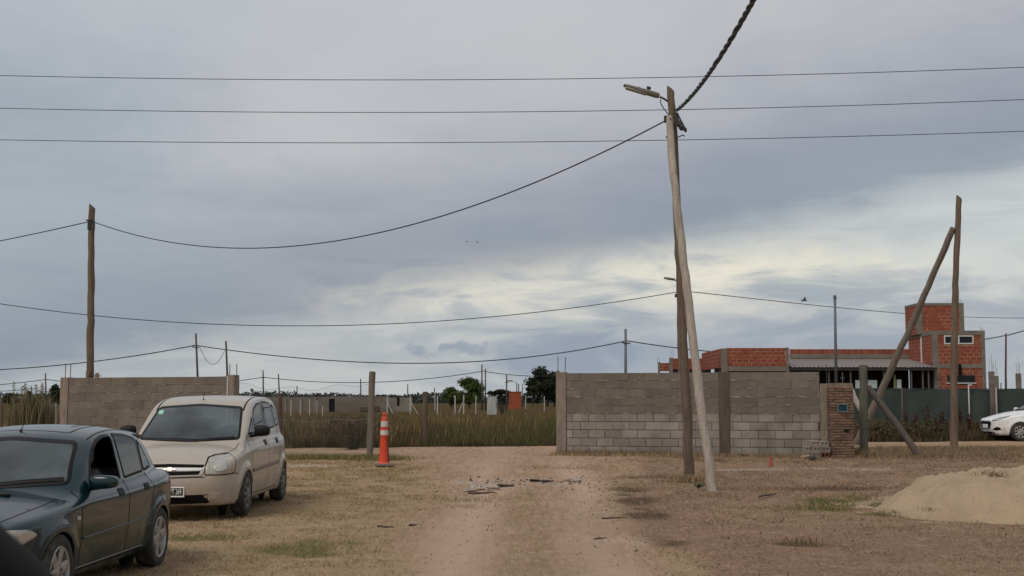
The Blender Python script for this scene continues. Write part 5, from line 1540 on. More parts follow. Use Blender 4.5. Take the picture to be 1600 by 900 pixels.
# front-left wing with the tall parapet
Y3 = 70.0
la, lb = hx(1132, Y3), hx(1234, Y3); lt = hz(543.6, Y3)
solid('corner_column', la - 0.12, la + 0.18, hy(Y3) - 0.02, hy(Y3) + 0.25, 0, lt - 0.03, M_hconc)
solid('corner_column', lb - 0.17, lb + 0.01, hy(Y3) - 0.02, hy(Y3) + 0.25, 0, lt + 0.02, M_hconc)
brick_face(la + 0.18, lb - 0.17, hy(Y3), hz(572.5, Y3), lt)
solid('ring_beam', la + 0.181, lb - 0.171, hy(Y3) - 0.015, hy(Y3) + 0.2, hz(580, Y3), hz(572.7, Y3), M_hconc)
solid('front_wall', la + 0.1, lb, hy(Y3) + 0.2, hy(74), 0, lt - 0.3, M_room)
brick_side(la - 0.1, hy(Y3) + 0.25, hy(77.5), hz(574, Y3), lt - 0.02)
Y4 = 77.5
a4, b4 = hx(1052, Y4), hx(1112, Y4)
brick_face(a4, b4, hy(Y4), hz(577, Y4), hz(560.0, Y4))
solid('corner_column', a4 - 0.2, a4, hy(Y4) - 0.02, hy(Y4) + 0.25, 0, hz(559, Y4), M_hconc)
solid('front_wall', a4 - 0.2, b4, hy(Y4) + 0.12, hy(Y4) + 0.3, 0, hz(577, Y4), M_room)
Y5 = 80.0
a5, b5 = hx(1032, Y5), hx(1050, Y5)
brick_face(a5, b5, hy(Y5), hz(580, Y5), hz(567.0, Y5))
solid('corner_column', a5 - 0.12, a5, hy(Y5) - 0.02, hy(Y5) + 0.25, 0, hz(566, Y5), M_hconc)
for px, Y, zz, h in ((1028.5, Y5, hz(566, Y5), 0.35), (1031.5, Y5, hz(566, Y5), 0.3), (1049.5, Y4, hz(559, Y4), 0.5), (1053, Y4, hz(559, Y4), 0.55)): rebar(house, hx(px, Y), hy(Y) + 0.1, zz, h)
o = side_m.put('side_mortar', M_redm, house)
o = side_v.put('side_brickwork', M_red, house); o['kind'] = 'stuff'
# columns of another house going up behind the fence
for px, py, w, lab in ((1551, 580.5, 8, 'bare concrete column behind the fence, beside the house corner'), (1557.5, 587.5, 7, 'shorter bare concrete column behind the fence, right of the first'), (1593, 583.5, 7, 'bare concrete column behind the fence, right of the thin pole')):
    Y = 88.0; p = at(px, 640, Y); hh = at(px, py, Y).z - 0.24
    t_ = thing('concrete_column', (p.x, Y, 0.24), lab, 'column', 0, 'bare columns of the next building site')
    column(t_, -w / 2 * Y / F_PX, w / 2 * Y / F_PX, hh, M_hconc, -0.12, 0.12, name='shaft')
    for k, dx in enumerate((-0.1, 0.03, 0.1)): rebar(t_, dx, 0, hh, (0.9, 1.2, 0.7)[k] * (1 if w > 7 else 0.9), 0.03 * (k - 1))
# ------------------------------------------------------------------ near poles
main_b = gp(1077, 748)
P_main = [main_b] + [at(px, py, main_b.y) for px, py in ((1073, 640), (1067, 540), (1062.5, 420), (1056.5, 300), (1052, 215), (1047.5, 139.5))]
timber('utility_pole', P_main, 0.098, 0.070, M_wood_brown, 'dark rough timber utility pole with the street lamp, behind its pale prop', 'utility pole', n=34, seed=3, top='slant', lump=0.05)
prop_b = gp(1113.5, 766)
Yt = main_b.y - 0.17
ys = np.linspace(prop_b.y, Yt, 7)
P_prop = [prop_b] + [at(px, py, ys[i + 1]) for i, (px, py) in enumerate(((1097, 645), (1084, 540), (1069.5, 420), (1055.5, 300), (1049.5, 240), (1046.5, 183)))]
timber('prop_pole', P_prop, 0.082, 0.068, M_wood_grey, 'pale weathered prop pole leaning against the lamp pole', 'prop pole', n=34, seed=8, lump=0.06, wob=0.008)
lp_b = at(141.5, 712, 36.0); lp_b.z = 0.24
lp_top = at(143.5, 322, 36.0)
timber('utility_pole', [lp_b, at(141, 560, 36), at(142.5, 440, 36), lp_top], 0.115, 0.088, M_wood_tan, 'tan timber utility pole standing behind the left block wall', 'utility pole', n=30, seed=5, top='slant', lump=0.05)
st = thing('pole_stub', (at(142, 640, 35.8).x, 35.86, 0.24), 'short thick timber stub strapped to the foot of the tan pole', 'stub post')
m_ = MB(); zt_ = at(142, 579.5, 35.8).z - 0.24
for dx in (-0.135, 0.135): m_.tube([(dx, -0.02, -0.2), (dx, -0.02, zt_ - (0.06 if dx > 0 else 0))], 0.055, 9)
m_.put('stub', M_wood_tan, st, True)
m_ = MB(); ring = [(0.20 * math.cos(a), 0.10 + 0.20 * math.sin(a), zt_ - 0.14) for a in np.linspace(0, 2 * math.pi, 25)]; m_.tube(ring, 0.012, 6, False); m_.put('strap', M_rust, st)
rp_b = gp(1491, 699)
rp = [rp_b] + [at(px, py, rp_b.y) for px, py in ((1491, 600), (1491.5, 500), (1494.5, 400), (1498.5, 309))]
timber('utility_pole', rp, 0.108, 0.078, M_wood_tan, 'brown timber pole in front of the red tower, no cable on it', 'utility pole', n=30, seed=12, top='slant', lump=0.06)
dp_b = gp(1338, 693.5)
dt = at(1489.5, 356, rp_b.y - 0.02)
dpts = [dp_b] + [dp_b.lerp(dt, t) + Vector((0.05 * math.sin(t * 3.1), 0, 0)) for t in (0.33, 0.66)] + [dt]
timber('prop_pole', dpts, 0.112, 0.084, M_wood_mid, 'long slanting prop pole leaning up to the brown pole', 'prop pole', n=28, seed=14, lump=0.06)
# corner post with its struts
cp_b = gp(1349.5, 711)
timber('corner_post', [cp_b, at(1349.3, 640, cp_b.y), at(1349, 570.5, cp_b.y)], 0.105, 0.098, M_wood_green, 'thick greenish corner post just right of the brick pillar', 'post', n=14, seed=21, wob=0.004)
sb = gp(1435, 712)
tp = at(1355.5, 603, cp_b.y + 0.03)
timber('strut_log', [sb, sb.lerp(tp, 0.4) + Vector((0, 0, 0.03)), sb.lerp(tp, 0.75), tp], 0.088, 0.072, M_wood_dark, 'dark purplish strut log slanting from the ground to the corner post', 'strut', n=18, seed=22)
b2 = at(1352, 672, cp_b.y + 0.35); b2.z = 0.5
timber('strut_log', [at(1352, 652, cp_b.y + 0.22), at(1342, 634, cp_b.y + 0.5), at(1326, 602, cp_b.y + 1.0)], 0.075, 0.07, M_wood_grey, 'short grey log wedged between the brick pillar and the corner post', 'strut', n=10, seed=23)
sk = gp(1345.5, 709)
timber('stake', [sk + Vector((-0.0, -0.14, 0)), at(1345.8, 690, sk.y - 0.14), at(1346.3, 669, sk.y - 0.14)], 0.022, 0.02, M_wood_grey, 'thin pale stake standing in front of the corner post', 'stake', n=6, seed=24, wob=0.003)
# gate post and other posts by the left gap
gb = gp(578, 715)
timber('gate_post', [gb, at(580, 640, gb.y), at(581.8, 580.5, gb.y)], 0.078, 0.072, M_wood_mid, 'grey timber gate post standing behind the orange traffic cone', 'post', n=14, seed=31, wob=0.004)
b3 = at(438, 700, 31.5); b3.z = 0.24
timber('fence_post', [b3, at(438, 650, 31.5), at(438, 616, 31.5)], 0.055, 0.05, material('red_brown_post', (0.085, 0.045, 0.035), 0.9), 'dark red brown fence post beside the beige minivan', 'post', n=8, seed=32, wob=0.003)
b4 = at(664.5, 690, 38); b4.z = 0.24
timber('fence_post', [b4, at(664.5, 650, 38), at(664.5, 612, 38)], 0.075, 0.072, M_wood_brown, 'stout dark fence post in the tall grass right of the cone', 'post', n=8, seed=33, wob=0.004)
for px, py, Y, r_, mt, lab in ((2, 621, 38, 0.055, M_wood_brown, 'dark fence post at the far left by the reeds'), (21.5, 622, 44, 0.045, M_wood_brown, 'thin dark fence post left of the reed clump'), (88, 629.5, 34, 0.035, M_conc, 'pale concrete fence post at the left wall end')):
    b_ = at(px, 690, Y); b_.z = 0.24
    timber('fence_post', [b_, at(px, 650, Y), at(px, py, Y)], r_, r_ * 0.95, mt, lab, 'post', n=6, seed=int(px) + 40, wob=0.003)

# ------------------------------------------------------------------ street lamps
M_lamp = material('lamp_housing', (0.20, 0.185, 0.16), 0.5, [(9, 0.4, 0.7, (0.12, 0.11, 0.10), 0.6)])
M_lampd = material('lamp_glass', (0.35, 0.34, 0.30), 0.2, coat=0.5)
def street_lamp(root_loc, tip, tail, w, label, arm_to, detail=True):
    """Flat cobra-head lamp from tail (arm end) to tip, on a short arm."""
    t = thing('street_lamp', root_loc, label, 'street lamp'); L0 = Vector(root_loc)
    ax = (tip - tail); ln = ax.length; ax.normalize()
    side = Vector((0, -1, 0)); up = ax.cross(side) * -1
    if up.z < 0: up = -up
    Mx = Matrix((ax, side, up)).transposed().to_4x4(); Mx.translation = tail - L0
    m_ = MB(); st_ = [(0.0, 0.34, 0.40), (0.08, 0.5, 0.5), (0.30, 0.5, 0.5), (0.62, 0.44, 0.40), (0.90, 0.38, 0.30), (1.0, 0.28, 0.16)]
    n_ = 12; vs = []; fs = []
    for u, hw, hh in st_:
        for k in range(n_):
            a = 2 * math.pi * k / n_; c_, s_ = math.cos(a), math.sin(a)
            q = lambda v: math.copysign(abs(v) ** 0.6, v)
            vs.append(Mx @ Vector((u * ln, q(c_) * hw * w * 1.7, (q(s_) * hh + (0.18 if s_ > 0 else 0.12)) * w * 0.62)))
    for i in range(len(st_) - 1):
        for k in range(n_): fs.append((i * n_ + k, i * n_ + (k + 1) % n_, (i + 1) * n_ + (k + 1) % n_, (i + 1) * n_ + k))
    fs += [tuple(range(n_))[::-1], tuple((len(st_) - 1) * n_ + k for k in range(n_))]
    m_.add(vs, fs); h_ = m_.put('lamp_head', M_lamp, t, True)
    try: h_.data.set_sharp_from_angle(angle=R(45))
    except Exception: pass
    m_ = MB(); m_.box((0.35 * ln, -0.36 * w * 1.6, -0.32 * w), (0.93 * ln, 0.36 * w * 1.6, -0.10 * w), 0.004, Mx); m_.put('lamp_glass', M_lampd, h_)
    m_ = MB(); m_.tube([tail - L0 - ax * 0.01, (tail - L0) * 0.5 + (arm_to - L0) * 0.5 + Vector((0, 0, 0.01)), arm_to - L0], 0.02 if detail else 0.03, 8); m_.put('arm', M_rust, t)
    if detail:
        m_ = MB(); m_.lathe([(0.03, 0), (0.03, 0.04), (0.045, 0.045), (0.045, 0.075), (0.001, 0.08)], 12, Mx @ Matrix.Translation((0.33 * ln, 0, 0.36 * w)))
        m_.put('photocell', material('photocell', (0.05, 0.035, 0.03), 0.5), h_)
        m_ = MB(); m_.lathe([(0.018, 0), (0.018, 0.03), (0.001, 0.032)], 8, Mx @ Matrix.Translation((0.58 * ln, 0, 0.30 * w))); m_.put('bolt', M_lamp, h_)
    return t
tp_, tl_ = at(974, 134, main_b.y - 0.1), at(1030, 151, main_b.y)
street_lamp(at(1043, 160, main_b.y), tp_, tl_, 0.13, 'street lamp with photocell at the top of the dark timber pole', at(1046, 160, main_b.y))
fl_Y = 63.0
fpb = at(1064, 668, fl_Y); fpb.z = 0.24
timber('utility_pole', [fpb, at(1062, 560, fl_Y), at(1059.5, 428, fl_Y)], 0.12, 0.085, M_wood_brown, 'farther utility pole almost hidden behind the lamp pole', 'utility pole', n=16, seed=44)
street_lamp(at(1058, 440, fl_Y), at(1037, 434, fl_Y - 0.1), at(1054, 437.5, fl_Y), 0.17, 'small farther street lamp sticking out left of the lamp pole', at(1060, 440, fl_Y), detail=False)

# ------------------------------------------------------------------ cables
M_cable = material('black_cable', (0.018, 0.019, 0.020), 0.6)
M_wire = material('bare_wire', (0.035, 0.036, 0.040), 0.5)
def sag_pts(A, B, sag, n=48):
    return [A.lerp(B, i / n) - Vector((0, 0, 4 * sag * (i / n) * (1 - i / n))) for i in range(n + 1)]
def cable(name, A, B, sag, r_, mat, label, cat='cable', group=None, n=48, sides=6):
    root = A.copy()
    m_ = MB(); m_.tube([p - root for p in sag_pts(A, B, sag, n)], r_, sides)
    o = m_.put(name, mat, None, True, loc=root)
    return tag(o, label, cat, group)
def project(p):
    v = Vector(p) - Vector((0, 0, EYE)); s_, c_ = math.sin(PITCH), math.cos(PITCH)
    w = v.y * c_ + v.z * s_; u = -v.y * s_ + v.z * c_
    return 800 + F_PX * v.x / w, 450 - F_PX * u / w
def fit_sag(A, B, px, py):
    """The sag with which a cable hung from A to B is seen at pixel (px, py)."""
    lo, hi = 0.0, 8.0
    for _ in range(40):
        m_ = (lo + hi) / 2
        P = [project(p) for p in sag_pts(A, B, m_, 80)]
        xs = np.array([p[0] for p in P]); yy = np.array([p[1] for p in P]); o_ = np.argsort(xs)
        if np.interp(px, xs[o_], yy[o_]) < py: lo = m_
        else: hi = m_
    return (lo + hi) / 2
def hung(name, pix, x0, x1, Y0, Y1, r_, mat, label, group=None, cat='cable', deg=2, n=50):
    """A hanging cable: a parabola through sighted pixels, in an upright plane from depth Y0 to Y1."""
    cf = np.polyfit([p[0] for p in pix], [p[1] for p in pix], min(deg, len(pix) - 1))
    P = []
    for i in range(n + 1):
        px = x0 + (x1 - x0) * i / n
        P.append(at(px, float(np.polyval(cf, px)), Y0 + (Y1 - Y0) * i / n))
    root = P[0].copy(); m_ = MB(); m_.tube([p - root for p in P], r_, 6)
    return tag(m_.put(name, mat, None, True, loc=root), label, cat, group)
G3 = 'three parallel wires of the crossing line'
for y0, y1, y2, lab in ((118, 124, 105, 'topmost of the three thin wires crossing the sky'), (169, 174.8, 155.5, 'middle one of the three thin wires crossing the sky'), (218.5, 222, 205, 'lowest of the three thin wires crossing the upper sky')):
    hung('overhead_wire', [(0, y0), (800, y1), (1600, y2)], -700, 2300, 33, 31, 0.0095, M_wire, lab, G3, 'wire')
A = at(143, 345.5, 35.9); B = at(1042, 187.5, main_b.y - 0.05)
cable('overhead_cable', A, B, fit_sag(A, B, 440, 386), 0.0135, M_cable, 'thick black cable sagging from the tan pole up to the lamp pole', 'cable', n=70)
A2 = at(-420, 430, 52)
cable('overhead_cable', A2, A, fit_sag(A2, A, 60, 364), 0.015, M_cable, 'black cable running left from the top of the tan pole', 'cable')
m_ = MB(); m_.tube([A + Vector((-0.11, -0.13, 0.02)) - A, Vector((0, -0.16, -0.04)), Vector((0.1, -0.13, 0.02))], 0.022, 6); m_.box((-0.05, -0.20, -0.28), (0.05, -0.10, 0.03), 0.01)
tag(m_.put('cable_clamp', M_cable, loc=A), 'dark cable clamp near the top of the tan pole', 'clamp')
# twisted bundle running overhead towards the viewer
Pa = at(1057.5, 172, main_b.y - 0.1); Pm = at(1177, 0, 13.0); Pz = Vector((1.6, -11.0, 7.4))
t_m = (Pa.y - Pm.y) / (Pa.y - Pz.y)
sg_ = (Pa.z + (Pz.z - Pa.z) * t_m - Pm.z) / (4 * t_m * (1 - t_m))
Pz.x = Pa.x + (Pm.x - Pa.x) / t_m
C_ = sag_pts(Pa, Pz, sg_, 260)
bun = thing('twisted_cable', Pa, 'thick twisted black cable bundle running overhead from the lamp pole top', 'cable')
for k in range(3):
    m_ = MB(); P = []
    for i, p in enumerate(C_):
        a = i * 0.62 + 0.9 * math.sin(i * 0.17) + 0.5 * math.sin(i * 0.41 + 1) + 2 * math.pi * k / 3
        P.append(p - Pa + Vector((math.cos(a), 0, math.sin(a))) * 0.019)
    m_.tube(P, 0.0165, 6); m_.put('strand', M_cable, bun, True)
cl = thing('cable_clamp', at(1056, 178, main_b.y - 0.1), 'cluster of black dead-end clamps hanging right of the lamp pole top', 'clamp'); L0 = cl.location.copy()
for (a, b, c_) in (((1056, 176), (1064, 200), 0.024), ((1058, 176), (1070, 202), 0.022), ((1055, 180), (1060, 196), 0.02)):
    m_ = MB(); p0 = at(*a, main_b.y - 0.12) - L0; p1 = at(*b, main_b.y - 0.2) - L0
    m_.tube([p0, p0.lerp(p1, 0.55), p0.lerp(p1, 0.6), p1 * 0.9 + p0 * 0.1, p1, p1 + (p1 - p0) * 0.16], [0.014, 0.018, c_, c_ * 1.1, c_ * 1.9, c_ * 0.8], 8); m_.put('wedge_clamp', M_cable, cl)
m_ = MB(); m_.tube([at(px, py, main_b.y - dy) - L0 for px, py, dy in ((1041, 213, 0.2), (1044, 219, 0.28), (1052, 219, 0.28), (1060, 214, 0.25), (1067, 211, 0.2), (1070, 213, 0.2))], 0.011, 6); m_.put('loop_wire', M_cable, cl)
m_ = MB(); m_.tube([at(px, py, main_b.y - 0.12) - L0 for px, py in ((1031.5, 155), (1033, 163), (1038, 171), (1043, 177), (1046, 184))], 0.010, 6); m_.put('lamp_lead', M_cable, cl)
m_ = MB(); p0 = at(1040, 186, main_b.y - 0.1) - L0; m_.box((p0.x - 0.03, p0.y - 0.05, p0.z - 0.07), (p0.x + 0.05, p0.y + 0.03, p0.z + 0.06), 0.01); m_.put('anchor_block', M_cable, cl)
m_ = MB(); m_.tube([at(1041.5, 184, main_b.y - 0.12) - L0, at(1047, 186, main_b.y - 0.29) - L0, at(1055, 182, main_b.y - 0.12) - L0], 0.012, 6); m_.put('band', M_wire, cl)
m_ = MB(); m_.box((-0.07, -0.05, -0.09), (0.07, 0.05, 0.10), 0.02); tag(m_.put('junction_box', M_cable, loc=at(1056.5, 462, 62.85)), 'small black box on the farther pole left of the lamp pole', 'junction box')
# farther lines
hung('overhead_cable', [(0, 475), (142, 492), (440, 509), (600, 507.5), (800, 491), (1055, 457)], -260, 1057, 60, 63, 0.021, M_cable, 'thin cable in a long shallow sag from the far left to the lamp pole', deg=3)
hung('overhead_cable', [(1087, 457), (1150, 463), (1250, 475), (1420, 490), (1600, 497)], 1060, 1720, 63, 95, 0.021, M_cable, 'thin cable running right from the lamp pole to behind the red tower', deg=3)
hung('overhead_cable', [(0, 577.5), (136, 566), (303, 540)], -260, 306, 96, 93, 0.040, M_cable, 'far cable rising from the left edge to the thin pole over the left wall')
hung('overhead_cable', [(309, 540), (360, 547.5), (500, 562), (640, 567.5), (800, 561), (890, 549), (977, 533)], 308, 977.5, 93, 91, 0.040, M_cable, 'far black cable sagging across the gap between the two thin far poles', deg=4)
hung('overhead_cable', [(980, 533), (1060, 543.5), (1120, 549.5), (1275, 556), (1545, 529), (1572, 524)], 979, 1572, 91, 93, 0.040, M_cable, 'far cable running from the thin pole over the right wall to behind the house', deg=2)
hung('overhead_cable', [(1574, 524), (1600, 517), (1700, 500)], 1574, 1720, 93, 88, 0.040, M_cable, 'far cable leaving the thin pole at the right edge')
hung('loose_wire', [(312, 542), (331, 569), (350, 550)], 311, 351, 92.8, 92.6, 0.02, M_galv, 'thin pale wire drooping between the two thin poles over the left wall', cat='wire')
hung('overhead_cable', [(0, 601), (40, 597), (71, 593)], -200, 71, 178, 177, 0.055, M_cable, 'distant thin cable at the left edge above the reeds')
hung('overhead_cable', [(72, 593), (92, 595), (240, 604), (362, 596.5), (410, 589.5)], 72, 410, 177, 177, 0.055, M_cable, 'distant cable just over the top of the left wall')
hung('overhead_cable', [(412, 589.5), (436, 592), (580, 597.5), (700, 588), (752, 580.5)], 412, 752, 177, 177, 0.055, M_cable, 'distant cable sagging behind the grey gate post', deg=3)
hung('overhead_cable', [(754, 580), (790, 584), (832, 588.5), (872, 587)], 754, 905, 177, 177, 0.055, M_cable, 'distant cable right of the green tree')
hung('overhead_cable', [(-52, 606), (0, 611), (48, 607)], -52, 48.5, 282, 280, 0.075, M_cable, 'very thin distant cable left of the reed clump')
hung('overhead_cable', [(50, 607), (70, 612), (92, 610.5)], 50, 100, 280, 280, 0.075, M_cable, 'very thin distant cable right of the reed clump')

# ------------------------------------------------------------------ thin poles in the distance
M_far = material('far_pole_wood', (0.075, 0.065, 0.055), 0.9)
def far_pole(px, py, Y, w, label, lean=0.0, knob=False, lamp=False, mat=None, group='thin far utility poles'):
    b_ = at(px, 640, Y); b_.z = 0.24
    top = at(px + lean, py, Y)
    t_ = thing('utility_pole', b_, label, 'utility pole', 0, group)
    r_ = w * Y / F_PX / 2
    m_ = MB(); tv = top - b_
    m_.tube([Vector((-tv.x * 0.3, 0, -0.2)), Vector((tv.x * 0.2 - tv.x * 0.1, 0, tv.z * 0.5)), Vector((tv.x, 0, tv.z))], [r_ * 1.1, r_, r_ * 0.85], 8); m_.put('shaft', mat or M_far, t_, True)
    if knob:
        m_ = MB(); m_.tube([(tv.x * 0.95 - r_ * 3, -r_, tv.z - 1.0), (tv.x * 0.95 + r_ * 3.2, -r_, tv.z - 1.05)], r_ * 0.55, 6); m_.put('cross_pin', M_far, t_)
    if lamp:
        m_ = MB(); m_.tube([(tv.x, 0, tv.z - 0.1), (tv.x - 1.0, 0, tv.z + 0.35)], r_ * 0.4, 6); m_.box((tv.x - 2.0, -0.15, tv.z + 0.25), (tv.x - 0.9, 0.15, tv.z + 0.5), 0.03); m_.put('lamp_arm', M_far, t_)
    return t_
far_pole(308, 521, 93, 3.4, 'thin pole rising behind the left block wall, carrying the far cable', -2, True)
far_pole(355, 533, 92.5, 3.4, 'thin leaning pole near the right end of the left block wall', -2)
far_pole(978, 514, 91, 4.4, 'thin grey pole rising behind the right block wall', -0.5, True, mat=M_galv)
far_pole(1573, 521, 93, 3.4, 'thin pole right of the unfinished house', -1.2)
far_pole(71, 583, 177, 2.4, 'distant thin pole between the reeds and the left wall')
far_pole(411, 578.5, 177, 2.4, 'distant pole above the minivan roof, left one of two', 0, True)
far_pole(436, 584.5, 176, 2.3, 'distant pole above the minivan roof, right one of two', -1)
far_pole(753, 570, 177, 2.4, 'tall distant pole in front of the green tree')
far_pole(758.5, 576, 176, 2.2, 'second distant pole just right of the tall one by the green tree')
far_pole(791.5, 585, 160, 2.2, 'distant pole beside the small orange hut', 0, True)
far_pole(49, 603, 280, 1.8, 'very small distant pole seen through the reeds')
far_pole(464, 603, 280, 1.8, 'small distant pole over the far block wall')
far_pole(563.5, 592, 230, 2.0, 'small distant pole just left of the gate post')
far_pole(637, 600.5, 260, 1.8, 'small distant pole right of the traffic cone')
far_pole(679, 606, 280, 1.8, 'small distant pole left of the green tree')
far_pole(807.5, 598, 260, 1.8, 'distant lamp post above the orange hut', 0, False, True)
far_pole(810.5, 600, 250, 1.8, 'small distant pole beside the lamp post above the orange hut')
far_pole(816, 600, 270, 1.7, 'small distant pole left of the big dark tree')
far_pole(1564, 598, 150, 1.8, 'small thin rod right of the bare concrete columns')
# ------------------------------------------------------------------ far side of the street: walls, posts, trees
M_leaf = material('foliage', (1, 1, 1), 0.7, vcol=True, spec=0.2, trans=0.25)
M_grassb = material('grass_blades', (1, 1, 1), 0.85, vcol=True, spec=0.15, trans=0.2)
M_trunk = material('tree_bark', (0.07, 0.055, 0.042), 0.95)
def leaf_cards(rng, centres, size, c0, c1, flat=0.0):
    """Small bent leaf faces around given centres."""
    n = len(centres)
    a = rng.normal(size=(n, 3)); a /= np.linalg.norm(a, axis=1, keepdims=True)
    b = np.cross(a, rng.normal(size=(n, 3))); b /= np.linalg.norm(b, axis=1, keepdims=True) + 1e-9
    s_ = size * rng.uniform(0.6, 1.4, (n, 1))
    V = np.stack([centres - a * s_, centres + b * s_ * 0.55, centres + a * s_, centres - b * s_ * 0.55], 1).reshape(-1, 3)
    F_ = np.arange(4 * n).reshape(-1, 4)
    t = rng.random((n, 1)); col = np.asarray(c0) * (1 - t) + np.asarray(c1) * t
    return V, F_, np.repeat(np.concatenate([col, np.ones((n, 1))], 1), 4, 0)
def tree(name, px, py_base, Y, width, height, label, c0, c1, seed, trunk_h=0.25, lumps=22, leaves=4500, size=0.3, wide=1.0, gaps=0.25, group=None):
    rng = np.random.default_rng(seed)
    b_ = at(px, py_base, Y); b_.z = 0.24
    t_ = thing(name, b_, label, 'tree', 0, group)
    m_ = MB(); th = height * trunk_h
    m_.tube([(0, 0, -0.3), (0.05 * width * 0.2, 0, th * 0.6), (0, 0, th * 1.25), (0.1, 0, height * 0.6)], [height * 0.035, height * 0.028, height * 0.02, height * 0.01], 8)
    cs = []
    for k in range(lumps):
        u = rng.random(); ang = rng.random() * 6.283
        z = th + (height - th) * (0.12 + 0.80 * u)
        env = math.sqrt(max(0.05, 1 - (2 * (0.15 + 0.8 * u) - 0.9) ** 2)) * width / 2 * 0.80
        rr_ = env * math.sqrt(rng.random())
        cs.append((rr_ * math.cos(ang), rr_ * math.sin(ang), z, (0.16 + 0.12 * rng.random()) * min(width, height) * 0.75))
        m_.tube([(0, 0, th * 0.8), (rr_ * math.cos(ang) * 0.55, rr_ * math.sin(ang) * 0.55, th + (z - th) * 0.5), (rr_ * math.cos(ang), rr_ * math.sin(ang), z)], [height * 0.014, height * 0.009, 0.02], 5)
    m_.put('trunk', M_trunk, t_, True)
    Vs, Fs, Cs = [], [], []; o_ = 0
    for (x, y, z, r_) in cs:
        n = int(leaves / lumps)
        d_ = rng.normal(size=(n, 3)); d_ /= np.linalg.norm(d_, axis=1, keepdims=True)
        rad = r_ * (rng.random((n, 1)) ** 0.45) * (1 + 0.25 * rng.normal(size=(n, 1)))
        P = np.array([x, y, z]) + d_ * rad * np.array([1, 1, 0.72])
        P = P[P[:, 2] > th * 0.55]
        sh = rng.uniform(0.75, 1.25)
        V, F_, C = leaf_cards(rng, P, size, np.array(c0) * sh, np.array(c1) * sh)
        Vs.append(V); Fs.append(F_ + o_); Cs.append(C); o_ += len(V)
    link('crown', np_mesh('crown', np.concatenate(Vs), np.concatenate(Fs), M_leaf, False, np.concatenate(Cs)), t_)
    return t_
DG0, DG1 = (0.018, 0.026, 0.014), (0.045, 0.056, 0.026)
MG0, MG1 = (0.050, 0.075, 0.024), (0.125, 0.165, 0.052)
tree('leafy_tree', 733, 632, 215, 5.6, 5.3, 'fresh green broad tree behind the white fence posts', MG0, MG1, 1, 0.12, 20, 6000, 0.18)
tree('leafy_tree', 705, 632, 214, 3.0, 3.6, 'smaller green tree touching the broad green tree on its left', MG0, MG1, 2, 0.12, 14, 2600, 0.20)
tree('dark_tree', 855, 632, 290, 12.0, 9.0, 'tall dark tree with gaps in its crown left of the right wall', DG0, DG1, 3, 0.22, 15, 5200, 0.30)
tree('dark_tree', 866, 632, 296, 11.0, 7.5, 'dark tree half hidden behind the corner of the right wall', DG0, DG1, 4, 0.15, 24, 5000, 0.36)
tree('dark_tree', 832, 632, 285, 4.6, 5.0, 'low dark tree at the left foot of the tall dark tree', DG0, DG1, 5, 0.12, 12, 2000, 0.3)
tree('dark_tree', 86, 632, 330, 5.2, 5.2, 'small round dark tree close to the end of the left wall', DG0, DG1, 6, 0.1, 14, 2200, 0.34)
tree('dark_tree', 45, 632, 340, 4.4, 3.6, 'low dark tree seen behind the reed clump', DG0, DG1, 7, 0.1, 12, 1800, 0.34)
tree('dark_tree', 18, 632, 345, 5.0, 3.4, 'low dark tree at the left edge of the picture', DG0, DG1, 8, 0.1, 12, 1800, 0.34)
tree('dark_tree', 780, 632, 320, 9.0, 4.2, 'low broad dark tree between the green tree and the orange hut', DG0, DG1, 9, 0.08, 18, 2800, 0.36)
tree('dark_tree', 1562, 632, 130, 2.6, 2.4, 'small dark tree between the bare columns and the thin pole', DG0, DG1, 10, 0.1, 12, 1500, 0.17)
# the far wood along the horizon reads as one mass
rng = np.random.default_rng(77); Vs, Fs, Cs = [], [], []; o_ = 0
n = 42000
X = rng.uniform(-480, 480, n); Yt_ = rng.uniform(640, 760, n)
hgt = 2.6 + 5.0 * np.clip(fbm(X, X * 0, 0.03, 4) - 0.30, 0, 1) * 1.6 + 1.5 * fbm(X, X * 0 + 9, 0.16, 3)
z = rng.random(n) ** 1.3 * hgt
V, F_, C = leaf_cards(rng, np.stack([X, Yt_, z], 1), 1.0, (0.042, 0.050, 0.046), (0.070, 0.080, 0.068))  # leaf tones lifted to paint distant haze into the colour
tag(link('treeline', np_mesh('treeline', V, F_, M_leaf, False, C)), kind='stuff')

# long far block wall with a doorway
M_farwall = material('far_block_wall', (0.175, 0.150, 0.125), 0.95, [(0.35, 0.35, 0.65, (0.12, 0.10, 0.082), 0.8, (1, 1, 3)), (2.5, 0.5, 0.7, (0.09, 0.075, 0.06), 0.5, (1, 1, 4))])
M_farwall2 = material('far_rendered_wall', (0.23, 0.205, 0.18), 0.95, [(0.5, 0.35, 0.65, (0.16, 0.14, 0.12), 0.8)])
FY = 150.0
fw = thing('block_wall', (at(430, 640, FY).x, FY, 0.24), 'long low grey wall with a dark doorway across the field', 'wall')
fx = lambda px: at(px, 640, FY).x - fw.location.x
fz = lambda py: at(800, py, FY).z - 0.24
def seg(p0, p1, top, mat, name='wall_panel'):
    m_ = MB(); m_.box((fx(p0), 0, -0.3), (fx(p1), 0.2, fz(top))); return m_.put(name, mat, fw)
seg(386, 513.9, 620.3, M_farwall); seg(523.1, 603, 619.6, M_farwall)
m_ = MB(); m_.box((fx(514), 0.01, fz(623)), (fx(523), 0.19, fz(619.8))); m_.put('lintel', M_farwall, fw)
m_ = MB(); m_.box((fx(513.5), 0.15, -0.2), (fx(523.5), 0.30, fz(623))); m_.put('doorway', MT['black'], fw)
for px in (392, 412, 446, 470, 492): 
    m_ = MB(); m_.box((fx(px) - 0.1, -0.10, -0.3), (fx(px) + 0.12, -0.002, fz(621))); m_.put('pilaster', M_farwall2, fw)
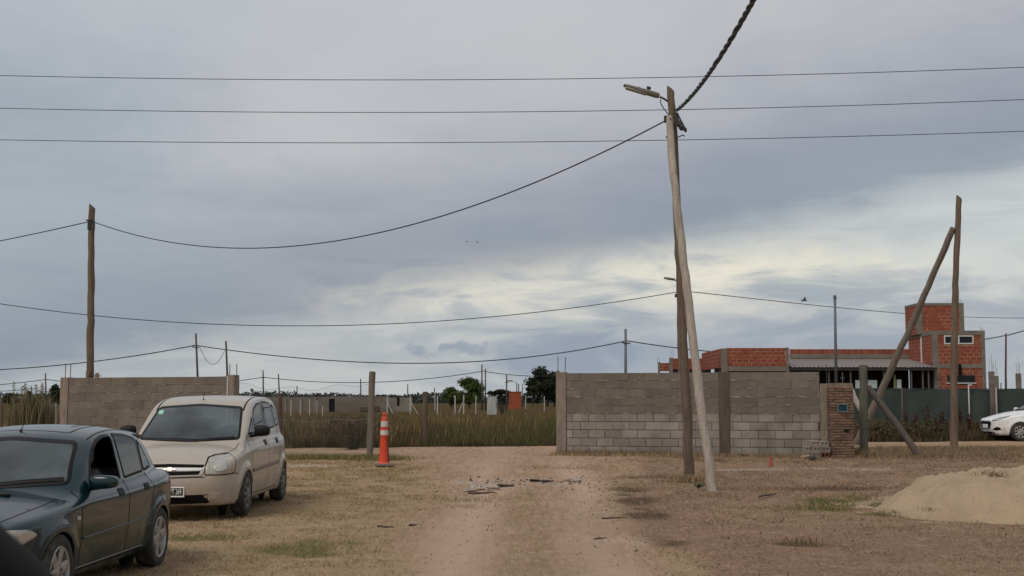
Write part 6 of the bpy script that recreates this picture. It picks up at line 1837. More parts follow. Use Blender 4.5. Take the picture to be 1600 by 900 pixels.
for p0, p1, a, b in ((563, 577, 636, 642), (585, 592, 634.5, 642)):
    m_ = MB(); m_.box((fx(p0), -0.25, fz(b)), (fx(p1), -0.01, fz(a))); m_.put('rubble_heap', M_trunk, fw)
fw2 = thing('rendered_wall', (at(624, 640, 151).x, 151, 0.24), 'short paler wall with a dark slit, right of the long far wall', 'wall')
fx2 = lambda px: at(px, 640, 151).x - fw2.location.x
m_ = MB(); m_.box((fx2(603.5), 0, -0.3), (fx2(644), 0.2, fz(621.2))); m_.put("wall_panel", M_farwall2, fw2)
m_ = MB(); m_.box((fx2(620.3), -0.03, fz(634)), (fx2(624), -0.001, fz(620.5))); m_.put('dark_slit', MT['black'], fw2)
# white concrete fence posts across the field
M_wpost = material('white_post', (0.46, 0.45, 0.43), 0.8)
def wpost(px, top, bot, Y, lab, w=1.9, strut=0):
    b_ = at(px, bot, Y); b_.z = 0.24; h = at(px, top, Y).z - 0.24
    t_ = thing('fence_post', b_, lab, 'post', 0, 'white concrete fence posts across the field')
    r_ = 0.8 * w * Y / F_PX / 2
    m_ = MB(); m_.box((-r_, -r_, -0.2), (r_, r_, h), 0.01); m_.put('shaft', M_wpost, t_)
    if strut:
        m_ = MB(); m_.tube([(strut * Y / F_PX, -0.05, -0.1), (0, -r_ - 0.03, h * 0.72)], r_ * 0.85, 6); m_.put('strut', M_wpost, t_)
for px, top, bot, Y, lab, w, s_ in ((454.5, 626, 648, 112, 'white post in front of the far wall, nearest the minivan', 1.6, 0), (469, 625, 646, 120, 'thin white post second along the far wall from the minivan', 1.3, 0), (483.5, 624, 647, 118, 'white post left of the far doorway, third from the minivan', 1.6, 0), (495, 626, 646, 124, 'white post close to the left of the far doorway', 1.2, 0), (504, 634, 648, 112, 'short bent white post just left of the far doorway', 1.5, 0),
        (605, 619.5, 644, 120, 'white braced corner post right of the traffic cone', 2.2, 10), (641, 619, 643, 122, 'white braced post at the end of the far wall', 2.0, 13), (683.5, 618.5, 642.5, 122, 'plain white post right of the stout dark post', 2.0, 0), (711, 618.5, 640, 124, 'white post under the smaller green tree', 2.0, 0),
        (724.5, 618, 640, 124, 'white braced post under the broad green tree', 2.2, -9), (743.5, 618.5, 639, 126, 'white post left of the tall distant pole', 1.6, 0), (679.5, 612, 632, 170, 'pale thin post behind the plain white post', 1.4, 0), (821.5, 617, 630, 190, 'pale post right of the orange hut', 1.3, 0), (850.5, 619, 640, 150, 'grey post in front of the tall dark tree', 1.4, 0)):
    wpost(px, top, bot, Y, lab, w, s_)
# ribbed white tank and the orange hut
ty = 118.0; tb = at(769, 640, ty); tb.z = 0.24
tank = thing('water_tank', tb, 'small white ribbed tank lying in the field beyond the grass', 'tank')
m_ = MB(); r_ = 0.55; hh = at(769, 618.5, ty).z - 0.24
prof = [(0.001, 0.0)]
for i in range(25):
    prof.append((r_ * (1 + 0.035 * math.cos(i * 1.6)), 0.04 + i * 0.052))
prof += [(r_ * 0.9, 1.36), (0.25, 1.45), (0.2, 1.52), (0.001, 1.53)]
M_tank = material('white_plastic', (0.52, 0.53, 0.51), 0.5, [(2, 0.4, 0.7, (0.30, 0.29, 0.27), 0.6, (1, 1, 0.4))])
n_r = 13
for i in range(n_r):   # corrugated pale sheets standing upright in a box
    x0 = -0.42 + 0.84 * i / n_r
    m_.tube([(x0 + 0.032, -0.42, 0.0), (x0 + 0.032, -0.42, hh - 0.12 * (i % 2))], 0.034, 6)
m_.box((-0.44, -0.40, 0), (0.44, 0.40, hh - 0.1), 0.02)
m_.put('shell', M_tank, tank)
m_ = MB(); m_.tube([(0.44, 0, hh * 0.85), (0.52, 0, hh * 0.5), (0.44, 0, hh * 0.15)], 0.03, 6); m_.put('handle', M_tank, tank)
hy_ = 195.0; hb_ = at(805, 640, hy_); hb_.z = 0.24
hut = thing('orange_hut', hb_, 'small orange red hut beside the distant pole, left of the dark trees', 'hut')
M_or = material('orange_paint', (0.33, 0.075, 0.032), 0.75, [(0.8, 0.35, 0.7, (0.24, 0.05, 0.025), 0.7)])
hw_ = 9.6 * hy_ / F_PX; hh = at(805, 613, hy_).z - 0.24
m_ = MB(); m_.box((-hw_, 0, -0.2), (hw_, 2.4, hh)); m_.put('wall', M_or, hut)
m_ = MB(); m_.box((-hw_ - 0.08, -0.08, hh + 0.002), (hw_ + 0.08, 2.5, hh + 0.12)); m_.put('roof', M_or, hut)
for k in range(6):
    m_ = MB(); x = -hw_ + 2 * hw_ * (k + 0.5) / 6; m_.box((x - 0.05, -0.05, -0.1), (x + 0.05, -0.001, hh - 0.02)); m_.put('upright_strip', M_or, hut)

# ------------------------------------------------------------------ green shade net fence before the house
NY = 47.0
M_net = material('green_shade_net', (0.050, 0.066, 0.058), 0.8, [(1.2, 0.4, 0.65, (0.036, 0.050, 0.046), 0.8, (1, 1, 0.3)), (0.5, 0.45, 0.7, (0.068, 0.086, 0.078), 0.6)], spec=0.25, trans=0.12)
nf = thing('shade_net_fence', (at(1300, 640, NY).x, NY, 0.24), 'dark green shade net fence in front of the red house', 'fence')
nx0, nx1 = at(1325, 640, NY).x - nf.location.x, at(2000, 640, NY).x - nf.location.x
ntop = at(800, 607, NY).z - 0.24
ncol, nrow = 120, 8; vs = []; fs = []
for i in range(ncol + 1):
    x = nx0 + (nx1 - nx0) * i / ncol
    bay = (x % 2.5) / 2.5
    for j in range(nrow + 1):
        v_ = j / nrow
        tz = ntop - 0.05 * 4 * bay * (1 - bay) * 0.6
        vs.append((x, 0.05 * math.sin(x * 2.1 + v_ * 2) + 0.06 * math.sin(x * 5.3) * v_ * (1 - v_) * 2, 0.0 + tz * v_))
for i in range(ncol):
    for j in range(nrow): fs.append((i * (nrow + 1) + j, (i + 1) * (nrow + 1) + j, (i + 1) * (nrow + 1) + j + 1, i * (nrow + 1) + j + 1))
m_ = MB(); m_.add(vs, fs); m_.put('net', M_net, nf, True)
m_ = MB(); m_.tube([(nx0, -0.02, ntop + 0.005), ((nx0 + nx1) / 2, -0.02, ntop - 0.02), (nx1, -0.02, ntop + 0.005)], 0.012, 6); m_.put('top_wire', M_wire, nf)
for px, tp_, w, mt in ((1551, 599, 8.5, M_wood_dark), (1557, 606, 4, M_wood_grey), (1514.5, 601, 2.2, M_wpost), (1410, 606.5, 2.5, M_wood_dark), (1345, 606.5, 3, M_wood_dark), (1640, 603, 5, M_wood_dark), (1740, 603, 5, M_wood_dark)):
    x = at(px, 640, NY - 0.15).x - nf.location.x; r_ = w * NY / F_PX / 2
    m_ = MB(); m_.tube([(x, -0.15, -0.2), (x, -0.15, at(px, tp_, NY).z - 0.24)], [r_, r_ * 0.9], 8); m_.put('post', mt, nf, True)
m_ = MB(); x = at(1514.5, 640, NY).x - nf.location.x; zc = at(1515, 601.5, NY).z - 0.24; m_.box((x - 0.05, -0.2, zc - 0.02), (x + 0.06, -0.1, zc + 0.02)); m_.put('post_cap', M_white, nf)

# ------------------------------------------------------------------ chain-link fence between the left wall and the gate post
M_chain = material('galvanised_wire', (0.20, 0.205, 0.21), 0.5, metal=0.3)
ca, cb = at(364, 700, 30.2), gb.copy(); ca.z = 0.24; cb.z = 0.24
cf_ = thing('chain_link_fence', ca, 'sagging chain-link fence between the left wall and the gate post', 'fence', math.atan2(cb.y - ca.y, cb.x - ca.x))
Lc = (cb - ca).length - 0.06; cell = 0.085; Hc = 1.72
def sagz(x, z): return z - 0.13 * 4 * (x / Lc) * (1 - x / Lc) * (z / Hc) + 0.03 * math.sin(x * 5.1) * z
m_ = MB(); kx = int(Lc / cell); kz = int(Hc / cell)
for d_ in (-1, 1):
    for i in range(-kz, kx + kz):
        pts = []
        for j in range(kz + 1):
            x = (i + d_ * j if d_ > 0 else i - j + kz) * cell
            if 0 <= x <= Lc: pts.append((x, 0.03 * math.sin(x * 2.7) * j / kz + (0.002 if (i + j) % 2 else -0.002), sagz(x, j * cell)))
        if len(pts) > 1: m_.tube(pts, 0.0012, 3, False)
o = m_.put('wire_mesh', M_chain, cf_); o['kind'] = 'stuff'
for z in (0.1, 0.9, Hc):
    m_ = MB(); m_.tube([(Lc * i / 16, 0, sagz(Lc * i / 16, z)) for i in range(17)], 0.0035, 4); m_.put('line_wire', M_chain, cf_)
# ------------------------------------------------------------------ grasses and weeds
def blades(rng, x, y, z, h, w, lean, cols, seg=2):
    """Tapered bent blades as triangles/quads; all arrays of length n."""
    n = len(x); ang = rng.random(n) * 6.283; la = rng.random(n) * 6.283
    dx, dy = np.cos(ang) * w / 2, np.sin(ang) * w / 2
    lx, ly = np.cos(la) * lean * h, np.sin(la) * lean * h
    mid = 0.55
    P0 = np.stack([x - dx, y - dy, z], 1); P1 = np.stack([x + dx, y + dy, z], 1)
    P2 = np.stack([x + lx * 0.35 + dx * 0.75, y + ly * 0.35 + dy * 0.75, z + h * mid], 1); P3 = np.stack([x + lx * 0.35 - dx * 0.75, y + ly * 0.35 - dy * 0.75, z + h * mid], 1)
    P4 = np.stack([x + lx, y + ly, z + h], 1)
    V = np.stack([P0, P1, P2, P3, P4], 1).reshape(-1, 3)
    b = np.arange(n)[:, None] * 5
    F_ = np.concatenate([b + [0, 1, 2], b + [0, 2, 3], b + [3, 2, 4]])
    C = np.repeat(np.concatenate([cols, np.ones((n, 1))], 1), 5, 0)
    return V, F_, C
def pal(rng, n, cols, w=None):
    cols = np.array(cols, float); i = rng.choice(len(cols), n, p=w)
    return cols[i] * rng.uniform(0.75, 1.25, (n, 1))
def gz_at(x, y):
    return ground_z(x, y)
STRAW = [(0.42, 0.315, 0.175), (0.33, 0.24, 0.135), (0.23, 0.165, 0.095), (0.48, 0.37, 0.22)]
GREEN = [(0.10, 0.13, 0.04), (0.16, 0.17, 0.06), (0.24, 0.21, 0.09)]
BROWN = [(0.25, 0.17, 0.115), (0.16, 0.105, 0.07), (0.33, 0.24, 0.165)]
# short dry turf on the yard and verges
rng = np.random.default_rng(5)
N = 560000
y = 8.0 + 24.0 * rng.random(N) ** 0.85; x = rng.uniform(-11.5, 11.5, N)
rd, gr, re, dk, pa, fi, ve, _r, md = masks(x, y)
bare = np.clip(rd * 1.1 + pa * 0.5, 0, 1)
tuft = fbm(x, y, 2.6, 3)
keep = rng.random(N) < np.clip((1 - bare) * (0.25 + 1.5 * sstep((tuft - 0.36) / 0.3)) * np.where(ve > 0.5, 0.34, 0.8) + 0.45 * gr + 0.4 * dk + 0.22 * md, 0, 1) * np.clip(0.35 + 0.03 * y, 0, 1)
x, y, gr, dk, ve, tuft = x[keep], y[keep], gr[keep], dk[keep], ve[keep], tuft[keep]
n = len(x)
cols = pal(rng, n, STRAW); cb_ = pal(rng, n, BROWN); cg = pal(rng, n, GREEN)
cols = np.where((rng.random(n) < np.clip(ve * 0.65 + dk, 0, 1))[:, None], cb_, cols)
cols = np.where((rng.random(n) < gr * 0.8 + 0.04)[:, None], cg, cols)
dkc = rng.random(n) < dk * 0.5
cols[dkc] *= 0.75
h = (0.010 + 0.026 * rng.random(n) ** 1.8) * (0.7 + 0.7 * sstep((tuft - 0.4) / 0.25)) * (1 + 0.8 * gr + 0.3 * dk)
V, F_, C = blades(rng, x, y, gz_at(x, y) + ridge(x, y) - 0.035 + (fbm(x, y, 0.7, 4) - 0.5) * 0.06, h + 0.015, 0.0030 + 0.00023 * y, rng.uniform(0.6, 2.6, n), cols)
tag(link('dry_grass', np_mesh('dry_grass', V, F_, M_grassb, False, C)), kind='stuff')
# longer fringe along the feet of walls, posts and kerbless verge
xs, ys, hs, cs_ = [], [], [], []
def fringe(p, q, n, spread, h0, h1, pals):
    t = rng.random(n); xs.append(p[0] + (q[0] - p[0]) * t + rng.normal(0, spread, n)); ys.append(p[1] + (q[1] - p[1]) * t + rng.normal(0, spread, n))
    hs.append(rng.uniform(h0, h1, n)); cs_.append(pal(rng, n, pals))
a_, b_ = gp(872, 709), gp(1283, 711)
fringe((a_.x, a_.y - 0.12), (b_.x, b_.y - 0.12), 5200, 0.12, 0.03, 0.16, STRAW[:3] + BROWN + GREEN[2:])
fringe((a_.x - 0.1, a_.y - 0.6), (b_.x + 0.5, b_.y - 0.6), 4200, 0.25, 0.02, 0.08, STRAW + BROWN)
p_ = gp(1316, 711); fringe((p_.x - 0.3, p_.y - 0.08), (p_.x + 0.5, p_.y - 0.05), 1300, 0.09, 0.05, 0.22, BROWN + [(0.09, 0.06, 0.05)])
p_ = gp(1349, 712); fringe((p_.x - 0.2, p_.y), (p_.x + 0.3, p_.y), 500, 0.12, 0.05, 0.2, BROWN + STRAW)
p_ = gp(578, 716); fringe((p_.x - 2.0, p_.y), (p_.x + 0.6, p_.y - 0.1), 5200, 0.22, 0.03, 0.13, GREEN + GREEN + STRAW[:2])
p_ = gp(1077, 750); fringe((p_.x - 0.15, p_.y), (p_.x + 0.15, p_.y), 700, 0.16, 0.03, 0.14, BROWN + STRAW)
for px in (1345, 1500): 
    p_, q_ = gp(px, 704), gp(px + 150, 701); fringe((p_.x, p_.y), (q_.x, q_.y), 6000, 0.8, 0.02, 0.11, BROWN + BROWN + STRAW[2:3] + GREEN[2:])
    p_, q_ = gp(px, 710), gp(px + 150, 712); fringe((p_.x, p_.y), (q_.x, q_.y), 3500, 0.9, 0.02, 0.09, BROWN + BROWN + STRAW[1:3])
x = np.concatenate(xs); y = np.concatenate(ys); h = np.concatenate(hs); cols = np.concatenate(cs_); n = len(x)
V, F_, C = blades(rng, x, y, gz_at(x, y) - 0.03, h + 0.03, 0.010 + 0 * x, rng.uniform(0.1, 0.9, n), cols)
tag(link('fringe_grass', np_mesh('fringe_grass', V, F_, M_grassb, False, C)), kind='stuff')
# tall grass beyond the street
N = 160000
x = rng.uniform(-40, 24, N); s_ = 42.0 * rng.random(N) ** 1.9
yy = ST_A.y + (x - ST_A.x) * (_std.y / _std.x) + 0.35 + s_
keep = ~((x > 9.2) & (s_ > 4.8))
x, yy, s_ = x[keep], yy[keep], s_[keep]; n = len(x)
cl = fbm(x, yy * 0.6, 0.33, 4); cl2 = fbm(x + 50, yy, 0.9, 3)
front = np.exp(-s_ / 3.0)
# bank colour: olive and dark stems at the road, ochre seed heads behind
FRONT = [(0.065, 0.060, 0.028), (0.095, 0.082, 0.038), (0.125, 0.095, 0.048), (0.080, 0.052, 0.032)]
BACK = [(0.31, 0.205, 0.092), (0.23, 0.150, 0.072), (0.17, 0.130, 0.058), (0.37, 0.26, 0.13), (0.23, 0.115, 0.062)]
GRN = [(0.080, 0.088, 0.034), (0.115, 0.115, 0.045), (0.155, 0.135, 0.060)]
cols = np.where((rng.random(n) < np.clip(front * 1.0 + 0.25 + 0.75 * sstep((fbm(x + 11, yy * 0.8, 0.45, 3) - 0.44) / 0.12) * np.exp(-s_ / 14), 0, 1))[:, None], pal(rng, n, FRONT), pal(rng, n, BACK))
cols = np.where((rng.random(n) < 0.85 * sstep((cl - 0.49) / 0.10))[:, None], pal(rng, n, GRN), cols)
h = (0.12 + 0.56 * sstep((cl2 - 0.38) / 0.26) + 0.35 * (rng.random(n) ** 4)) * (0.30 + 0.7 * sstep(s_ / 4.5)) * (0.42 + 0.72 * cl) + 0.26 * sstep((fbm(x + 7, yy + 3, 0.55, 3) - 0.60) / 0.08)
h = h * np.where((x < -9) , 0.75, 1.0)
V, F_, C = blades(rng, x, yy, gz_at(x, yy) - 0.05, h + 0.05, 0.010 + 0.00022 * yy, rng.uniform(0.05, 0.55, n), cols)
tag(link('tall_grass', np_mesh('tall_grass', V, F_, M_grassb, False, C)), kind='stuff')
# weeds between the street and the shade net
N = 26000
x = rng.uniform(10.0, 28, N); s_ = 5.0 * rng.random(N) ** 1.25
yy = ST_A.y + (x - ST_A.x) * (_std.y / _std.x) + 0.25 + s_
keep = (yy < NY - 0.2) & ~((x > 15.2) & (yy < 43.4)); x, yy, s_ = x[keep], yy[keep], s_[keep]; n = len(x)
cl = fbm(x, yy, 0.8, 4)
W = [(0.085, 0.075, 0.036), (0.125, 0.100, 0.052), (0.165, 0.125, 0.070), (0.105, 0.066, 0.045)]
h = (0.18 + 0.60 * sstep((cl - 0.28) / 0.4) * rng.uniform(0.5, 1.0, n)) * (0.6 + 0.4 * sstep(s_ / 0.8))
V, F_, C = blades(rng, x, yy, gz_at(x, yy) - 0.05, h + 0.05, 0.03 + 0 * x, rng.uniform(0.1, 0.6, n), pal(rng, n, W))
# leafy clumps among them
cx_ = []
for k in range(70):
    px, py_ = rng.uniform(10.5, 24), rng.uniform(0.3, 2.8); yb = ST_A.y + (px - ST_A.x) * (_std.y / _std.x) + py_; r_ = rng.uniform(0.25, 0.5)
    if px > 14.6 and yb < 43.6: continue
    m_n = 130; d_ = rng.normal(size=(m_n, 3)) * [r_ * 0.6, r_ * 0.6, r_ * 0.45] + [px, yb, 0.24 + r_ * 0.8]; cx_.append(d_[d_[:, 2] > 0.2])
V2, F2, C2 = leaf_cards(rng, np.concatenate(cx_), 0.055, (0.040, 0.042, 0.022), (0.105, 0.088, 0.045))
tag(link('weeds', np_mesh('weeds', V, F_, M_grassb, False, C)), kind='stuff')
tag(link('low_weeds', np_mesh('low_weeds', V2, F2, M_leaf, False, C2)), kind='stuff')
# rusty dock plants with upright seed heads
def dock(px, py_top, Y, seed, lab):
    rg = np.random.default_rng(seed); b_ = at(px, 680, Y); b_.z = 0.24; h_ = at(px, py_top, Y).z - 0.24
    t_ = thing('dock_plant', b_, lab, 'weed', 0, 'rusty weeds before the shade net')
    m_ = MB(); P = []
    for k in range(4):
        lx, ly = rg.uniform(-0.12, 0.12), rg.uniform(-0.12, 0.12); hh = h_ * rg.uniform(0.75, 1.0) if k else h_
        m_.tube([(lx * 0.2, ly * 0.2, -0.1), (lx * 0.6, ly * 0.6, hh * 0.5), (lx, ly, hh)], [0.012, 0.010, 0.006], 5)
        for j in range(90):
            u = rg.uniform(0.35, 1.0); P.append((lx * u + rg.normal(0, 0.03), ly * u + rg.normal(0, 0.03), hh * u))
    m_.put('stem', material('dock_stem', (0.085, 0.04, 0.028), 0.9) if 'dock_stem' not in bpy.data.materials else bpy.data.materials['dock_stem'], t_)
    V, F_, C = leaf_cards(rg, np.array(P), 0.028, (0.055, 0.024, 0.017), (0.105, 0.05, 0.034))
    link('seed_head', np_mesh('seed_head', V, F_, M_leaf, False, C), t_)['kind'] = 'stuff'
for k, (px, pt, Y, lab) in enumerate(((1416, 642, 42.5, 'rusty upright weed left of the tall one before the net'), (1431, 646, 42.2, 'rusty upright weed just left of the tall one before the net'), (1449, 634, 43.0, 'tallest rusty weed before the net, left of the brown pole'), (1472, 640, 42.8, 'rusty weed close to the left side of the brown pole'), (1463, 655, 42, 'short rusty weed between two taller ones by the brown pole'), (1500, 637, 43.5, 'slim rusty weed just right of the brown pole'), (1517, 645, 43, 'slim rusty weed under the pale net post'))):
    dock(px, pt, Y, 300 + k, lab)
# reed clump at the far left
def reeds(px, Y, w, h_, n, seed, label):
    rg = np.random.default_rng(seed); b_ = at(px, 690, Y); b_.z = 0.2
    t_ = thing('reed_clump', b_, label, 'reeds')
    x = rg.normal(0, w * 0.30, n); y = rg.normal(0, w * 0.25, n); h = h_ * rg.uniform(0.45, 1.0, n)
    V, F_, C = blades(rg, x, y, 0 * x - 0.05, h, 0.030 + 0 * x, rg.uniform(0.05, 0.35, n), pal(rg, n, [(0.21, 0.165, 0.085), (0.15, 0.125, 0.06), (0.10, 0.10, 0.045), (0.27, 0.22, 0.13)]))
    link('stalk', np_mesh('stalk', V, F_, M_grassb, False, C), t_)['kind'] = 'stuff'
    P = []
    for k in range(11):
        fx_, fy_ = rg.normal(0, w * 0.28), rg.normal(0, w * 0.2); hh = h_ * rg.uniform(0.8, 1.08)
        for j in range(60): u = rg.random(); P.append((fx_ + rg.normal(0, 0.022) + 0.1 * u * rg.choice([-1, 1]) * 0.2, fy_ + rg.normal(0, 0.02), hh * (0.74 + 0.26 * u)))
    V, F_, C = leaf_cards(rg, np.array(P), 0.03, (0.26, 0.22, 0.14), (0.36, 0.31, 0.21))
    link('plume', np_mesh('plume', V, F_, M_leaf, False, C), t_)['kind'] = 'stuff'
reeds(50, 41.0, 1.15, 1.95, 620, 61, 'tan reed clump with feathery plumes left of the left wall')
reeds(72, 42.0, 0.8, 1.35, 300, 62, 'lower brown reed clump between the tall reeds and the left wall')
# scraggly dark bush beside the gate post
def twig_bush(px, py, Y, w, h_, n, seed, label, leafc):
    rg = np.random.default_rng(seed); b_ = at(px, py, Y); b_.z = float(ground_z(0, Y)) - 0.02
    t_ = thing('bush', b_, label, 'bush'); m_ = MB(); P = []
    for k in range(n):
        a = rg.random() * 6.283; r_ = w / 2 * math.sqrt(rg.random()); hh = h_ * rg.uniform(0.45, 1.0)
        e = Vector((math.cos(a) * r_, math.sin(a) * r_ * 0.7, hh)); mid = e * 0.5 + Vector((rg.normal(0, 0.06), rg.normal(0, 0.06), 0.05))
        m_.tube([(rg.normal(0, 0.05), rg.normal(0, 0.05), -0.05), mid, e], [0.009, 0.006, 0.003], 4)
        for q in range(3):
            s0 = mid.lerp(e, rg.random()); s1 = s0 + Vector((rg.normal(0, 0.12), rg.normal(0, 0.12), rg.uniform(0.02, 0.2))); m_.tube([s0, s1], [0.004, 0.002], 3)
            for j in range(7): v = s0.lerp(s1, rg.random()); P.append((v.x + rg.normal(0, .02), v.y + rg.normal(0, .02), v.z))
    m_.put('twigs', M_trunk, t_)['kind'] = 'stuff'
    V, F_, C = leaf_cards(rg, np.array(P), 0.020, *leafc); link('leaves', np_mesh('leaves', V, F_, M_leaf, False, C), t_)['kind'] = 'stuff'
twig_bush(551, 695, 34.5, 2.0, 1.0, 80, 71, 'dark scraggly bush just left of the gate post', ((0.030, 0.026, 0.018), (0.070, 0.060, 0.038)))
twig_bush(785, 640, 117, 1.7, 1.6, 60, 72, 'brown bush right of the white ribbed tank', ((0.05, 0.035, 0.024), (0.09, 0.06, 0.04)))
# small green rosette at the foot of the prop
b_ = gp(1091, 764); t_ = thing('green_weed', b_, 'small green leafy weed at the foot of the pale prop pole', 'weed'); m_ = MB()
for k in range(15):
    a = rng.random() * 6.283; l = rng.uniform(0.10, 0.21); w = 0.018; d_ = Vector((math.cos(a), math.sin(a), 0)); s_ = Vector((-d_.y, d_.x, 0))
    P = [Vector((0, 0, 0)), d_ * l * 0.35 + Vector((0, 0, l * 0.45)), d_ * l * 0.75 + Vector((0, 0, l * 0.55)), d_ * l + Vector((0, 0, l * 0.35))]
    W_ = [0.004, w, w * 0.9, 0.002]
    vs = []
    for p, ww in zip(P, W_): vs += [p - s_ * ww, p + s_ * ww]
    m_.add(vs, [(0, 1, 3, 2), (2, 3, 5, 4), (4, 5, 7, 6)])
m_.put('leaf_rosette', material('weed_leaf', (0.045, 0.075, 0.028), 0.6), t_, True)
# ------------------------------------------------------------------ the cars
green_car((-4.42, 9.2, -0.085), R(88.4))
beige_car((-4.44, 16.3, 0.0), R(90))
wq = gp(1594, 688.5)
white_car((wq.x - 0.84, wq.y + 0.80, 0.225), 0)

# ------------------------------------------------------------------ traffic cone
cq = gp(600, 726.5)
cone = thing('traffic_cone', cq, 'tall orange traffic cone with two pale bands before the gate post', 'traffic cone', R(8))
M_or2 = material('orange_plastic', (0.68, 0.066, 0.026), 0.55, [(6, 0.4, 0.7, (0.48, 0.05, 0.025), 0.6), (2.5, 0.55, 0.75, (0.40, 0.22, 0.14), 0.5)], coord='obj')
M_band = material('reflective_band', (0.55, 0.52, 0.47), 0.45, [(18, 0.4, 0.7, (0.36, 0.33, 0.29), 0.6)], coord='obj')
M_cbase = material('rubber_base', (0.17, 0.145, 0.12), 0.9, [(8, 0.4, 0.7, (0.26, 0.2, 0.15), 0.6)], coord='obj')
def cr(z): return 0.108 - 0.045 * (z - 0.05) / 0.93
m_ = MB(); m_.lathe([(0.125, 0.03), (0.122, 0.05), (cr(0.07), 0.065), (cr(0.60), 0.60), (cr(0.60) + 0.004, 0.61), (cr(0.95), 0.95), (0.062, 0.985), (0.035, 1.0), (0.03, 1.03), (0.043, 1.045), (0.045, 1.075), (0.03, 1.092), (0.001, 1.095)], 28); auto_smooth(m_.put('cone_body', M_or2, cone), 40)
for z0, z1 in ((0.625, 0.725), (0.80, 0.915)):
    m_ = MB(); m_.lathe([(cr(z0) + 0.003, z0 - 0.001), (cr(z0) + 0.0065, z0), (cr(z1) + 0.0065, z1), (cr(z1) + 0.003, z1 + 0.001)], 28); auto_smooth(m_.put('reflective_band', M_band, cone), 60)
m_ = MB(); m_.box((-0.19, -0.19, -0.02), (0.19, 0.19, 0.035), 0.012); m_.put('base', M_cbase, cone)
m_ = MB(); m_.box((0.082, -0.07, 0.07), (0.106, -0.03, 0.60), 0.005); m_.v = [(x - 0.055 * (z - 0.07) / 0.9, y, z) for x, y, z in m_.v]; m_.put('upright_strip', material('cone_shade', (0.10, 0.015, 0.012), 0.7), cone)  # dark strip paints the shade on the cone's right side

# ------------------------------------------------------------------ sand heap
sx0 = gp(1560, 775)
sand_c = Vector((8.2, 18.0, 0)); sand_c.z = float(ground_z(0, 18.4))
nxs, nys = 170, 120
U, W_ = np.meshgrid(np.linspace(-3.3, 3.6, nxs), np.linspace(-2.7, 2.5, nys), indexing='ij')
wx = U + 0.35 * (fbm(U + 20, W_, 0.8, 3) - 0.5); wy = W_ + 0.35 * (fbm(U, W_ + 20, 0.8, 3) - 0.5)
r_ = np.sqrt((wx / 3.0) ** 2 + ((wy + 0.1) / 2.2) ** 2)
hgt = 0.57 * np.tanh(1.35 * np.clip((1.02 - r_) / 0.36, 0, 3)) ** 1.0 / 0.98 - 0.04
furrow = np.abs(np.sin(U * 5.0 + W_ * 1.6 + 3 * fbm(U, W_, 0.8, 2)))
hgt += (fbm(U, W_, 1.1, 5) - 0.5) * 0.34 + 0.05 * sstep((U - 0.2) / 1.5) * sstep((1.05 - r_) / 0.3) + (fbm(U * 1.6, W_ * 0.8, 5, 4) - 0.5) * 0.12 * sstep((1.0 - r_) / 0.2)
hgt -= 0.035 * sstep((furrow - 0.55) / 0.45) * sstep((0.98 - r_) / 0.3) * sstep((r_ - 0.35) / 0.3)
for k in range(26):
    fx_, fy_ = RNG.uniform(-1.6, 3.0), RNG.uniform(-1.5, 1.3); hgt -= 0.055 * np.exp(-(((U - fx_) / 0.16) ** 2 + ((W_ - fy_) / 0.12) ** 2))
hgt = np.where(r_ > 1.0, np.minimum(hgt, -0.035), hgt)
ii = np.arange(nxs * nys).reshape(nxs, nys)
sq = np.stack([ii[:-1, :-1], ii[1:, :-1], ii[1:, 1:], ii[:-1, 1:]], -1).reshape(-1, 4)
M_sand = material('builders_sand', (0.40, 0.305, 0.208), 0.95, [(2.2, 0.4, 0.7, (0.32, 0.24, 0.16), 0.7), (24, 0.56, 0.70, (0.22, 0.155, 0.10), 0.6, (1.5, 0.6, 1.2)), (60, 0.5, 0.75, (0.36, 0.26, 0.165), 0.5)], bump=(34, 0.8, 0.02), spec=0.15)
so = link('sand_heap', np_mesh('sand_heap', np.stack([U, W_, hgt + ground_z(0, W_ + sand_c.y) - sand_c.z], -1).reshape(-1, 3), sq, M_sand, True), loc=sand_c)
tag(so, 'low heap of pale building sand with footprints at the right', 'sand heap')
def on_heap(px, py):
    dd = ray(px, py)
    for Y in np.arange(14, 21, 0.02):
        p = at(px, py, Y); i = int((p.x - sand_c.x + 3.3) / 6.9 * (nxs - 1)); j = int((Y - sand_c.y + 2.7) / 5.2 * (nys - 1))
        if 0 <= i < nxs and 0 <= j < nys and p.z <= hgt[i, j] + float(ground_z(0, Y)): return Vector((p.x, Y, hgt[i, j] + float(ground_z(0, Y))))
    return None
def tuft(px, py, n, r_, h_, cols, seed, label, name='grass_tuft', cat='grass tuft'):
    p = on_heap(px, py) or gp(px, py); rg = np.random.default_rng(seed)
    t_ = thing(name, p, label, cat); x = rg.normal(0, r_, n); y = rg.normal(0, r_, n)
    V, F_, C = blades(rg, x, y, 0 * x - 0.04, h_ * rg.uniform(0.5, 1.2, n), 0.007 + 0 * x, rg.uniform(0.2, 1.3, n), pal(rg, n, cols)); link('blades', np_mesh('blades', V, F_, M_grassb, False, C), t_)['kind'] = 'stuff'
DRYT = [(0.11, 0.075, 0.045), (0.17, 0.12, 0.07), (0.22, 0.16, 0.09)]
GRT = [(0.055, 0.07, 0.03), (0.10, 0.10, 0.045), (0.16, 0.13, 0.07)]
tuft(1553, 744, 110, 0.10, 0.13, DRYT, 1, 'dry brown tuft on the top of the sand heap')
tuft(1540, 740, 60, 0.08, 0.08, DRYT, 2, 'smaller dry tuft left of the one topping the sand heap')
tuft(1411, 798, 100, 0.13, 0.06, GRT, 3, 'green tuft at the left toe of the sand heap')
tuft(1463, 794, 80, 0.10, 0.06, GRT, 4, 'green tuft growing low on the front of the sand heap')
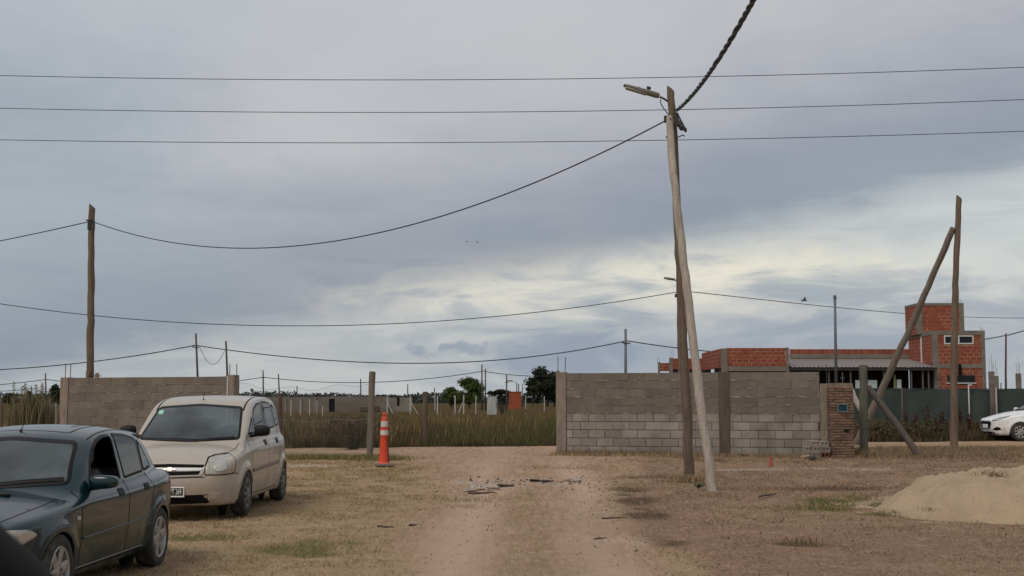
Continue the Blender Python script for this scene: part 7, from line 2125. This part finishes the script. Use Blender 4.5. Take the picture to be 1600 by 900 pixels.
tuft(1262, 843, 130, 0.16, 0.06, DRYT + GRT, 5, 'dark flat tuft alone on the bare brown ground')

# ------------------------------------------------------------------ sticks, rubble and litter on the ground
M_stick = material('dry_stick', (0.085, 0.062, 0.045), 0.9)
def stick(px0, py0, px1, py1, r_, label, seed=0, mat=None):
    a, b = gp(px0, py0), gp(px1, py1); rr = random.Random(seed); m_ = MB(); P = []
    for i in range(7): P.append(a.lerp(b, i / 6) - a + Vector((rr.uniform(-.02, .02), rr.uniform(-.03, .03), r_ * 0.6 + rr.uniform(0, r_))))
    m_.tube(P, [r_, r_, r_, r_ * 0.9, r_ * 0.8, r_ * 0.7, r_ * 0.4], 6); tag(m_.put('stick', mat or M_stick, None, True, loc=a), label, 'stick', 'sticks lying about')
stick(732, 773, 775, 771.5, 0.018, 'brown stick lying on the track below the pale rubble', 1)
stick(588, 824, 616, 826, 0.014, 'thin dark stick left of the track in the dry grass', 2)
stick(941, 811, 980, 811, 0.013, 'stick near the right edge of the track', 3)
stick(930, 843, 946, 842, 0.010, 'short stick at the right edge of the track nearer the camera', 4)
stick(1186, 778, 1215, 772, 0.016, 'stick lying in the brown growth right of the pale prop', 5)
stick(640, 823, 650, 822, 0.016, 'short twig in the track beside the thin dark stick', 6)
stick(1106, 767.5, 1134, 769, 0.010, 'pale twig at the foot of the prop pole', 7, M_wood_grey)
stick(1128, 708.5, 1170, 713, 0.030, 'dark branch heap lying before the right wall', 8)
rs = gp(1205, 728)
t_ = thing('red_stake', rs, 'small red stake stuck in the ground before the right wall', 'stake'); M_red2 = material('red_paint', (0.42, 0.035, 0.025), 0.6)
m_ = MB(); m_.tube([(-0.03, 0, -0.05), (-0.02, 0, 0.10), (0.0, 0, 0.21)], [0.016, 0.016, 0.013], 6); m_.put('stake', M_red2, t_); m_ = MB(); m_.tube([(0.035, 0.02, -0.05), (0.025, 0.02, 0.17)], 0.011, 6); m_.put('peg', M_red2, t_)
sto = gp(1270, 718); m_ = MB(); m_.box((-0.10, -0.06, -0.02), (0.09, 0.07, 0.08), 0.03); tag(m_.put('stone', material('dark_stone', (0.06, 0.05, 0.05), 0.9), loc=sto, rot=(0.1, 0.2, 0.6)), 'dark stone lying in front of the heap of blocks', 'stone')
sto = gp(1259, 715); m_ = MB(); m_.box((-0.12, -0.06, -0.02), (0.11, 0.07, 0.06), 0.025); tag(m_.put('stone', material('tan_stone', (0.25, 0.19, 0.12), 0.9), loc=sto, rot=(0.1, -0.2, 0.3)), 'tan stone left of the dark stone by the heap of blocks', 'stone')
def chips(name, n, px, py, rx, ry, smin_, smax_, cols, seed, flat=0.5):
    """Loose fragments: small irregular pieces lying on the ground."""
    rg = np.random.default_rng(seed); p = gp(px, py) if px else None
    if px: x = p.x + rg.normal(0, rx, n); y = p.y + rg.normal(0, ry, n)
    else: x, y = rx(rg, n), ry(rg, n)
    s_ = smin_ + (smax_ - smin_) * rg.random(n) ** 2.2; a = rg.random(n) * 6.283; el_ = rg.uniform(1.0, 2.6, n)
    ux, uy = np.cos(a), np.sin(a); z = ground_z(x, y) + ridge(x, y) - 0.03 + (fbm(x, y, 0.7, 4) - 0.5) * 0.06
    V = []
    for k in range(6):
        b = 2 * math.pi * k / 6; rr = rg.uniform(0.6, 1.1, n) * s_
        lx, ly = math.cos(b) * rr * el_, math.sin(b) * rr
        V.append(np.stack([x + lx * ux - ly * uy, y + lx * uy + ly * ux, z - 0.01 + 0 * x], 1))
    V.append(np.stack([x, y, z + s_ * flat + 0.012], 1))
    V = np.stack(V, 1).reshape(-1, 3); b = np.arange(n)[:, None] * 7
    F_ = np.concatenate([b + [k, (k + 1) % 6, 6] for k in range(6)])
    C = np.repeat(np.concatenate([pal(rg, n, cols), np.ones((n, 1))], 1), 7, 0)
    return tag(link(name, np_mesh(name, V, F_, M_chip, False, C)), kind='stuff')
M_chip = material('loose_chips', (1, 1, 1), 0.95, vcol=True, spec=0.15)
PALE = [(0.38, 0.32, 0.265), (0.32, 0.265, 0.215), (0.44, 0.39, 0.34)]; DARK = [(0.05, 0.038, 0.03), (0.09, 0.065, 0.045), (0.13, 0.09, 0.06)]
chips('broken_rubble', 420, 800, 752, 0.85, 0.75, 0.006, 0.030, PALE + DARK[:1], 1, 0.2)
chips('dark_litter', 70, 850, 749.5, 0.55, 0.22, 0.010, 0.05, DARK, 2, 0.2)
chips('pale_gravel', 380, 1240, 731.5, 1.9, 0.28, 0.006, 0.024, PALE, 3, 0.2)
chips('pale_rubble', 260, 458, 726, 0.9, 0.35, 0.008, 0.032, PALE, 4, 0.2)
chips('leaf_litter', 3600, None, None, lambda rg, n: rg.uniform(1.3, 10.5, n), lambda rg, n: rg.uniform(9, 29, n), 0.004, 0.022, DARK + [(0.22, 0.15, 0.10)], 5, 0.25)
chips('straw_litter', 1500, None, None, lambda rg, n: rg.uniform(-9, 2.2, n), lambda rg, n: rg.uniform(9, 29, n), 0.003, 0.014, DARK + [(0.40, 0.30, 0.17), (0.27, 0.19, 0.11)], 6, 0.25)
def slab(px, py, w, d, rot, label, mat):
    p = gp(px, py); m_ = MB(); m_.box((-w / 2, -d / 2, -0.02), (w / 2, d / 2, 0.022), 0.006); m_.v = [(x + random.uniform(-.03, .03), y + random.uniform(-.03, .03), z) for x, y, z in m_.v]
    tag(m_.put('rubble_piece', mat, loc=p, rot=(random.uniform(-.06, .06), random.uniform(-.06, .06), rot)), label, 'rubble', 'rubble pieces on the track')
M_pale = material('pale_rubble', (0.40, 0.34, 0.28), 0.95, [(14, 0.4, 0.65, (0.25, 0.19, 0.14), 0.8)]); M_char = material('dark_rubble', (0.06, 0.048, 0.038), 0.95)
slab(742, 764.5, 0.34, 0.11, 0.2, 'long pale rubble piece at the left of the rubble patch', M_pale)
slab(770, 762.5, 0.22, 0.10, 0.3, 'pale rubble piece next to the long one', M_pale)
slab(790, 759, 0.26, 0.06, 0.1, 'dark strip of rubble in the middle of the patch', M_char)
slab(835, 750.5, 0.16, 0.08, -0.2, 'dark rubble lump at the right of the rubble patch', M_char)
slab(852, 752, 0.14, 0.08, 0.5, 'second dark lump at the right of the rubble patch', M_char)

# ------------------------------------------------------------------ birds
M_bird = material('dark_bird', (0.02, 0.02, 0.022), 0.8)
def bird(px, py, Y, span, bank_, label):
    t_ = thing('bird', at(px, py, Y), label, 'bird'); m_ = MB(); s_ = span / 2
    for sg in (-1, 1):
        P = [(0, 0.10, 0), (0, -0.12, 0), (sg * s_ * 0.5, -0.10, s_ * 0.42), (sg * s_, 0.08, s_ * 0.20), (sg * s_ * 0.5, 0.10, s_ * 0.45)]
        P = [Vector((x * 1.0, y, z)) for x, y, z in P]; P2 = [p + Vector((0, 0, -0.02)) for p in P]
        m_.add(P + P2, [(0, 1, 2, 4), (4, 2, 3), (5, 9, 7, 6), (9, 8, 7), (0, 4, 9, 5), (4, 3, 8, 9), (3, 2, 7, 8), (2, 1, 6, 7)])
    m_.tube([(0, -0.30, 0.02), (0, -0.2, 0.0), (0, 0, -0.02), (0, 0.25, 0.0), (0, 0.42, 0.0)], [0.02, 0.06, 0.085, 0.05, 0.015], 8)
    m_.put('body', M_bird, t_).rotation_euler = (0.2, bank_, 0.7)
bird(1257, 469, 120, 0.75, -0.75, 'dark bird gliding in the sky left of the red tower')
bird(730, 377.5, 300, 0.7, 0.2, 'tiny distant bird in the middle of the sky, left one of two')
bird(746, 378.5, 300, 0.7, -0.1, 'tiny distant bird in the middle of the sky, right one of two')

# ------------------------------------------------------------------ the wing mirror of the car the picture is taken from
MY = 0.95
pm = at(-43, 921, MY)
wm = thing('wing_mirror', pm, 'out of focus black wing mirror in the lower left corner', 'wing mirror')
M_mir = material('black_mirror_shell', (0.004, 0.004, 0.004), 0.7, coord='obj', spec=0.12)
ang = math.atan2(85, 95)
m_ = MB(); Mx = Matrix.Rotation(ang, 4, 'Y')
vs = []; fs = []; n_, k_ = 20, 10
sgn = lambda v, e: math.copysign(abs(v) ** e, v)
for i in range(k_ + 1):
    ph = -math.pi / 2 + math.pi * i / k_
    for j in range(n_):
        th = 2 * math.pi * j / n_
        vs.append(Mx @ Vector((0.115 * sgn(math.cos(ph), .5) * sgn(math.cos(th), .5), 0.05 * sgn(math.sin(ph), .8), 0.042 * sgn(math.cos(ph), .5) * sgn(math.sin(th), .55))))
for i in range(k_):
    for j in range(n_): fs.append((i * n_ + j, i * n_ + (j + 1) % n_, (i + 1) * n_ + (j + 1) % n_, (i + 1) * n_ + j))
m_.add(vs, fs); m_.put('housing', M_mir, wm, True)
m_ = MB(); m_.box((-0.095, -0.056, -0.030), (0.095, -0.049, 0.030), 0.003, Mx); m_.put('mirror_glass', MT['black'], wm)
